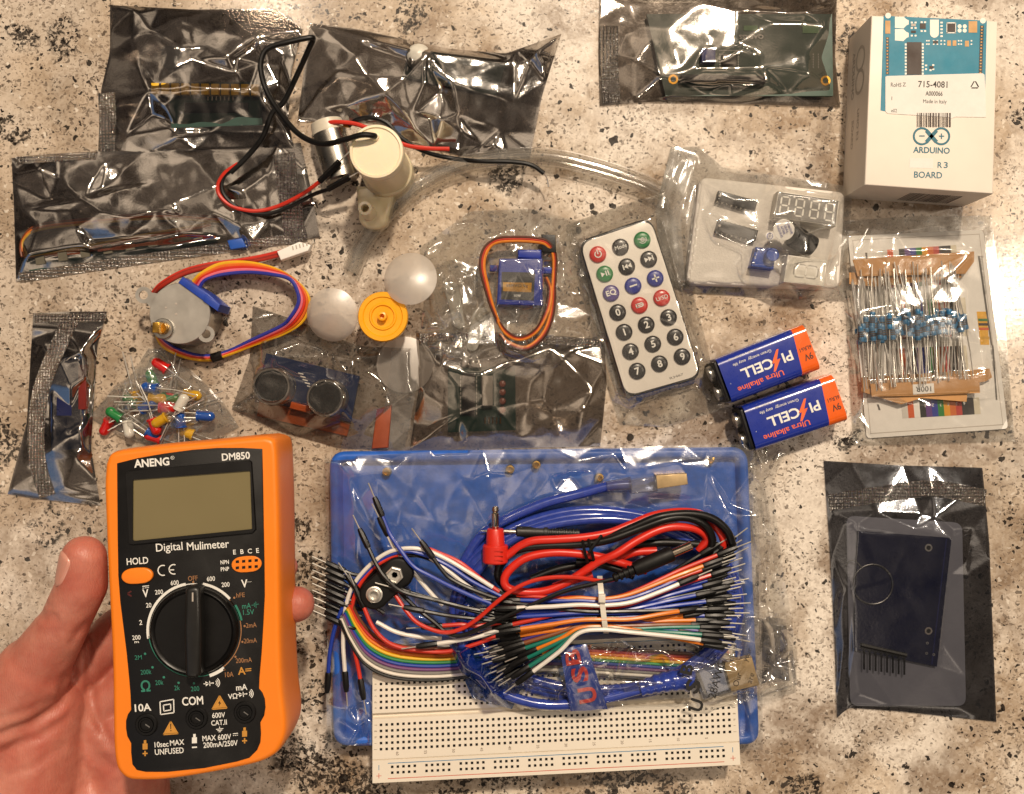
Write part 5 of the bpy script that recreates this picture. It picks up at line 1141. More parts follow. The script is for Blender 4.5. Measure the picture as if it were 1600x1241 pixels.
for i in range(69):
    t = (i % 23)/22; row = i // 23
    x = 1345 + t*160 + random.uniform(-4, 4); y = 519 - t*12 + (random.uniform(-12, 12) if row else random.uniform(-5, 5)) - row*4; z = 3.2 + random.uniform(0, 2.2) + row*1.2
    if i == 0: x, y = 1341, 526
    if rs0 is None: rs0 = o = resistor('blue resistor with dark bands and long leads held by paper tape')
    else: o = copy_tree(rs0)
    o.location = W(x, y, z); o.rotation_euler = (0, random.uniform(0, 3), math.radians(random.uniform(-5, 8)+2))
KRAFT = pm('kraft_tape', 'B98A58', 0.75, var=0.08, vs=200, bump=0.2)
def tape(label, q, z):
    m = MB(); m.prism([W(x, y, z) for x, y in q], z/1000-0.0002, z/1000+0.00015, KRAFT); return tag(m.build('paper_tape'), label, 'paper tape', 'brown paper tapes of the resistors')
tape('upper brown paper tape, longest and topmost at the upper end of the leads', [(1332, 406), (1400, 401), (1522, 393), (1522, 409), (1508, 428), (1340, 432)], 5.0)
tape('brown paper tape half hidden under the upper one, at its left end', [(1327, 426), (1440, 424), (1500, 420), (1502, 434), (1368, 448), (1327, 444)], 3.6)
tape('lowest brown paper tape, nearest the printed card', [(1346, 590), (1440, 584), (1546, 576), (1550, 590), (1540, 596), (1440, 612), (1347, 614)], 3.4)
tape('brown paper tape with torn point under the labelled one', [(1346, 612), (1408, 632), (1440, 622), (1510, 628), (1511, 616), (1400, 612), (1346, 606)], 4.0)
o = tape('brown paper tape carrying the white 100R label', [(1360, 600), (1448, 596), (1530, 592), (1531, 614), (1440, 618), (1362, 620)], 5.2)
mb = MB(); mb.prism([W(x, y, 5.5) for x, y in ((1426, 601), (1459, 599), (1460, 614), (1427, 617))], 0.00538, 0.00546, PAPER); mb.text('100R', W(1443, 608, 5.6), 8*MPP(5), INKB, math.pi+0.04, 0.0, 24*MPP(5)); l_ = mb.build('value_label', o, smooth=0)
mb = MB(); mb.prism([W(x, y, 4.2) for x, y in ((1419, 593), (1447, 589), (1449, 598), (1421, 602))], 0.0041, 0.0042, PAPER); mb.text('10K', W(1434, 596, 4.3), 6*MPP(5), INKB, math.pi+0.1, 0.0, 12*MPP(5)); mb.build('value_label', o, smooth=0)
bag('clear_bag', 'flat clear bag holding the resistor pack, below the white box', 'bag',
    [(1313, 345), (1430, 338), (1549, 337)], [(1549, 337), (1570, 500), (1586, 690)], [(1333, 697), (1450, 694), (1586, 690)], [(1313, 345), (1322, 500), (1333, 697)], CLEAR,
    ridges=[[(1325, 372, 2.4), (1335, 400, 6), (1352, 416, 7)], [(1543, 372, 2), (1525, 395, 6), (1492, 425, 8), (1480, 432, 8)], [(1493, 475, 7.8), (1510, 450, 7.4), (1538, 442, 5), (1548, 460, 4.4), (1547, 510, 4.4), (1556, 530, 3)], [(1396, 480, 7.4), (1408, 495, 9), (1425, 502, 9), (1444, 478, 8)], [(1500, 505, 9), (1520, 495, 8), (1536, 540, 5), (1548, 580, 3.4)], [(1345, 640, 4), (1360, 622, 6)], [(1540, 618, 4), (1578, 634, 2)], [(1320, 360, 2), (1360, 352, 4), (1400, 362, 4), (1470, 350, 4.6), (1540, 352, 2)]],
    obs=[(R4(1340, 490, 1512, 535), 8.2), ([(1332, 400), (1522, 393), (1508, 430), (1340, 434)], 5.8), ([(1348, 592), (1545, 580), (1540, 612), (1350, 620)], 6.0)], nrand=36, amp=1.0, puff=4.6, fine=0.35, fcell=19, seed=121)
# ---------------------------------------------------------------- digital multimeter (held about 8 cm above the counter)
MZ = 78
MOR = pm('meter_orange', 'F0821C', 0.38, var=0.03, vs=60, Subsurface_Weight=0.06, Subsurface_Radius=(0.002, 0.001, 0.0005)); MBK = pm('meter_black', '131212', 0.42, var=0.08, bump=0.12, bs=2200, Specular_IOR_Level=0.35)
outl = [(162, 725), (168, 711), (180, 704), (215, 699), (262, 694), (320, 689), (370, 684), (405, 681), (416, 681), (428, 686), (433, 698), (435, 730), (437, 800), (438, 880), (439, 960), (440, 1020), (443, 1080), (448, 1125), (447, 1150), (438, 1172), (425, 1185), (400, 1196), (350, 1207), (300, 1216), (255, 1222), (220, 1223), (200, 1221), (187, 1212), (178, 1196), (174, 1160), (173, 1100), (172, 1040), (169, 970), (165, 890), (162, 820), (160, 760)]
pan = [(183, 724), (215, 716), (255, 709), (300, 703), (340, 700), (380, 700), (410, 701.5), (411, 740), (412, 800), (413.5, 880), (414, 930), (412, 970), (409, 1020), (405.5, 1060), (405, 1076), (410, 1082), (414, 1092), (415, 1105), (413, 1118), (407, 1129), (408, 1146), (407, 1160), (402, 1172), (390, 1184), (370, 1190), (320, 1200), (262, 1206), (228, 1206), (214, 1203), (207, 1194), (205, 1175), (205, 1161), (199, 1150), (197, 1138), (197, 1126), (200, 1116), (205, 1109), (204, 1085), (202, 1061), (198, 1020), (193, 980), (188, 940), (185, 900), (184, 840), (183.5, 780)]
root = thing('multimeter', 'orange and black digital multimeter with blank display, held in a hand', 'multimeter', W(300, 950, MZ-30))
def offset_poly(P, d):
    P = np.array(P, float); n = len(P); a = sum(P[i][0]*P[(i+1) % n][1]-P[(i+1) % n][0]*P[i][1] for i in range(n))
    if a < 0: d = -d
    e = np.roll(P, -1, 0)-P; L = np.hypot(e[:, 0], e[:, 1])[:, None]; nr = np.stack([-e[:, 1], e[:, 0]], 1)/L
    v = nr + np.roll(nr, 1, 0); v = v*2/np.maximum((v**2).sum(1)[:, None], 0.6); return P + v*d
so = np.array(spline([p+(0,) for p in outl + outl[:1]], 4))[:-1, :2]
# shell: rounded back, rounded rim, opening for the panel
mb = MB()
rings = []
for z, ins in ((MZ-30, 9), (MZ-29.2, 5), (MZ-27, 1.5), (MZ-23, 0), (MZ-7, 0), (MZ-4, 0.6), (MZ-2, 1.8), (MZ-0.8, 3.6), (MZ-0.1, 6.5), (MZ, 10)):
    rings.append([Vector((p[0], p[1], z/1000)) for p in [W(a, b, MZ) for a, b in offset_poly(so, ins)]])
n = len(so); vs = [p for r in rings for p in r]; fs = [(r*n+i, r*n+(i+1) % n, (r+1)*n+(i+1) % n, (r+1)*n+i) for r in range(len(rings)-1) for i in range(n)]
if True:
    fs = [f[::-1] for f in fs]
fs.append(tuple(range(n)))
mb.add(vs, fs, MOR)
# cap between rim and panel: flat sheet under the panel
mb.poly(rings[-1], MOR)
mb.build('rubber_shell', root, smooth=50)
# black face panel standing a little proud, with the recess of the display cut as a frame
sp_ = np.array(pan)
mb = MB(); mb.prism([W(x, y, MZ) for x, y in pan], MZ/1000-0.001, MZ/1000+0.0004, MBK, 0.00035, 2); mb.build('face_panel', root, smooth=40)
PZ = MZ+0.4
def T(x0, y0, k): return lambda x, y, dz=0.12: W(x0+x/k, y0+y/k, PZ+dz)
c2 = T(150, 670, 4.278); c3 = T(150, 940, 4.122); s2 = MPP(PZ)/4.278; s3 = MPP(PZ)/4.122
# display: raised bezel with sloping walls, recessed glass
def loop(pts, z): return [Vector((p.x, p.y, z)) for p in pts]
lo = [c2(205, 300), c2(225, 284), c2(1025, 212), c2(1040, 225), c2(1068, 670), c2(1050, 692), c2(250, 770), c2(228, 764)]
li = [c2(252, 345), c2(258, 340), c2(1028, 280), c2(1034, 284), c2(1047, 664), c2(1042, 670), c2(262, 748), c2(250, 742)]
zt = PZ/1000; mb = MB()
A0, A1, A2, A3 = loop([p + (p - sum(lo, Vector())/8)*0.012 for p in lo], zt+0.00005), loop(lo, zt+0.0010), loop(li, zt+0.0010), loop([p*1.0 for p in li], zt+0.0002)
k = 8; vs = A0+A1+A2+A3; mb.add(vs, [(r*k+i, r*k+(i+1) % k, (r+1)*k+(i+1) % k, (r+1)*k+i) for r in range(3) for i in range(k)], MBK); mb.build('display_bezel', root, smooth=25)
g = NG('lcd_glass'); LCDM = g.done(g.bsdf(Base_Color=g.mix(g.noise(30, 2), lin('6E6445'), lin('7B704F')), Roughness=0.22, Specular_IOR_Level=0.5))
mb = MB(); mb.poly(loop(li, zt+0.00035), LCDM); mb.build('display', root, smooth=0)
MW = INKW; MG = pm('meter_green', '2E7A66', 0.5); MO = pm('meter_tan', '9C6E48', 0.5); MY = pm('meter_amber', 'C48A38', 0.5); MR = pm('meter_dark_red', '4E1614', 0.5)
ra = math.radians(4.2)
def t2(s, x, y, h, w=None, mat=MW, bold=0.008, rot=ra): MK.text(s, c2(x, y), h*s2, mat, rot, bold, w*s2 if w else None)
def t3(s, x, y, h, w=None, mat=MW, bold=0.008, rot=ra): MK.text(s, c3(x, y), h*s3, mat, rot, bold, w*s3 if w else None)
def seg(fc, pts, wd, mat=MW, k=s2):
    for a, b in zip(pts, pts[1:]):
        A_, B_ = fc(*a), fc(*b); d = (B_-A_).normalized(); q = Vector((-d.y, d.x, 0))*wd*k/2; MK.poly([A_-q, B_-q, B_+q, A_+q], mat)
MK = MB()
t2('ANENG', 372, 226, 50, 236, bold=0.03); ring(MK, c2(511, 194), 10*s2, 12.5*s2, MW, 20); t2('R', 511, 194, 12)
t2('DM850', 935, 184, 46, 188, bold=0.02); t2('Digital', 490, 798, 52, 178, bold=0.006); t2('Mulimeter', 748, 778, 52, 282, bold=0.010); t2('HOLD', 277, 884, 44, 144, bold=0.012)
ring(MK, c2(448, 947), 30*s2, 37*s2, MW, 20, 70, 290); ring(MK, c2(520, 940), 28*s2, 35*s2, MW, 20, 70, 290); seg(c2, [(488, 945), (522, 943)], 7)
for s_, x in (('E', 926), ('B', 976), ('C', 1028), ('E', 1080)): t2(s_, x, 825-(x-926)*0.07, 30, bold=0.015)
t2('NPN', 860, 892, 26, 56, bold=0.015); t2('PNP', 862, 938, 26, 56, bold=0.015)
t2('600', 526, 1030, 30, 54, bold=0.01); t2('600', 768, 1003, 30, 54, bold=0.01); t2('200', 866, 1042, 30, 54, bold=0.01); t2('200', 421, 1092, 30, 54, bold=0.01); t2('20', 352, 1180, 30, 36, bold=0.01)
t2('V', 992, 1035, 50, 42, bold=0.02); t2('~', 1022, 1024, 10, 36, bold=0.02); t2('V', 331, 1100, 50, 40, bold=0.02); seg(c2, [(310, 1054), (354, 1050)], 5); seg(c2, [(310, 1066), (322, 1065)], 4); seg(c2, [(327, 1064), (338, 1063)], 4); seg(c2, [(343, 1063), (354, 1062)], 4)
t3('2', 288, 135, 30, bold=0.01); t3('200', 260, 232, 28, 54, bold=0.01); t3('m', 262, 262, 17, 28, bold=0.01)
t3('COM', 622, 640, 52, 136, bold=0.018); t3('10A', 302, 683, 46, 106, bold=0.018); t3('mA', 938, 552, 38, 72, bold=0.014); t3('VΩ', 880, 610, 32, 60, bold=0.014)
t3('600V', 790, 732, 32, 84, bold=0.012); t3('CAT.II', 792, 780, 32, 100, bold=0.012); t3('MAX 600V', 778, 876, 34, 186, bold=0.012); t3('200mA/250V', 802, 918, 34, 222, bold=0.012)
t3('10sec', 422, 920, 34, 90, bold=0.012); t3('MAX', 522, 908, 34, 92, bold=0.012); t3('UNFUSED', 472, 964, 36, 186, bold=0.012)
seg(c3, [(882, 852), (914, 849)], 5, k=s3); seg(c3, [(882, 864), (890, 863)], 4, k=s3); seg(c3, [(894, 863), (902, 862)], 4, k=s3); seg(c3, [(906, 862), (914, 861)], 4, k=s3)
# diode + buzzer signs
for (x, y, k_) in ((716, 530, 1.0), (932, 600, 1.0)):
    MK.poly([c3(x-12, y-16), c3(x+14, y-2), c3(x-8, y+16)], MW); seg(c3, [(x-24, y+1), (x+34, y-5)], 5, k=s3); seg(c3, [(x+15, y-18), (x+18, y+14)], 5, k=s3); disc(MK, c3(x+38, y-5), 5*s3, MW, 10)
    for r_i in (12, 22, 32): ring(MK, c3(x+46, y-6), r_i*s3, (r_i+5)*s3, MW, 10, -50, 55)
for o_ in (8,): seg(c3, [(412+0, 646), (500, 630), (502, 716), (416, 728), (412, 646)], 7, k=s3); seg(c3, [(434, 668), (480, 660), (482, 698), (437, 706), (434, 668)], 7, k=s3)
seg(c3, [(796, 806), (797, 822)], 5, k=s3); seg(c3, [(774, 824), (820, 818)], 5, k=s3); seg(c3, [(782, 832), (812, 828)], 5, k=s3); seg(c3, [(790, 840), (804, 838)], 5, k=s3)
def plug(x, y, mat, sign):
    MK.poly([c3(x-16, y-12), c3(x-16, y+26), c3(x+16, y+24), c3(x+16, y-14)], mat); MK.poly([c3(x-8, y-34), c3(x-8, y-13.2), c3(x+8, y-14.4), c3(x+8, y-35)], mat)
    seg(c3, [(x-16, y+52), (x+16, y+50)], 9, mat, s3)
    if sign: MK.poly([c3(x-4.5, y+34), c3(x-4.5, y+46.4), c3(x+4.5, y+46.0), c3(x+4.5, y+34)], mat); MK.poly([c3(x-4.5, y+56.6), c3(x-4.5, y+68), c3(x+4.5, y+68), c3(x+4.5, y+56)], mat)
plug(634, 888, MW, False); MK.build('white_printing', root, smooth=0)
MK = MB(); plug(316, 928, MY, True); plug(957, 846, MY, True)
def warn(x, y, h, inner):
    seg(c3, [(x, y-h*0.5), (x+h*0.55, y+h*0.42), (x-h*0.55, y+h*0.5), (x, y-h*0.5)], 7, MY, s3)
    MK.poly([c3(x, y-h*0.40), c3(x+h*0.46, y+h*0.36), c3(x-h*0.46, y+h*0.43)], MY)
warn(481, 815, 86, '!'); warn(796, 650, 88, 'z'); t3('A', 938, 447, 46, 50, MY, 0.02); seg(c3, [(962, 436), (1000, 432)], 6, MY, s3); seg(c3, [(962, 448), (1000, 444)], 6, MY, s3)
MK.build('amber_printing', root, smooth=0)
MK = MB(); MK.poly([c3(478, 788, .2), c3(484, 788, .2), c3(484, 822, .2), c3(479, 822, .2)], MBK); disc(MK, c3(482, 832, .2), 4*s3, MBK, 8); MK.poly([c3(800, 636, .2), c3(786, 656, .2), c3(796, 657, .2), c3(790, 676, .2), c3(806, 652, .2), c3(797, 651, .2)], MBK)
MK.build('warning_marks', root, smooth=0)
MK = MB(); t3('2M', 272, 360, 28, 46, MG, 0.004); t3('200k', 322, 454, 30, 70, MG, 0.004); t3('20k', 408, 522, 30, 52, MG, 0.004); t3('2k', 522, 556, 30, 36, MG, 0.004); t3('200', 638, 562, 30, 54, MG, 0.004); t3('Ω', 319, 544, 66, 62, MG, 0.018)
t2('mA', 1006, 1184, 36, 60, MG, 0.006); seg(c2, [(1040, 1180), (1060, 1178)], 4, MG); seg(c2, [(1058, 1164), (1060, 1192)], 4, MG); seg(c2, [(1068, 1156), (1070, 1198)], 4, MG); seg(c2, [(1070, 1175), (1088, 1172)], 4, MG); t2('1.5V', 1020, 1226, 34, 74, MG, 0.006)
kc = W(304.5, 985, PZ); KR = 69*MPP(PZ)
for (x, y) in ((316, 337), (364, 424), (437, 488), (532, 524), (631, 527)): disc(MK, c3(x, y), 8*s3, MG, 10)
def arc(a0, a1, r0, r1, mat): ring(MK, kc + Vector((0, 0, 0.00012)), KR*r0, KR*r1, mat, 24, a0, a1)
arc(12, 32, 1.035, 1.105, MG); arc(187, 288, 1.04, 1.06, MG); MK.build('green_printing', root, smooth=0)
MK = MB(); arc(101, 190, 1.035, 1.095, MW); arc(42, 80, 1.035, 1.095, MW); arc(288, 308, 1.04, 1.115, MW); arc(80, 101, 1.045, 1.065, MW); MK.build('white_scale', root, smooth=0)
MK = MB(); t2('OFF', 647, 1000, 32, 64, MO, 0.004); t2('hFE', 966, 1112, 30, 56, MO, 0.004); t3('2mA', 1000, 152, 30, 68, MO, 0.004); t3('20mA', 994, 252, 30, 84, MO, 0.004); t3('200mA', 952, 378, 30, 104, MO, 0.004); t3('10A', 858, 470, 32, 54, MO, 0.004)
for fc, x, y in ((c2, 650, 1026), (c2, 924, 1130), (c3, 957, 158), (c3, 943, 260), (c3, 898, 356), (c3, 826, 438)): disc(MK, fc(x, y), 7*s3, MO, 10)
arc(308, 400, 1.04, 1.06, MO); arc(32, 42, 1.04, 1.06, MO); MK.build('tan_printing', root, smooth=0)
MK = MB(); seg(c2, [(236, 1086), (210, 1104), (238, 1120)], 10, MR); MK.build('red_mark', root, smooth=0)
# hold key and transistor socket
def pill(cx, cy, w, h, k, fc, rot, n=10):
    out = []
    for i in range(4*n):
        a = 2*math.pi*i/(4*n); ex = abs(math.cos(a))**0.45*math.copysign(1, math.cos(a)); ey = abs(math.sin(a))**0.9*math.copysign(1, math.sin(a))
        x = ex*w/2; y = ey*h/2*(1-0.28*abs(ex)**2.5); out.append(fc(cx+x*math.cos(rot)+y*math.sin(rot), cy-x*math.sin(rot)+y*math.cos(rot)))
    return out
mb = MB(); mb.prism(pill(280, 982, 210, 108, s2, c2, ra), zt, zt+0.0012, MOR, 0.0005); mb.build('hold_button', root)
mb = MB(); mb.prism(pill(1008, 905, 200, 108, s2, c2, ra), zt, zt+0.0006, MOR, 0.0002); sk = mb.build('transistor_socket', root)
mb = MB()
for i in range(4):
    for r_i in (0, 1):
        x, y = 945+i*42, 889-i*3+r_i*41; mb.poly([c2(x-11, y-8, 0.7), c2(x+11, y-10, 0.7), c2(x+11, y+8, 0.7), c2(x-11, y+10, 0.7)], MBK)
mb.build('socket_holes', sk, smooth=0)
# rotary knob
mb = MB(); mb.lathe(kc, [(KR, 0), (KR, 0.0012), (KR*0.965, 0.0024), (KR*0.93, 0.0028), (KR*0.90, 0.0026), (KR*0.86, 0.0018), (0.00001, 0.0018)], pm('knob_black', '0B0A0A', 0.36, var=0.08, Specular_IOR_Level=0.4), 64); kb = mb.build('rotary_knob', root, smooth=35)
gp = [(303-12, 921), (303-8, 917), (303+3, 915), (303+11, 919), (303+13, 985), (303+12, 1052), (303+6, 1058), (303-7, 1059), (303-12, 1054), (303-14, 985)]
mb = MB(); mb.prism([W(x, y, PZ+6) for x, y in gp], zt+0.0012, zt+0.0078, pm('knob_grip', '1A1918', 0.4), 0.0016, 4); gpo = mb.build('grip', kb, smooth=50)
mb = MB(); mb.poly([W(301+x, 934+y, PZ+7.9) for x, y in ((-1.2, -8), (1.2, -8), (1.2, 6), (-1.2, 6))], GREYP); mb.build('pointer_mark', kb, smooth=0)
for (x, y) in ((326, 792), (650, 750), (960, 712)):
    c = c3(x, y, 0.0); m = MB(); m.lathe(c, [(72*s3, -0.0002), (72*s3, 0.0003), (66*s3, 0.0007), (52*s3, 0.0007), (50*s3, -0.0004), (47*s3, -0.0004), (46*s3, 0.0009), (38*s3, 0.0009), (36*s3, 0.0002), (0.00001, 0.0001)], BLACKR, 36); j = m.build('jack', root, smooth=30)
    m = MB(); m.poly([c3(x-6, y-4, 0.4), c3(x+22, y+16, 0.4), c3(x+18, y+22, 0.4), c3(x-10, y+2, 0.4)], STEEL); m.build('contact', j, smooth=0)

# ---------------------------------------------------------------- the hand that holds it
SK = NG('skin')
def skin():
    g = SK; n1 = g.noise(55, 4); n2 = g.noise(420, 3)
    c = g.mix(g.rng(n1, 0.3, 0.7), lin('B05A4A'), lin('C98673')); c = g.mix(g.rng(n2, 0.35, 0.75, 0, 0.22), c, lin('984E40'))
    b = g.bsdf(Base_Color=c, Roughness=g.rng(n2, 0.3, 0.7, 0.4, 0.55), Subsurface_Weight=0.25, Subsurface_Radius=(0.006, 0.0022, 0.0012), Subsurface_Scale=0.8)
    w = g.n('ShaderNodeTexWave', {'Vector': g.co(), 'Scale': 330.0, 'Distortion': 9.0, 'Detail': 2.0, 'Detail Scale': 1.2}).outputs['Fac']
    g.put(b, 'Normal', g.bump(g.math('ADD', g.math('MULTIPLY', n2, 1.0), g.math('MULTIPLY', w, 0.25)), 0.34, 0.0005)); return g.done(b)
SKIN = skin()
def capsule(mb, a, b, ra_, rb_, n=20, flat=1.0):
    a, b = Vector(a), Vector(b); d = (b-a); L = d.length; pr = []
    for i in range(7): t = math.pi/2*(1-i/6); pr.append((ra_*math.cos(t), -ra_*math.sin(t)))
    for i in range(7): t = math.pi/2*i/6; pr.append((rb_*math.cos(t), L+rb_*math.sin(t)))
    mb.lathe(a, pr, SKIN, n, axis=d)
mb = MB()
def cap(p, q, r1, r2): capsule(mb, W(*p), W(*q), r1/1000, r2/1000)
# thumb: tip, two phalanges, ball of the thumb
cap((131, 872, 68), (128, 915, 66), 8.6, 9.6); cap((128, 915, 66), (100, 975, 62), 9.6, 9.4); cap((100, 975, 62), (52, 1050, 54), 9.8, 13.0); cap((52, 1050, 54), (-30, 1170, 44), 14.5, 20); 
cap((70, 1110, 44), (40, 1230, 42), 15, 22); cap((40, 1230, 42), (0, 1330, 40), 22, 28); cap((95, 1150, 40), (70, 1290, 36), 10, 20); cap((-30, 1170, 44), (-80, 1330, 40), 20, 28)
# palm behind the meter and the fingers that close on its right side
cap((60, 1240, 30), (190, 1260, 26), 19, 17); cap((110, 1100, 30), (190, 1190, 26), 13, 15); cap((200, 1150, 26), (200, 1300, 24), 16, 18)
def finger(pts_, rr):
    for (p, q, r1, r2) in zip(pts_, pts_[1:], rr, rr[1:]): cap(p, q, r1, r2)
finger([(120, 1050, 32), (185, 985, 30), (300, 910, 33), (410, 878, 38), (442, 886, 44)], [10, 9.5, 8.6, 7.6, 6.2])
finger([(150, 1110, 29), (215, 1060, 28), (330, 985, 32), (435, 950, 40), (464, 944, 52)], [10, 9.8, 8.8, 7.8, 7.2])
finger([(165, 1160, 27), (230, 1125, 27), (330, 1065, 30), (412, 1030, 36), (436, 1022, 42)], [10, 9.6, 8.6, 7.4, 6.4])
finger([(180, 1210, 26), (240, 1185, 27), (320, 1140, 30), (385, 1115, 34), (410, 1110, 38)], [9.5, 8.8, 7.6, 6.6, 5.8])
raw = mb.build('hand_raw', loc=(0, 0, 0))
md = raw.modifiers.new('r', 'REMESH'); md.mode = 'VOXEL'; md.voxel_size = 0.0011; md.use_smooth_shade = True
ms = raw.modifiers.new('s', 'SMOOTH'); ms.iterations = 9; ms.factor = 0.55
dg = bpy.context.evaluated_depsgraph_get(); me = bpy.data.meshes.new_from_object(raw.evaluated_get(dg)); bpy.data.objects.remove(raw)
co = np.zeros(len(me.vertices)*3); me.vertices.foreach_get('co', co); co = co.reshape(-1, 3)
nn = np.zeros(len(me.vertices)*3); me.vertices.foreach_get('normal', nn); nn = nn.reshape(-1, 3)
cs = HC/(HC-co[:, 2]); PX = co[:, 0]/KP*cs + 800; PY = 620.5 - co[:, 1]/KP*cs
# skin folds (pixel paths on the visible side): position, depth mm, width px
folds = [([(58, 948), (72, 960), (88, 962)], 0.6, 4), ([(54, 955), (70, 969), (90, 970)], 0.5, 4), ([(62, 940), (80, 950)], 0.25, 4), ([(0, 1148), (45, 1132), (90, 1104), (110, 1072)], 1.0, 6), ([(0, 1176), (60, 1152), (108, 1120)], 0.5, 6), ([(0, 1122), (50, 1108), (86, 1092)], 0.3, 5),
         ([(112, 1004), (126, 985), (140, 974)], 0.5, 6), ([(96, 1078), (104, 1060), (116, 1050)], 1.0, 6), ([(140, 1000), (138, 1060), (150, 1120), (172, 1160)], 0.9, 6), ([(128, 1190), (118, 1241)], 0.6, 6), ([(0, 1215), (50, 1200), (100, 1165)], 0.35, 6), ([(128, 1150), (150, 1180), (176, 1200)], 0.6, 7)]
for path, dep, wd in folds:
    q = resample(path, np.linspace(0, 1, 24)); d = np.min(np.hypot(PX[:, None]-q[None, :, 0], PY[:, None]-q[None, :, 1]), axis=1)
    up_ = np.clip(nn[:, 2]*1.5+0.2, 0, 1); co -= nn*(dep/1000*np.exp(-(d/wd)**2)*up_)[:, None]; co += nn*(dep*0.35/1000*np.exp(-((d-wd*2.2)/wd)**2)*up_)[:, None]
# flat nail bed on the thumb
me.vertices.foreach_set('co', co.ravel()); me.update(); me.materials.clear(); me.materials.append(SKIN)
hand = thing('person', 'bare left hand gripping the orange multimeter from behind', 'person', W(120, 1080, 40))
b0 = Vector(WLOC[hand.name])
me.transform(Matrix.Translation(-b0)); ho = bpy.data.objects.new('hand', me); COL.objects.link(ho); ho.parent = hand; ho.name = 'hand'
# thumb nail: curved plate on the outer side of the tip
bv = BVHTree.FromPolygons([tuple(v.co + b0) for v in me.vertices], [tuple(p.vertices) for p in me.polygons])
NAIL = pm('finger_nail', 'CC9180', 0.3, var=0.04, vs=200, Subsurface_Weight=0.2, Subsurface_Radius=(0.003, 0.001, 0.001))
mb = MB(); ctr = Vector(W(121, 888, 68)); axn = (W(137, 856, 68) - W(108, 915, 66)).normalized()
side = Vector((-0.62, 0.10, 0.78)); side = (side - axn*side.dot(axn)).normalized(); tr = axn.cross(side)
nu_, nv_ = 13, 13; vs = []
for i in range(nv_):
    for j in range(nu_):
        s_ = (i/(nv_-1)*2-1); t = (j/(nu_-1)*2-1); wdt = 0.0058*(1-0.30*max(0, -s_)**3)*math.sqrt(max(0.0, 1-abs(s_)**5)); a = t*wdt/0.0090
        o = ctr + axn*(s_*0.0072-0.001) ; d = (side*math.cos(a) + tr*math.sin(a)).normalized()
        r = bv.ray_cast(o + d*0.04, -d); h = r[0] if r[0] is not None else o + d*0.009
        vs.append(h + d*(0.00045 if abs(t) < 0.95 and abs(s_) < 0.95 else -0.0003))
mb.add(vs, [(i*nu_+j, i*nu_+j+1, (i+1)*nu_+j+1, (i+1)*nu_+j) for i in range(nv_-1) for j in range(nu_-1)], NAIL); mb.build('thumb_nail', hand, smooth=180)
# ---------------------------------------------------------------- blue plastic tray
TRB = pm('tray_blue', '2560C0', 0.42, var=0.16, vs=260, bump=0.25, bs=420)
root = thing('plastic_tray', 'large blue plastic tray with raised rim under the breadboard and cables', 'tray', W(850, 930, 0))
oc_ = round_poly([W(513, 706, 13), W(1170, 699, 13), W(1189, 1166, 13), W(519, 1168, 13)], 0.0075, 8)
ctr = sum(oc_, Vector())/len(oc_)
def shrink(P, d): return [Vector((p[0], p[1], 0)) for p in offset_poly([(q.x, q.y) for q in P], d)]
rg = [(0.0005, 0.0008), (0.010, 0.0), (0.0124, 0.0006), (0.0130, 0.0016), (0.0130, 0.0032), (0.0122, 0.0044), (0.0085, 0.0056)]
mb = MB(); n = len(oc_); vs = []
for z, d in rg: vs += [Vector((p.x, p.y, z)) for p in shrink(oc_, d)]
mb.add(vs, [(r*n+i, r*n+(i+1) % n, (r+1)*n+(i+1) % n, (r+1)*n+i) for r in range(len(rg)-1) for i in range(n)], TRB); mb.build('rim', root, smooth=50)
mb = MB(); mb.poly([Vector((p.x, p.y, 0.0088)) for p in shrink(oc_, 0.0052)], TRB); mb.build('floor', root, smooth=0)
for (x, y) in ((605, 737), (797, 733), (838, 726), (936, 746), (1108, 718)):
    m = MB(); m.lathe(W(x, y, 8.8), [(0.0021, 0), (0.0018, 0.003), (0.0012, 0.0031), (0.0011, 0.0015)], BRASS, 16); m.build('brass_insert', root)

# ---------------------------------------------------------------- breadboard
BBW = pm('breadboard_white', 'E3DACB', 0.42, var=0.02, vs=60); HOL = pm('hole_dark', '17130F', 0.7); LNB = pm('line_blue', '3E7FA8', 0.5); LNR = pm('line_red', 'C8604E', 0.5); TXG = pm('text_brown', '6A5545', 0.5)
BT = 18
bbq = [(582, 1016), (1147, 989), (1157, 1195), (582, 1224)]
fb = quadmap(bbq, BT)
root = thing('breadboard', 'white breadboard with rows of square holes lying on the blue tray', 'breadboard', W(865, 1105, 9))
mb = MB(); Wd, Ht = 573.0, 208.0
def fl(u, v, dz): return fb(u, v, dz)
bands = []      # (v0, v1, rows, columns)
colsM = [13.4+8.80*i for i in range(63)]; colsR = [30.8+8.80*(6.08*g_+k) for g_ in range(10) for k in range(5)]
bands = [(0, 36, [15, 24], colsR), (38, 99, [53.6+9.35*i for i in range(5)], colsM), (108, 171, [117.5+9.5*i for i in range(5)], colsM), (173, 208, [184, 193], colsR)]
hs = 2.0
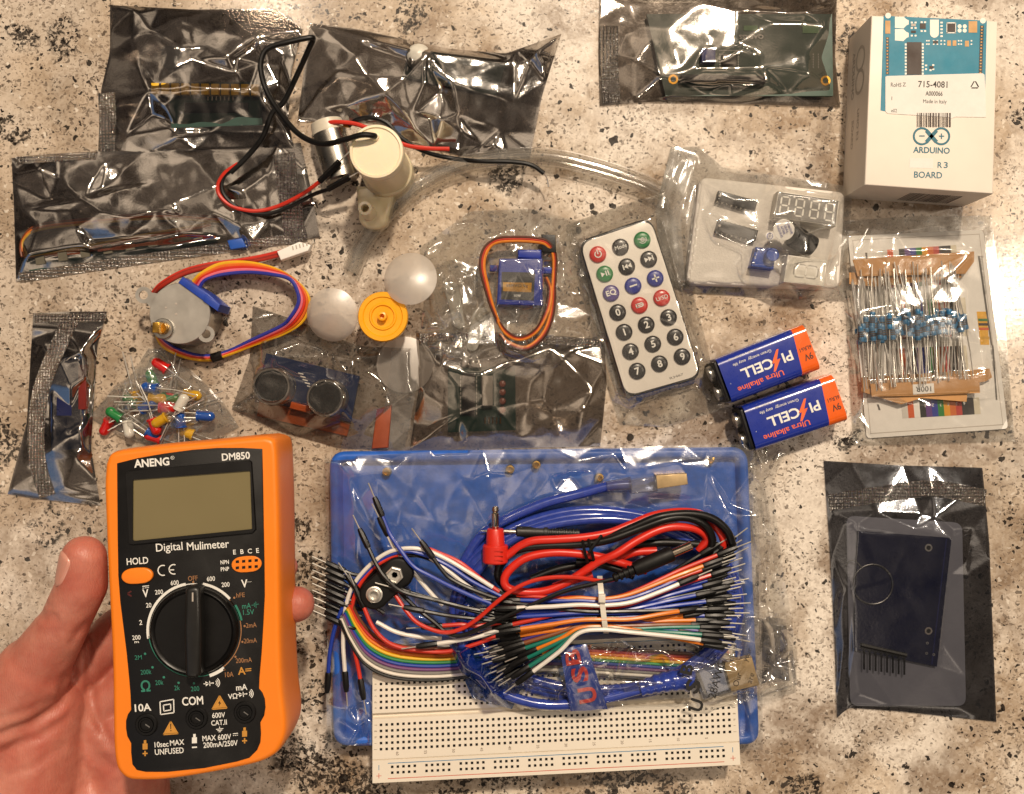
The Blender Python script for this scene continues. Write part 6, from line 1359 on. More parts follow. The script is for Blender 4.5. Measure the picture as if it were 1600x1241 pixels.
for v0, v1, rws, cl in bands:
    xs = [0.0]; 
    for c in cl: xs += [c-hs, c+hs]
    xs.append(Wd); ys = [v0]
    for r in rws: ys += [r-hs, r+hs]
    ys.append(v1)
    nx, ny = len(xs), len(ys)
    vs = [fl(x/Wd, y/Ht, 0) for y in ys for x in xs]; fs = []
    for j in range(ny-1):
        for i in range(nx-1):
            if i % 2 == 1 and j % 2 == 1: continue
            fs.append((j*nx+i, (j+1)*nx+i, (j+1)*nx+i+1, j*nx+i+1))
    mb.add(vs, fs, BBW)
    vs = []; fs = []; fd = []
    for c in cl:
        for r in rws:
            o = len(vs)
            for dz, h in ((0, hs), (-1.2, hs*0.85)): vs += [fl((c-h)/Wd, (r-h)/Ht, dz), fl((c+h)/Wd, (r-h)/Ht, dz), fl((c+h)/Wd, (r+h)/Ht, dz), fl((c-h)/Wd, (r+h)/Ht, dz)]
            fs += [(o+a, o+(a+1) % 4, o+4+(a+1) % 4, o+4+a) for a in range(4)] + [(o+7, o+6, o+5, o+4)]
    mb.add(vs, fs, HOL)
for (a, b, dep) in ((36, 38, -0.5), (99, 108, -2.2), (171, 173, -0.6)):
    m_ = (b-a)*0.15
    P_ = [(a, 0), (a+m_, dep), (b-m_, dep), (b, 0)]
    vs = [fl(u, v/Ht, dz) for v, dz in P_ for u in (0, 1)]; mb.add(vs, [(2*i, 2*i+2, 2*i+3, 2*i+1) for i in range(3)], BBW)
Pb = [fl(0, 0, 0), fl(1, 0, 0), fl(1, 1, 0), fl(0, 1, 0)]; Pz = [Vector((p.x, p.y, 0.0092)) for p in Pb]
mb.add(Pb+Pz, [(i, 4+i, 4+(i+1) % 4, (i+1) % 4) for i in range(4)] + [(4, 5, 6, 7)], BBW); mb.build('body', root, smooth=0)
mb = MB(); s_ = MPP(BT)
for nn_ in range(5, 61, 5):
    x = 557-(nn_-1)*8.78
    for v in (163.5, 43.5): mb.text(str(nn_), fl(x/Wd, v/Ht, .06), 4.2*s_, TXG, math.radians(-88), 0.0)
for k, ch in enumerate('abcde'): mb.text(ch, fl(5/Wd, (53.6+9.35*k)/Ht, .06), 4*s_, TXG, math.radians(-88), 0)
for k, ch in enumerate('fghij'): 
    for u in (5, 567): mb.text(ch, fl(u/Wd, (117.5+9.5*k)/Ht, .06), 4*s_, TXG, math.radians(-88), 0)
mb.build('lettering', root, smooth=0)
mb = MB()
for v, m_ in ((178, LNB), (202, LNR), (6, LNB), (30, LNR)): qrect(mb, fb, 24/Wd, (v-0.55)/Ht, 548/Wd, (v+0.55)/Ht, m_, .06)
for u in (10, 562):
    qrect(mb, fb, (u-0.5)/Wd, 180/Ht, (u+0.5)/Wd, 188/Ht, LNB, .06); qrect(mb, fb, (u-0.5)/Wd, 193/Ht, (u+0.5)/Wd, 201/Ht, LNR, .06); qrect(mb, fb, (u-4)/Wd, 196.6/Ht, (u+4)/Wd, 197.4/Ht, LNR, .09)
    qrect(mb, fb, (u-0.5)/Wd, 26/Ht, (u+0.5)/Wd, 34/Ht, LNR, .06); qrect(mb, fb, (u-4)/Wd, 29.6/Ht, (u+4)/Wd, 30.4/Ht, LNR, .09)
mb.build('rail_lines', root, smooth=0)

# ---------------------------------------------------------------- clear wrapping of the tray
WRAP = film_mat('wrap_film', (0.95, 0.95, 0.95, 1), 1, (0.95, 0.95, 0.95, 1), 0.22, 0.92, 0.13, haze=0.06)
bag('clear_wrap', 'clear plastic film stretched over the blue tray', 'plastic wrap',
    [(507, 716), (700, 704), (1000, 698), (1178, 694)], [(1178, 694), (1190, 900), (1192, 1172)], [(510, 1172), (560, 1164), (800, 1168), (1192, 1172)], [(507, 716), (512, 900), (510, 1172)], WRAP,
    ridges=[[(512, 750, 14.4), (560, 742, 15.6), (615, 738, 15), (640, 762, 14.6), (720, 748, 15), (800, 740, 15.6)], [(735, 745, 15), (765, 742, 17), (805, 766, 14.6), (758, 768, 15.4)], [(540, 720, 14.5), (556, 790, 16.4), (560, 880, 15)], [(590, 745, 15), (584, 830, 16), (600, 850, 15)], [(640, 764, 14.6), (680, 815, 16), (676, 850, 15)], [(900, 720, 15), (960, 708, 17), (980, 735, 16), (1060, 722, 17), (1110, 735, 15)], [(1100, 720, 15), (1140, 800, 16), (1175, 850, 14)], [(860, 745, 15), (930, 735, 16.4), (1010, 745, 16)], [(525, 1120, 14.5), (560, 1135, 16), (578, 1120, 15)], [(520, 1090, 14), (545, 1110, 15.6), (578, 1095, 15)], [(1160, 1080, 14.6), (1170, 1120, 16), (1180, 1165, 14)]],
    nrand=90, amp=1.9, puff=0.0, edge=13.3, edgew=0.6, fine=0.5, fcell=24, seed=131, gate=0.8, smooth=1, wave=0.5, step=3.0, back=False, pts=[(x, y, 14.6) for x in range(560, 1170, 90) for y in range(780, 1150, 90)])
bag('loose_wrap', 'loose clear plastic edge hanging off the right side of the blue tray', 'plastic wrap',
    [(1160, 694), (1195, 694), (1230, 703)], [(1230, 703), (1206, 755), (1222, 880), (1246, 1020), (1244, 1082)], [(1176, 1098), (1244, 1082)], [(1160, 694), (1176, 900), (1176, 1098)], CLEARH,
    ridges=[[(1180, 700, 14), (1196, 745, 11), (1222, 708, 4)], [(1192, 760, 12), (1206, 840, 7), (1198, 930, 11)], [(1184, 860, 14), (1200, 900, 9), (1206, 990, 7)]], nrand=36, amp=1.6, puff=0, edge=1.2, edgew=3, fine=0.7, fcell=14, seed=141, back=False, gate=1.1, pts=[(1178, y, 13.8) for y in range(715, 1090, 30)])
for _f in ('clear_wrap', 'clear_wrap.001'): pass

# ---------------------------------------------------------------- usb cable, coiled
USBM = pm('usb_cable_blue', '2A3E94', 0.22, var=0.15, vs=500, Coat_Weight=0.8, Coat_Roughness=0.1); USBL = film_mat('usb_plug_clear', (0.62, 0.66, 0.78, 1), 1, (0.9, 0.9, 0.92, 1), 0.08, 0.7, 0.12, haze=0.12)
root = thing('usb_cable', 'coiled translucent blue printer cable with two square metal plugs', 'cable', W(930, 930, 16))
pts_ = []
for k in range(3):
    for d in range(0, 360, 20):
        a = math.radians(d + 200); rx = 224 - k*9 + random.uniform(-3, 3); ry = 146 - k*8 + random.uniform(-2, 2)
        pts_.append((934+rx*math.cos(a), 944+ry*math.sin(a) + (6 if math.sin(a) > 0 else -4)*k*0.3, 18.6+k*1.6+math.sin(a*2)*0.5))
pre = [(985, 757, 17), (950, 760, 17), (905, 772, 17), (840, 790, 18), (760, 830, 18.4), (724, 880, 18.4)]
post = [(720, 1000, 25), (760, 1068, 25), (830, 1098, 25), (900, 1100, 24.5), (960, 1088, 24), (1010, 1074, 24)]
mb = MB(); mb.tube(wire(pre + pts_ + post, 5), 0.0022, USBM, 12); mb.build('cord', root)
mb = MB(); mb.tube(wire([(1000, 1076, 24), (1030, 1068, 24), (1062, 1062, 24), (1074, 1062, 24), (1080, 1064, 24)], 10), 0.004, USBM, 16, rads=[0.0030+0.0022*min(1, i/28)+(0.0004 if i % 4 < 2 and i < 20 else 0) for i in range(41)]); mb.build('strain_relief', root)
mb = MB(); mb.prism([W(x, y, 27) for x, y in ((1082, 1045), (1130, 1035), (1143, 1082), (1100, 1094))], 0.0205, 0.0275, USBL, 0.0012); mb.prism([W(x, y, 26) for x, y in ((1092, 1051), (1129, 1042), (1139, 1078), (1106, 1087))], 0.022, 0.0262, pm('plug_shield', 'C4C8D0', 0.4, 0.3), 0.0004); mb.build('plug_housing', root)
PLG = pm('plug_gold', 'B9A078', 0.4, 0.6)
mb = MB(); mb.prism([W(x, y, 26) for x, y in ((1131, 1036), (1175, 1027), (1187, 1071), (1143, 1081))], 0.0215, 0.0260, PLG, 0.0003); mb.build('metal_plug', root)
mb = MB(); mb.prism([W(x, y, 21) for x, y in ((984, 751), (1026, 745), (1028, 768), (986, 772))], 0.0145, 0.0215, USBL, 0.0008); mb.build('plug_housing', root)
mb = MB(); mb.prism([W(x, y, 21) for x, y in ((1025, 743), (1073, 740), (1075, 757), (1027, 764))], 0.0145, 0.0212, PLG, 0.0003); mb.build('metal_plug', root)
mb = MB(); mb.tube([W(948, 761, 18), W(968, 759, 18), W(986, 757, 18)], 0.003, USBL, 12, rads=[0.0024, 0.0030, 0.0034]); mb.build('strain_relief', root)
BTG = pm('tag_blue', '16368C', 0.3, var=0.06, Coat_Weight=0.6); RTX = pm('tag_red', 'B8302A', 0.4)
tg = thing('cable_tag', 'blue band with red USB lettering wrapped round the coiled cable', 'tag', W(915, 1065, 22))
tq = [(874, 1012), (917, 1008), (950, 1110), (892, 1114)]; ft = quadmap(tq, 28)
mb = MB(); vs = []; 
for i in range(17):
    t = i/16
    for u in np.linspace(0, 1, 9): p = ft(u, t); p.z = 0.0262 + 0.0022*math.sin(math.pi*min(1, max(0, t)))**0.6 + 0.0004*math.sin(9*u+4*t); vs.append(p)
mb.add(vs, [(i*9+j, i*9+j+1, (i+1)*9+j+1, (i+1)*9+j) for i in range(16) for j in range(8)], BTG); mb.build('band', tg, smooth=180)
mb = MB()
for ch, (x, y), h in (('U', (918, 1086), 26), ('S', (906, 1054), 24), ('B', (895, 1027), 22)): mb.text(ch, W(x, y, 28.8), h*MPP(29), RTX, math.radians(100), 0.03, 24*MPP(29), ax=(0.28, 0.96, 0) if False else None)
mb.build('lettering', tg, smooth=0)
BWR = film_mat('blue_wrapper_film', (0.10, 0.22, 0.62, 1), 1, (0.8, 0.85, 0.95, 1), 0.10, 0.8, 0.10, haze=0.22, hazec=lin('1F55B8'))
bag('blue_wrapper', 'crumpled blue film corner poking out under the jumper plugs', 'plastic wrap',
    [(702, 1008), (760, 1002), (830, 1005)], [(830, 1005), (822, 1060), (800, 1108)], [(738, 1090), (770, 1100), (800, 1108)], [(702, 1008), (720, 1050), (738, 1090)], BWR,
    ridges=[[(712, 1020, 22), (728, 1044, 26), (752, 1056, 25), (770, 1082, 23)]], nrand=18, amp=1.2, puff=3, fine=0.6, fcell=12, seed=151, zoff=19, back=False)
# ---------------------------------------------------------------- red and black test leads
RDL = pm('lead_red', 'CE2A1C', 0.36, var=0.05); BKL = pm('lead_black', '0D0C0C', 0.38, var=0.1, Specular_IOR_Level=0.35)
root = thing('test_leads', 'thick red and black test leads coiled together with a red plug and black probe', 'test leads', W(940, 860, 20))
R1 = 0.00175
for pts_, m_ in (([(782, 876, 26), (798, 864, 27), (815, 852, 28), (835, 845, 29), (870, 843, 29.5), (912, 840, 29.5), (951, 833, 29), (985, 820, 28), (1020, 806, 27.4), (1060, 800, 27), (1095, 804, 26), (1120, 825, 25), (1131, 848, 24), (1120, 870, 22)], RDL),
                 ([(1010, 892, 25), (985, 884, 26.5), (940, 871, 28.5), (900, 865, 29), (860, 864, 29), (822, 872, 29), (797, 890, 29), (788, 906, 29), (794, 919, 29), (818, 925, 29), (850, 924, 29), (882, 912, 29), (908, 896, 29), (935, 878, 30.5), (962, 866, 32), (995, 845, 31), (1030, 828, 30), (1060, 823, 29), (1090, 828, 27), (1104, 842, 25), (1092, 860, 23)], RDL),
                 ([(960, 876, 24), (990, 864, 24), (1026, 861, 24)], RDL), ([(865, 918, 25), (898, 906, 25), (925, 898, 24)], RDL),
                 ([(779, 888, 25), (786, 874, 26), (806, 860, 27), (840, 854, 28), (905, 851, 29.5), (950, 844, 31), (1000, 826, 31), (1040, 812, 31), (1072, 809, 30), (1100, 820, 29), (1113, 842, 27), (1108, 865, 24)], BKL),
                 ([(800, 925, 22), (781, 908, 23), (779, 890, 24), (790, 872, 25)], BKL), ([(912, 846, 28), (955, 838, 29.5), (990, 824, 30.5), (1030, 808, 31), (1076, 803, 30), (1112, 810, 29), (1136, 830, 28), (1146, 856, 26)], BKL),
                 ([(900, 878, 25), (930, 880, 25), (965, 890, 25), (990, 900, 24)], BKL), ([(990, 852, 23), (1040, 848, 23), (1105, 852, 22)], BKL), ([(830, 905, 22), (870, 890, 22), (920, 880, 22)], BKL)):
    mb = MB(); mb.tube(wire(pts_, 10), R1, m_, 12); mb.build('cord', root)
bp = W(774, 880, 26)
mb = MB(); mb.lathe(bp, [(0.0048, 0), (0.0054, 0.0006), (0.0054, 0.0072), (0.0050, 0.0078), (0.0040, 0.0079), (0.0036, 0.0140), (0.0033, 0.0146), (0.0022, 0.0146)], RDL, 28, axis=(0, 1, 0))
for i in range(3): mb.box(bp + Vector((0.0016, 0.0022+i*0.0019, 0.0050)), 0.0036, 0.0004, 0.0008, RDL)
mb.build('banana_plug', root, smooth=30)
mb = MB(); mb.lathe(bp + Vector((0, 0.0144, 0)), [(0.0012, 0), (0.0016, 0.001), (0.0017, 0.0066), (0.0012, 0.0072), (0.0017, 0.0078), (0.0013, 0.0094), (0.0004, 0.0098)], pm('nickel', 'CDBFAE', 0.15, 1.0), 20, axis=(0, 1, 0)); mb.build('plug_tip', root)
pa, pb_ = W(806, 831, 23), W(912, 834, 23)
mb = MB(); L_ = (pb_-pa).length; pr = [(0.0016, 0), (0.0024, 0.0006), (0.0024, 0.0118), (0.0028, 0.012), (0.0028, 0.0134), (0.0023, 0.0136)]
for i in range(9): pr += [(0.0022, 0.0142+i*0.0015), (0.0018, 0.0144+i*0.0015), (0.0018, 0.0150+i*0.0015), (0.0022, 0.0152+i*0.0015)]
mb.lathe(pa, pr, pm('probe_black', '1C1B1A', 0.45, bump=0.2), 20, axis=(pb_-pa)); mb.build('probe', root, smooth=30)
mb = MB(); mb.lathe(pa, [(0.0010, 0), (0.0010, 0.010), (0.00002, 0.0158)], STEEL, 12, axis=-(pb_-pa)); mb.build('probe_tip', root)
tt = thing('twist_tie', 'black twist tie holding the test leads together', 'twist tie', W(920, 862, 30))
for k, pts_ in enumerate(([(910, 836, 28), (911, 850, 31.5), (915, 868, 31.8), (921, 886, 28)], [(918, 834, 28), (921, 850, 32), (926, 868, 32), (930, 889, 28)], [(940, 837, 31), (930, 850, 33), (920, 864, 33.5)])):
    mb = MB(); mb.tube(wire(pts_, 8), 0.0007, BLACKR, 6); mb.build('wire_strand', tt)

# ---------------------------------------------------------------- battery clip with barrel plug
root = thing('battery_clip', 'black battery snap clip with two silver studs, thin leads and a barrel plug', 'battery clip', W(603, 913, 24))
mb = MB(); A_, B_ = (621, 897), (584, 930); hull = []
a0 = math.atan2(B_[1]-A_[1], B_[0]-A_[0])
for i in range(15): t = a0 - math.pi*0.42 - (2*math.pi-math.pi*0.84)*i/14; hull.append((A_[0]+25*math.cos(t), A_[1]+25*math.sin(t)))
for i in range(15): t = a0 + math.pi - math.pi*0.42 - (2*math.pi-math.pi*0.84)*i/14; hull.append((B_[0]+24*math.cos(t), B_[1]+24*math.sin(t)))
mb.prism([W(x, y, 30) for x, y in hull], 0.0255, 0.0295, BLACKR, 0.0012); mb.build('pad', root)
mb = MB(); c = W(617, 898, 29.5); mb.lathe(c, [(0.0037, 0), (0.0037, 0.0022), (0.0031, 0.0025), (0.0028, 0.0012), (0.0014, 0.0011), (0.0013, -0.0002)], METAL, 6); mb.build('socket_stud', root, smooth=25)
mb = MB(); c = W(585, 929, 29.5); mb.lathe(c, [(0.0035, 0), (0.0035, 0.0006), (0.0029, 0.0008), (0.0027, 0.0024), (0.0021, 0.0028), (0.0017, 0.0024), (0.0014, 0.0004), (0.00001, 0.0003)], METAL, 24); mb.build('stud', root, smooth=25)
mb = MB(); mb.tube(wire([(618, 930, 28), (635, 955, 30), (655, 975, 32), (690, 988, 33.5), (718, 984, 34), (745, 968, 34.5), (775, 942, 35), (803, 921, 35), (835, 907, 34.5), (870, 902, 34), (905, 903, 33), (940, 908, 31), (962, 905, 31)], 10), 0.0009, WR, 8); mb.build('lead', root)
mb = MB(); mb.tube(wire([(625, 925, 28), (650, 950, 29.5), (678, 972, 31), (700, 990, 32), (725, 992, 33), (765, 975, 34), (820, 950, 34.5), (880, 925, 34), (930, 912, 33), (962, 904, 32)], 10), 0.0009, WB, 8); mb.build('lead', root)
p0_, p1_ = W(958, 904, 32), W(1052, 864, 32)
mb = MB(); L_ = (p1_-p0_).length; pr = [(0.0013, 0)]
for i in range(4): pr += [(0.0019+i*0.0002, 0.0006+i*0.0022), (0.0019+i*0.0002, 0.0016+i*0.0022), (0.0014+i*0.0002, 0.0017+i*0.0022), (0.0014+i*0.0002, 0.0026+i*0.0022)]
pr += [(0.0030, 0.0098), (0.0033, 0.0125), (0.0033, L_-0.0012), (0.0029, L_-0.0002)]
mb.lathe(p0_, pr, BLACKR, 24, axis=(p1_-p0_)); mb.build('barrel_grip', root, smooth=30)
mb = MB(); mb.lathe(p1_, [(0.0019, -0.0002), (0.0019, 0.0080), (0.0016, 0.0084), (0.0010, 0.0084), (0.0008, 0.006)], pm('nickel', 'CDBFAE', 0.15, 1.0), 24, axis=(p1_-p0_)); mb.build('barrel', root)

# ---------------------------------------------------------------- ribbon cable of ten colours
RC = [('ribbon_brown', '6A3A1E'), ('ribbon_red', 'B82A20'), ('ribbon_orange', 'D8701E'), ('ribbon_yellow', 'DDB022'), ('ribbon_green', '1F7A3E'), ('ribbon_blue', '1F3F9A'), ('ribbon_purple', '6A3A6E'), ('ribbon_grey', '77736E'), ('ribbon_white', 'DDD6CA'), ('ribbon_black', '171615')]
root = thing('ribbon_cable', 'flat ten colour ribbon cable curving under the jumper bundle', 'ribbon cable', W(640, 1010, 20))
base = [(548, 942), (562, 968), (584, 992), (620, 1008), (680, 1014), (760, 1010), (860, 1008), (960, 1014), (1050, 1020), (1085, 1022)]
for i, (n_, h_) in enumerate(RC):
    P_ = []
    for k, (x, y) in enumerate(base): 
        sp_k = [3.0, 3.8, 5.2, 5.6, 5.4, 5.0, 4.8, 4.8, 4.8, 4.8][k]; dx = [-3.4, -3.2, -2.4, -1.2, 0, 0, 0, 0, 0, 0][k]
        P_.append((x + dx*i*0.55, y + sp_k*i, [26, 24, 22.5, 21.5, 20.5, 19.5, 19, 19, 19, 19][k] + 0.12*i))
    mb = MB(); mb.tube(wire(P_, 10), 0.00076, pm(n_, h_, 0.4, var=0.05), 8); mb.build('strand', root)
# ---------------------------------------------------------------- jumper wires
JC = {'red': 'C6301F', 'orange': 'DC7A1E', 'blue': '1F3A9C', 'white': 'DFDAD2', 'black': '0E0D0D', 'green': '157060', 'brown': '7A4526', 'purple': '4A3A86', 'yellow': 'D9AE22'}
def plug_at(root, p, d, L=0.0086):
    d = Vector(d).normalized(); q = p + d*L; m = MB(); m.tube([p - d*0.0004, p + d*0.0004, p + d*L*0.72, q], 0.0012, BLACKP, 8, rads=[0.0011, 0.00138, 0.00138, 0.0010]); m.build('plug', root)
    m = MB(); m.tube([q, q + d*0.0064], 0.00028, METAL, 5); m.build('pin', root)
def jumper(col, pts_, label, ends=(True, True), r=0.0009):
    P_ = wire(pts_, 9); root = thing('jumper_wire', label, 'jumper wire', P_[0], 'jumper wires on the blue tray')
    mb = MB(); mb.tube(P_, r, pm('jumper_'+col, JC[col], 0.38, var=0.05), 8); mb.build('wire', root)
    if ends[0]: plug_at(root, P_[0], P_[0]-P_[2])
    if ends[1]: plug_at(root, P_[-1], P_[-1]-P_[-3])
    return root
random.seed(12)
bundle = []
LB = lambda c: {'blue': 'blue jumper wire running through the clear cable tie', 'orange': 'orange jumper wire running through the clear cable tie', 'red': 'red jumper wire running through the clear cable tie', 'white': 'white jumper wire running through the clear cable tie', 'green': 'green jumper wire ending at the lower left of the tied bundle', 'purple': 'violet blue jumper wire crossing the orange ones left of the cable tie', 'brown': 'brown jumper wire in the lower left of the tied bundle', 'black': 'black jumper wire buried in the tied bundle'}[c]
spec = [('orange', (836, 938), (1100, 884), 936), ('red', (812, 934), (1122, 867), 936), ('red', (806, 930), (1098, 890), 938), ('blue', (812, 938), (1058, 906), 940), ('white', (806, 950), (1062, 912), 946), ('blue', (816, 934), (1078, 908), 948), ('blue', (806, 944), (1106, 906), 950), ('blue', (800, 952), (1098, 916), 952), ('blue', (800, 958), (1088, 930), 955), ('blue', (806, 964), (1104, 940), 958), ('blue', (800, 970), (1100, 948), 960), ('blue', (812, 975), (1102, 962), 962), ('blue', (810, 980), (1096, 955), 964),
        ('purple', (815, 1000), (1092, 986), 968), ('orange', (812, 983), (1062, 955), 968), ('orange', (806, 989), (1088, 969), 972), ('orange', (812, 993), (1060, 984), 977), ('orange', (838, 1014), (1100, 1006), 979), ('blue', (830, 972), (1086, 990), 974), ('brown', (818, 1005), (1080, 976), 976), ('orange', (806, 1010), (1068, 962), 974),
        ('green', (820, 1013), (1094, 980), 980), ('green', (824, 1028), (1098, 992), 982), ('green', (826, 1042), (1090, 998), 983), ('white', (832, 1050), (1096, 1000), 984), ('black', (814, 1020), (1104, 930), 966), ('black', (812, 1032), (1110, 922), 954), ('black', (808, 998), (1108, 972), 964), ('red', (800, 976), (1112, 898), 950), ('black', (800, 942), (1106, 952), 956)]
for i, (c, a, b, ty) in enumerate(spec):
    z = 29 + (i % 5)*1.0 + random.uniform(-0.4, 0.4)
    if c in ('green', 'white', 'orange'): z += 2.6
    dz = random.uniform(-1, 1)
    lo_ = (a[1]-965)/90; ro = (b[1]-950)/60
    pts_ = [(a[0], a[1], z-2+dz), ((a[0]*0.62+942*0.38), a[1]*0.52+ty*0.48, z), (905, ty + (a[1]-965)*0.06, z+0.6), (942, ty, z+0.6), (985, ty-(950-b[1])*0.10-1, z+0.4), ((b[0]+990)/2+8, b[1]*0.66+ty*0.34, z-1), (b[0], b[1], z-2-dz)]
    jumper(c, pts_, LB(c))
ct = thing('cable_tie', 'pale clear cable tie cinched round the jumper bundle', 'cable tie', W(944, 950, 30)); TIE = pm('tie_nylon', 'D8D2C6', 0.35, var=0.03, Subsurface_Weight=0.2, Subsurface_Radius=(0.002, 0.002, 0.002))
mb = MB(); vs = []
tp = spline([(937, 900, 27), (938, 912, 34), (940, 930, 37.2), (942, 950, 37.6), (945, 975, 37), (947, 988, 33), (947, 990, 26)], 5); 
for (x, y, z) in tp:
    for o in (-4.2, 4.2): vs.append(W(x+o, y, z))
mb.add(vs, [(2*i, 2*i+1, 2*i+3, 2*i+2) for i in range(len(tp)-1)], TIE); mb.build('strap', ct, smooth=180)
mb = MB(); mb.box(W(940, 934, 37.2), 0.0029, 0.0034, 0.0022, TIE, 0, 0.0004); mb.build('lock_head', ct)
# long jumpers looping to the left
jumper('blue', [(597, 806, 27), (610, 836, 28), (626, 860, 30), (646, 885, 31), (672, 900, 31), (720, 924, 30), (770, 944, 29), (820, 955, 29)], 'blue jumper wire with its plug nearest the top left corner of the tray', (True, False))
jumper('white', [(606, 836, 27), (622, 866, 26), (650, 900, 25), (676, 930, 25), (692, 946, 25)], 'white jumper wire slanting down behind the blue one, right of the battery clip', (True, False))
jumper('black', [(575, 855, 30), (588, 882, 31.5), (603, 904, 32.5), (630, 925, 32), (680, 938, 31), (740, 955, 30), (800, 968, 29)], 'black jumper wire crossing over the battery clip', (True, False))
jumper('black', [(676, 871, 30), (690, 890, 30), (705, 905, 30), (740, 922, 30), (790, 940, 29), (830, 950, 29)], 'black jumper wire with its plug between white and blue wires, right of the clip', (True, False))
jumper('red', [(780, 925, 28), (752, 905, 28), (720, 880, 28), (690, 866, 27), (660, 857, 26), (620, 868, 26), (588, 884, 26), (566, 908, 26), (553, 935, 26), (548, 965, 25), (552, 1005, 24), (560, 1045, 23), (563, 1062, 23)], 'red jumper wire looping down to the left edge of the tray', (False, True))
jumper('white', [(770, 918, 29), (735, 896, 29), (700, 875, 28.5), (665, 860, 28), (635, 857, 28), (605, 864, 27), (575, 886, 27), (552, 915, 26), (540, 950, 25), (536, 1000, 24), (539, 1050, 23)], 'white jumper wire looping down to the left edge of the tray', (False, True))
jumper('blue', [(790, 935, 28), (740, 910, 28), (700, 884, 27.5), (660, 866, 27), (630, 862, 27), (600, 872, 26), (570, 898, 26), (546, 930, 25), (526, 972, 24), (516, 1015, 23), (513, 1052, 22)], 'blue jumper wire hanging at the outer left edge of the tray', (False, True))
jumper('black', [(800, 930, 27), (740, 905, 27), (690, 882, 26), (650, 868, 25), (610, 876, 25), (580, 898, 25), (560, 925, 25), (552, 960, 24), (552, 1010, 23)], 'black jumper wire looping under the battery clip', (False, False))
jumper('red', [(568, 948, 28), (584, 982, 28), (610, 1006, 27), (650, 1016, 26), (700, 1018, 26), (745, 1006, 27), (790, 988, 28)], 'red jumper wire sagging below the battery clip to the tied bundle', (True, False))
jumper('white', [(682, 1006, 29), (715, 1001, 29.5), (750, 994, 29.5), (790, 980, 29)], 'short visible white jumper wire beside the level black plug, left of the bundle', (True, False))
jumper('red', [(690, 978, 30), (720, 976, 30.5), (745, 978, 30), (790, 972, 29)], 'short visible red jumper wire behind the thin red lead', (True, False))
jumper('white', [(588, 972, 25), (620, 988, 25), (660, 996, 25), (690, 998, 25)], 'white jumper wire sagging between ribbon cable and battery clip', (False, False))
jumper('white', [(672, 872, 27), (700, 892, 27), (728, 914, 27), (760, 936, 27)], 'white jumper wire below the slanting red one, above the bundle', (False, True))
jumper('black', [(640, 926, 31), (690, 940, 31), (740, 952, 30.5), (800, 962, 30)], 'black jumper wire starting at the lower right of the battery clip', (True, False))
jumper('black', [(662, 955, 30), (700, 962, 30), (750, 968, 30), (800, 974, 29)], 'black jumper wire below the others, left of the bundle', (True, False))
jumper('black', [(560, 925, 27), (568, 936, 27), (580, 945, 26), (600, 958, 25)], 'black jumper wire pointing out over the left edge by the clip', (True, False))
for k in range(9):
    y = 884 + k*10.5
    jumper('black', [(538, y + 8, 22 + (k % 3)*1.6), (550, y+13, 22 + (k % 3)*1.6), (566, y+16, 22)], 'black plug end pointing left over the tray edge', (True, False))
for k, (x, y, dx, dy) in enumerate(((1112, 872, 1, -.6), (1120, 880, 1, -.5), (1108, 890, 1, -.35), (1124, 858, 1, -.75), (1116, 915, 1, -.2), (1112, 935, 1, -.12), (1118, 945, 1, -.05), (1116, 958, 1, 0), (1112, 985, 1, .15), (1118, 992, 1, .2), (1106, 1000, 1, .3), (1096, 866, 1, -.6))):
    jumper('black', [(x-46, y-dy*46, 23+k % 3), (x-20, y-dy*20, 24+k % 3), (x, y, 24+k % 3)], 'black jumper wire in the fan of plugs at the right end of the bundle', (False, True))
for k, (x, y, dx, dy) in enumerate(((805, 1003, -1, .35), (795, 1012, -1, .2), (800, 1024, -1, .3), (806, 1036, -1, .4), (815, 1046, -1, .5), (812, 1015, -1, .25))):
    jumper('black', [(x+40, y-dy*40, 25+k % 3), (x+18, y-dy*18, 25+k % 3), (x, y, 25+k % 3)], 'black jumper wire in the fan of plugs above the blue film corner', (False, True))

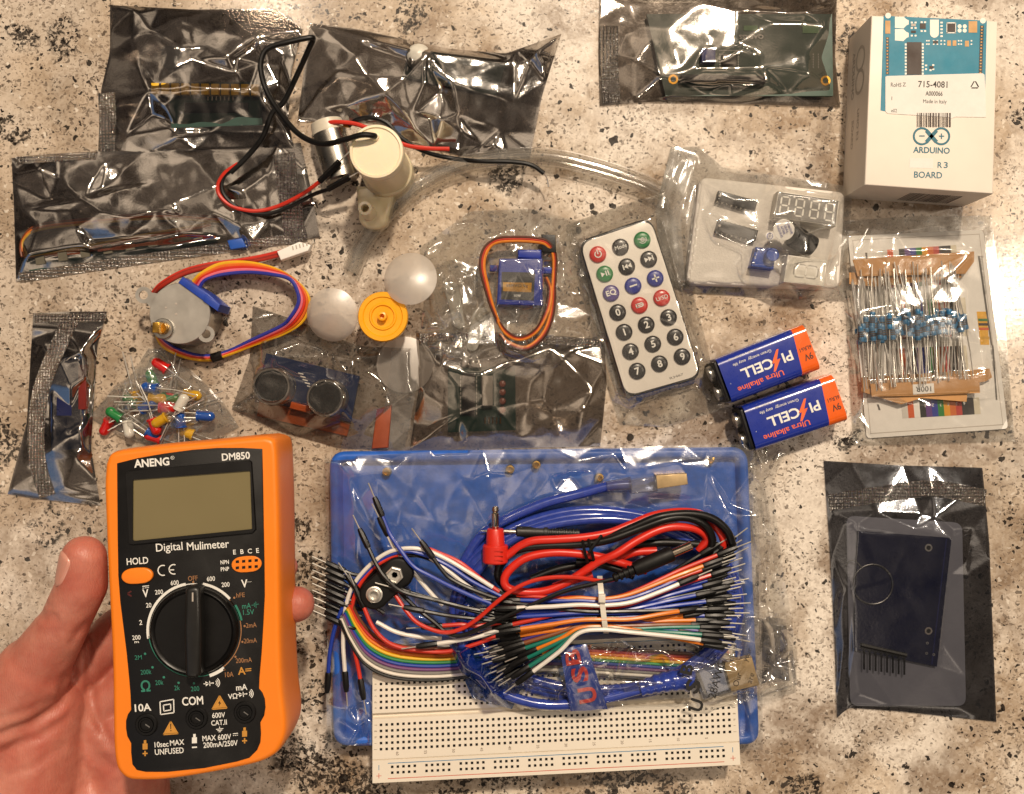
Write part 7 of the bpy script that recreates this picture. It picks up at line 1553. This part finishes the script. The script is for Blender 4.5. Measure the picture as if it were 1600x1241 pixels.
# ---------------------------------------------------------------- bag of the usb cable with black printing
bag('printed_bag', 'clear bag with black printing round the coiled blue cable', 'bag',
    [(700, 1010), (760, 1040), (860, 1020), (960, 1000), (1090, 1005), (1160, 958), (1226, 958)], [(1226, 958), (1238, 1010), (1246, 1070)], [(742, 1094), (850, 1116), (960, 1108), (1040, 1104), (1120, 1112), (1246, 1070)], [(700, 1010), (720, 1050), (742, 1094)], CLEAR,
    ridges=[[(860, 1050, 31), (890, 1036, 32.4), (884, 1060, 31), (870, 1084, 30)], [(930, 1042, 29), (985, 1012, 31), (960, 1060, 31), (948, 1080, 29)], [(1000, 1018, 30), (1030, 1018, 31), (1060, 1036, 31), (1110, 1040, 31)], [(1165, 990, 28), (1152, 1050, 30), (1144, 1098, 22)], [(1188, 965, 24), (1186, 1010, 27), (1178, 1050, 28)], [(1212, 980, 12), (1216, 1030, 12), (1244, 1068, 4)], [(1144, 1096, 21), (1200, 1080, 10), (1244, 1070, 4)], [(800, 1064, 29), (830, 1070, 31), (872, 1060, 30)], [(800, 1080, 28), (820, 1100, 25)]],
    obs=[([(1080, 1045), (1175, 1027), (1187, 1071), (1100, 1096)], 27.8), ([(874, 1012), (917, 1008), (950, 1110), (892, 1114)], 29.0)], nrand=50, amp=1.0, puff=0, edge=20, edgew=3, fine=0.7, fcell=16, seed=161, gate=1.1, back=False, step=2.8, pts=[(x, 1066, 28.5) for x in range(770, 1180, 40)] + [(1236, y, 6) for y in (980, 1020, 1050)] + [(1205, 1000, 18), (1205, 1040, 18)])
pb0 = bpy.data.objects['printed_bag']; hfp = root_h[pb0.name]
mb = MB()
def pt(s, x, y, h, rot, bold=0.0, w=None):
    z = max(hfp(x+a, y+b) for a in (-7, 0, 7) for b in (-7, 0, 7)) + 0.5; z = max(z, 31.0) if x < 1185 else z; mb.text(s, W(x, y, z), h*MPP(z), INKB, math.radians(rot), bold, w*MPP(z) if w else None)
pt('U', 1088, 1102, 20, 72, 0.03, 18); pt('S', 1083, 1072, 20, 74, 0.04, 20); pt('B', 1073, 1046, 18, 76, 0.03, 16)
pt('28AWG', 1120, 1062, 12, 74, 0.0, 60); pt('Our', 1152, 1062, 9, 74); pt('are', 1174, 1060, 9, 74); pt('clever', 1145, 1020, 8, 74); pt('your', 1170, 1024, 8, 70); pt('relations', 1196, 1040, 8, 76); pt('injection', 1190, 1005, 8, 76)
pt('Deve', 1105, 775, 1, 0) if False else None
mb.build('printing', pb0, smooth=0)
gb = MB(); sheet_mesh(gb, *[a for a in sheet([(1192, 962), (1228, 968)], [(1228, 968), (1234, 1064)], [(1190, 1068), (1234, 1064)], [(1192, 962), (1190, 1068)], nrand=14, amp=1.0, puff=1.5, edge=2.5, edgew=1.0, fine=0.6, fcell=12, seed=171)], ANTID)
tag(gb.build('plastic_scrap'), 'dark grey film scrap showing through the printed bag at the right of the tray', 'plastic film')
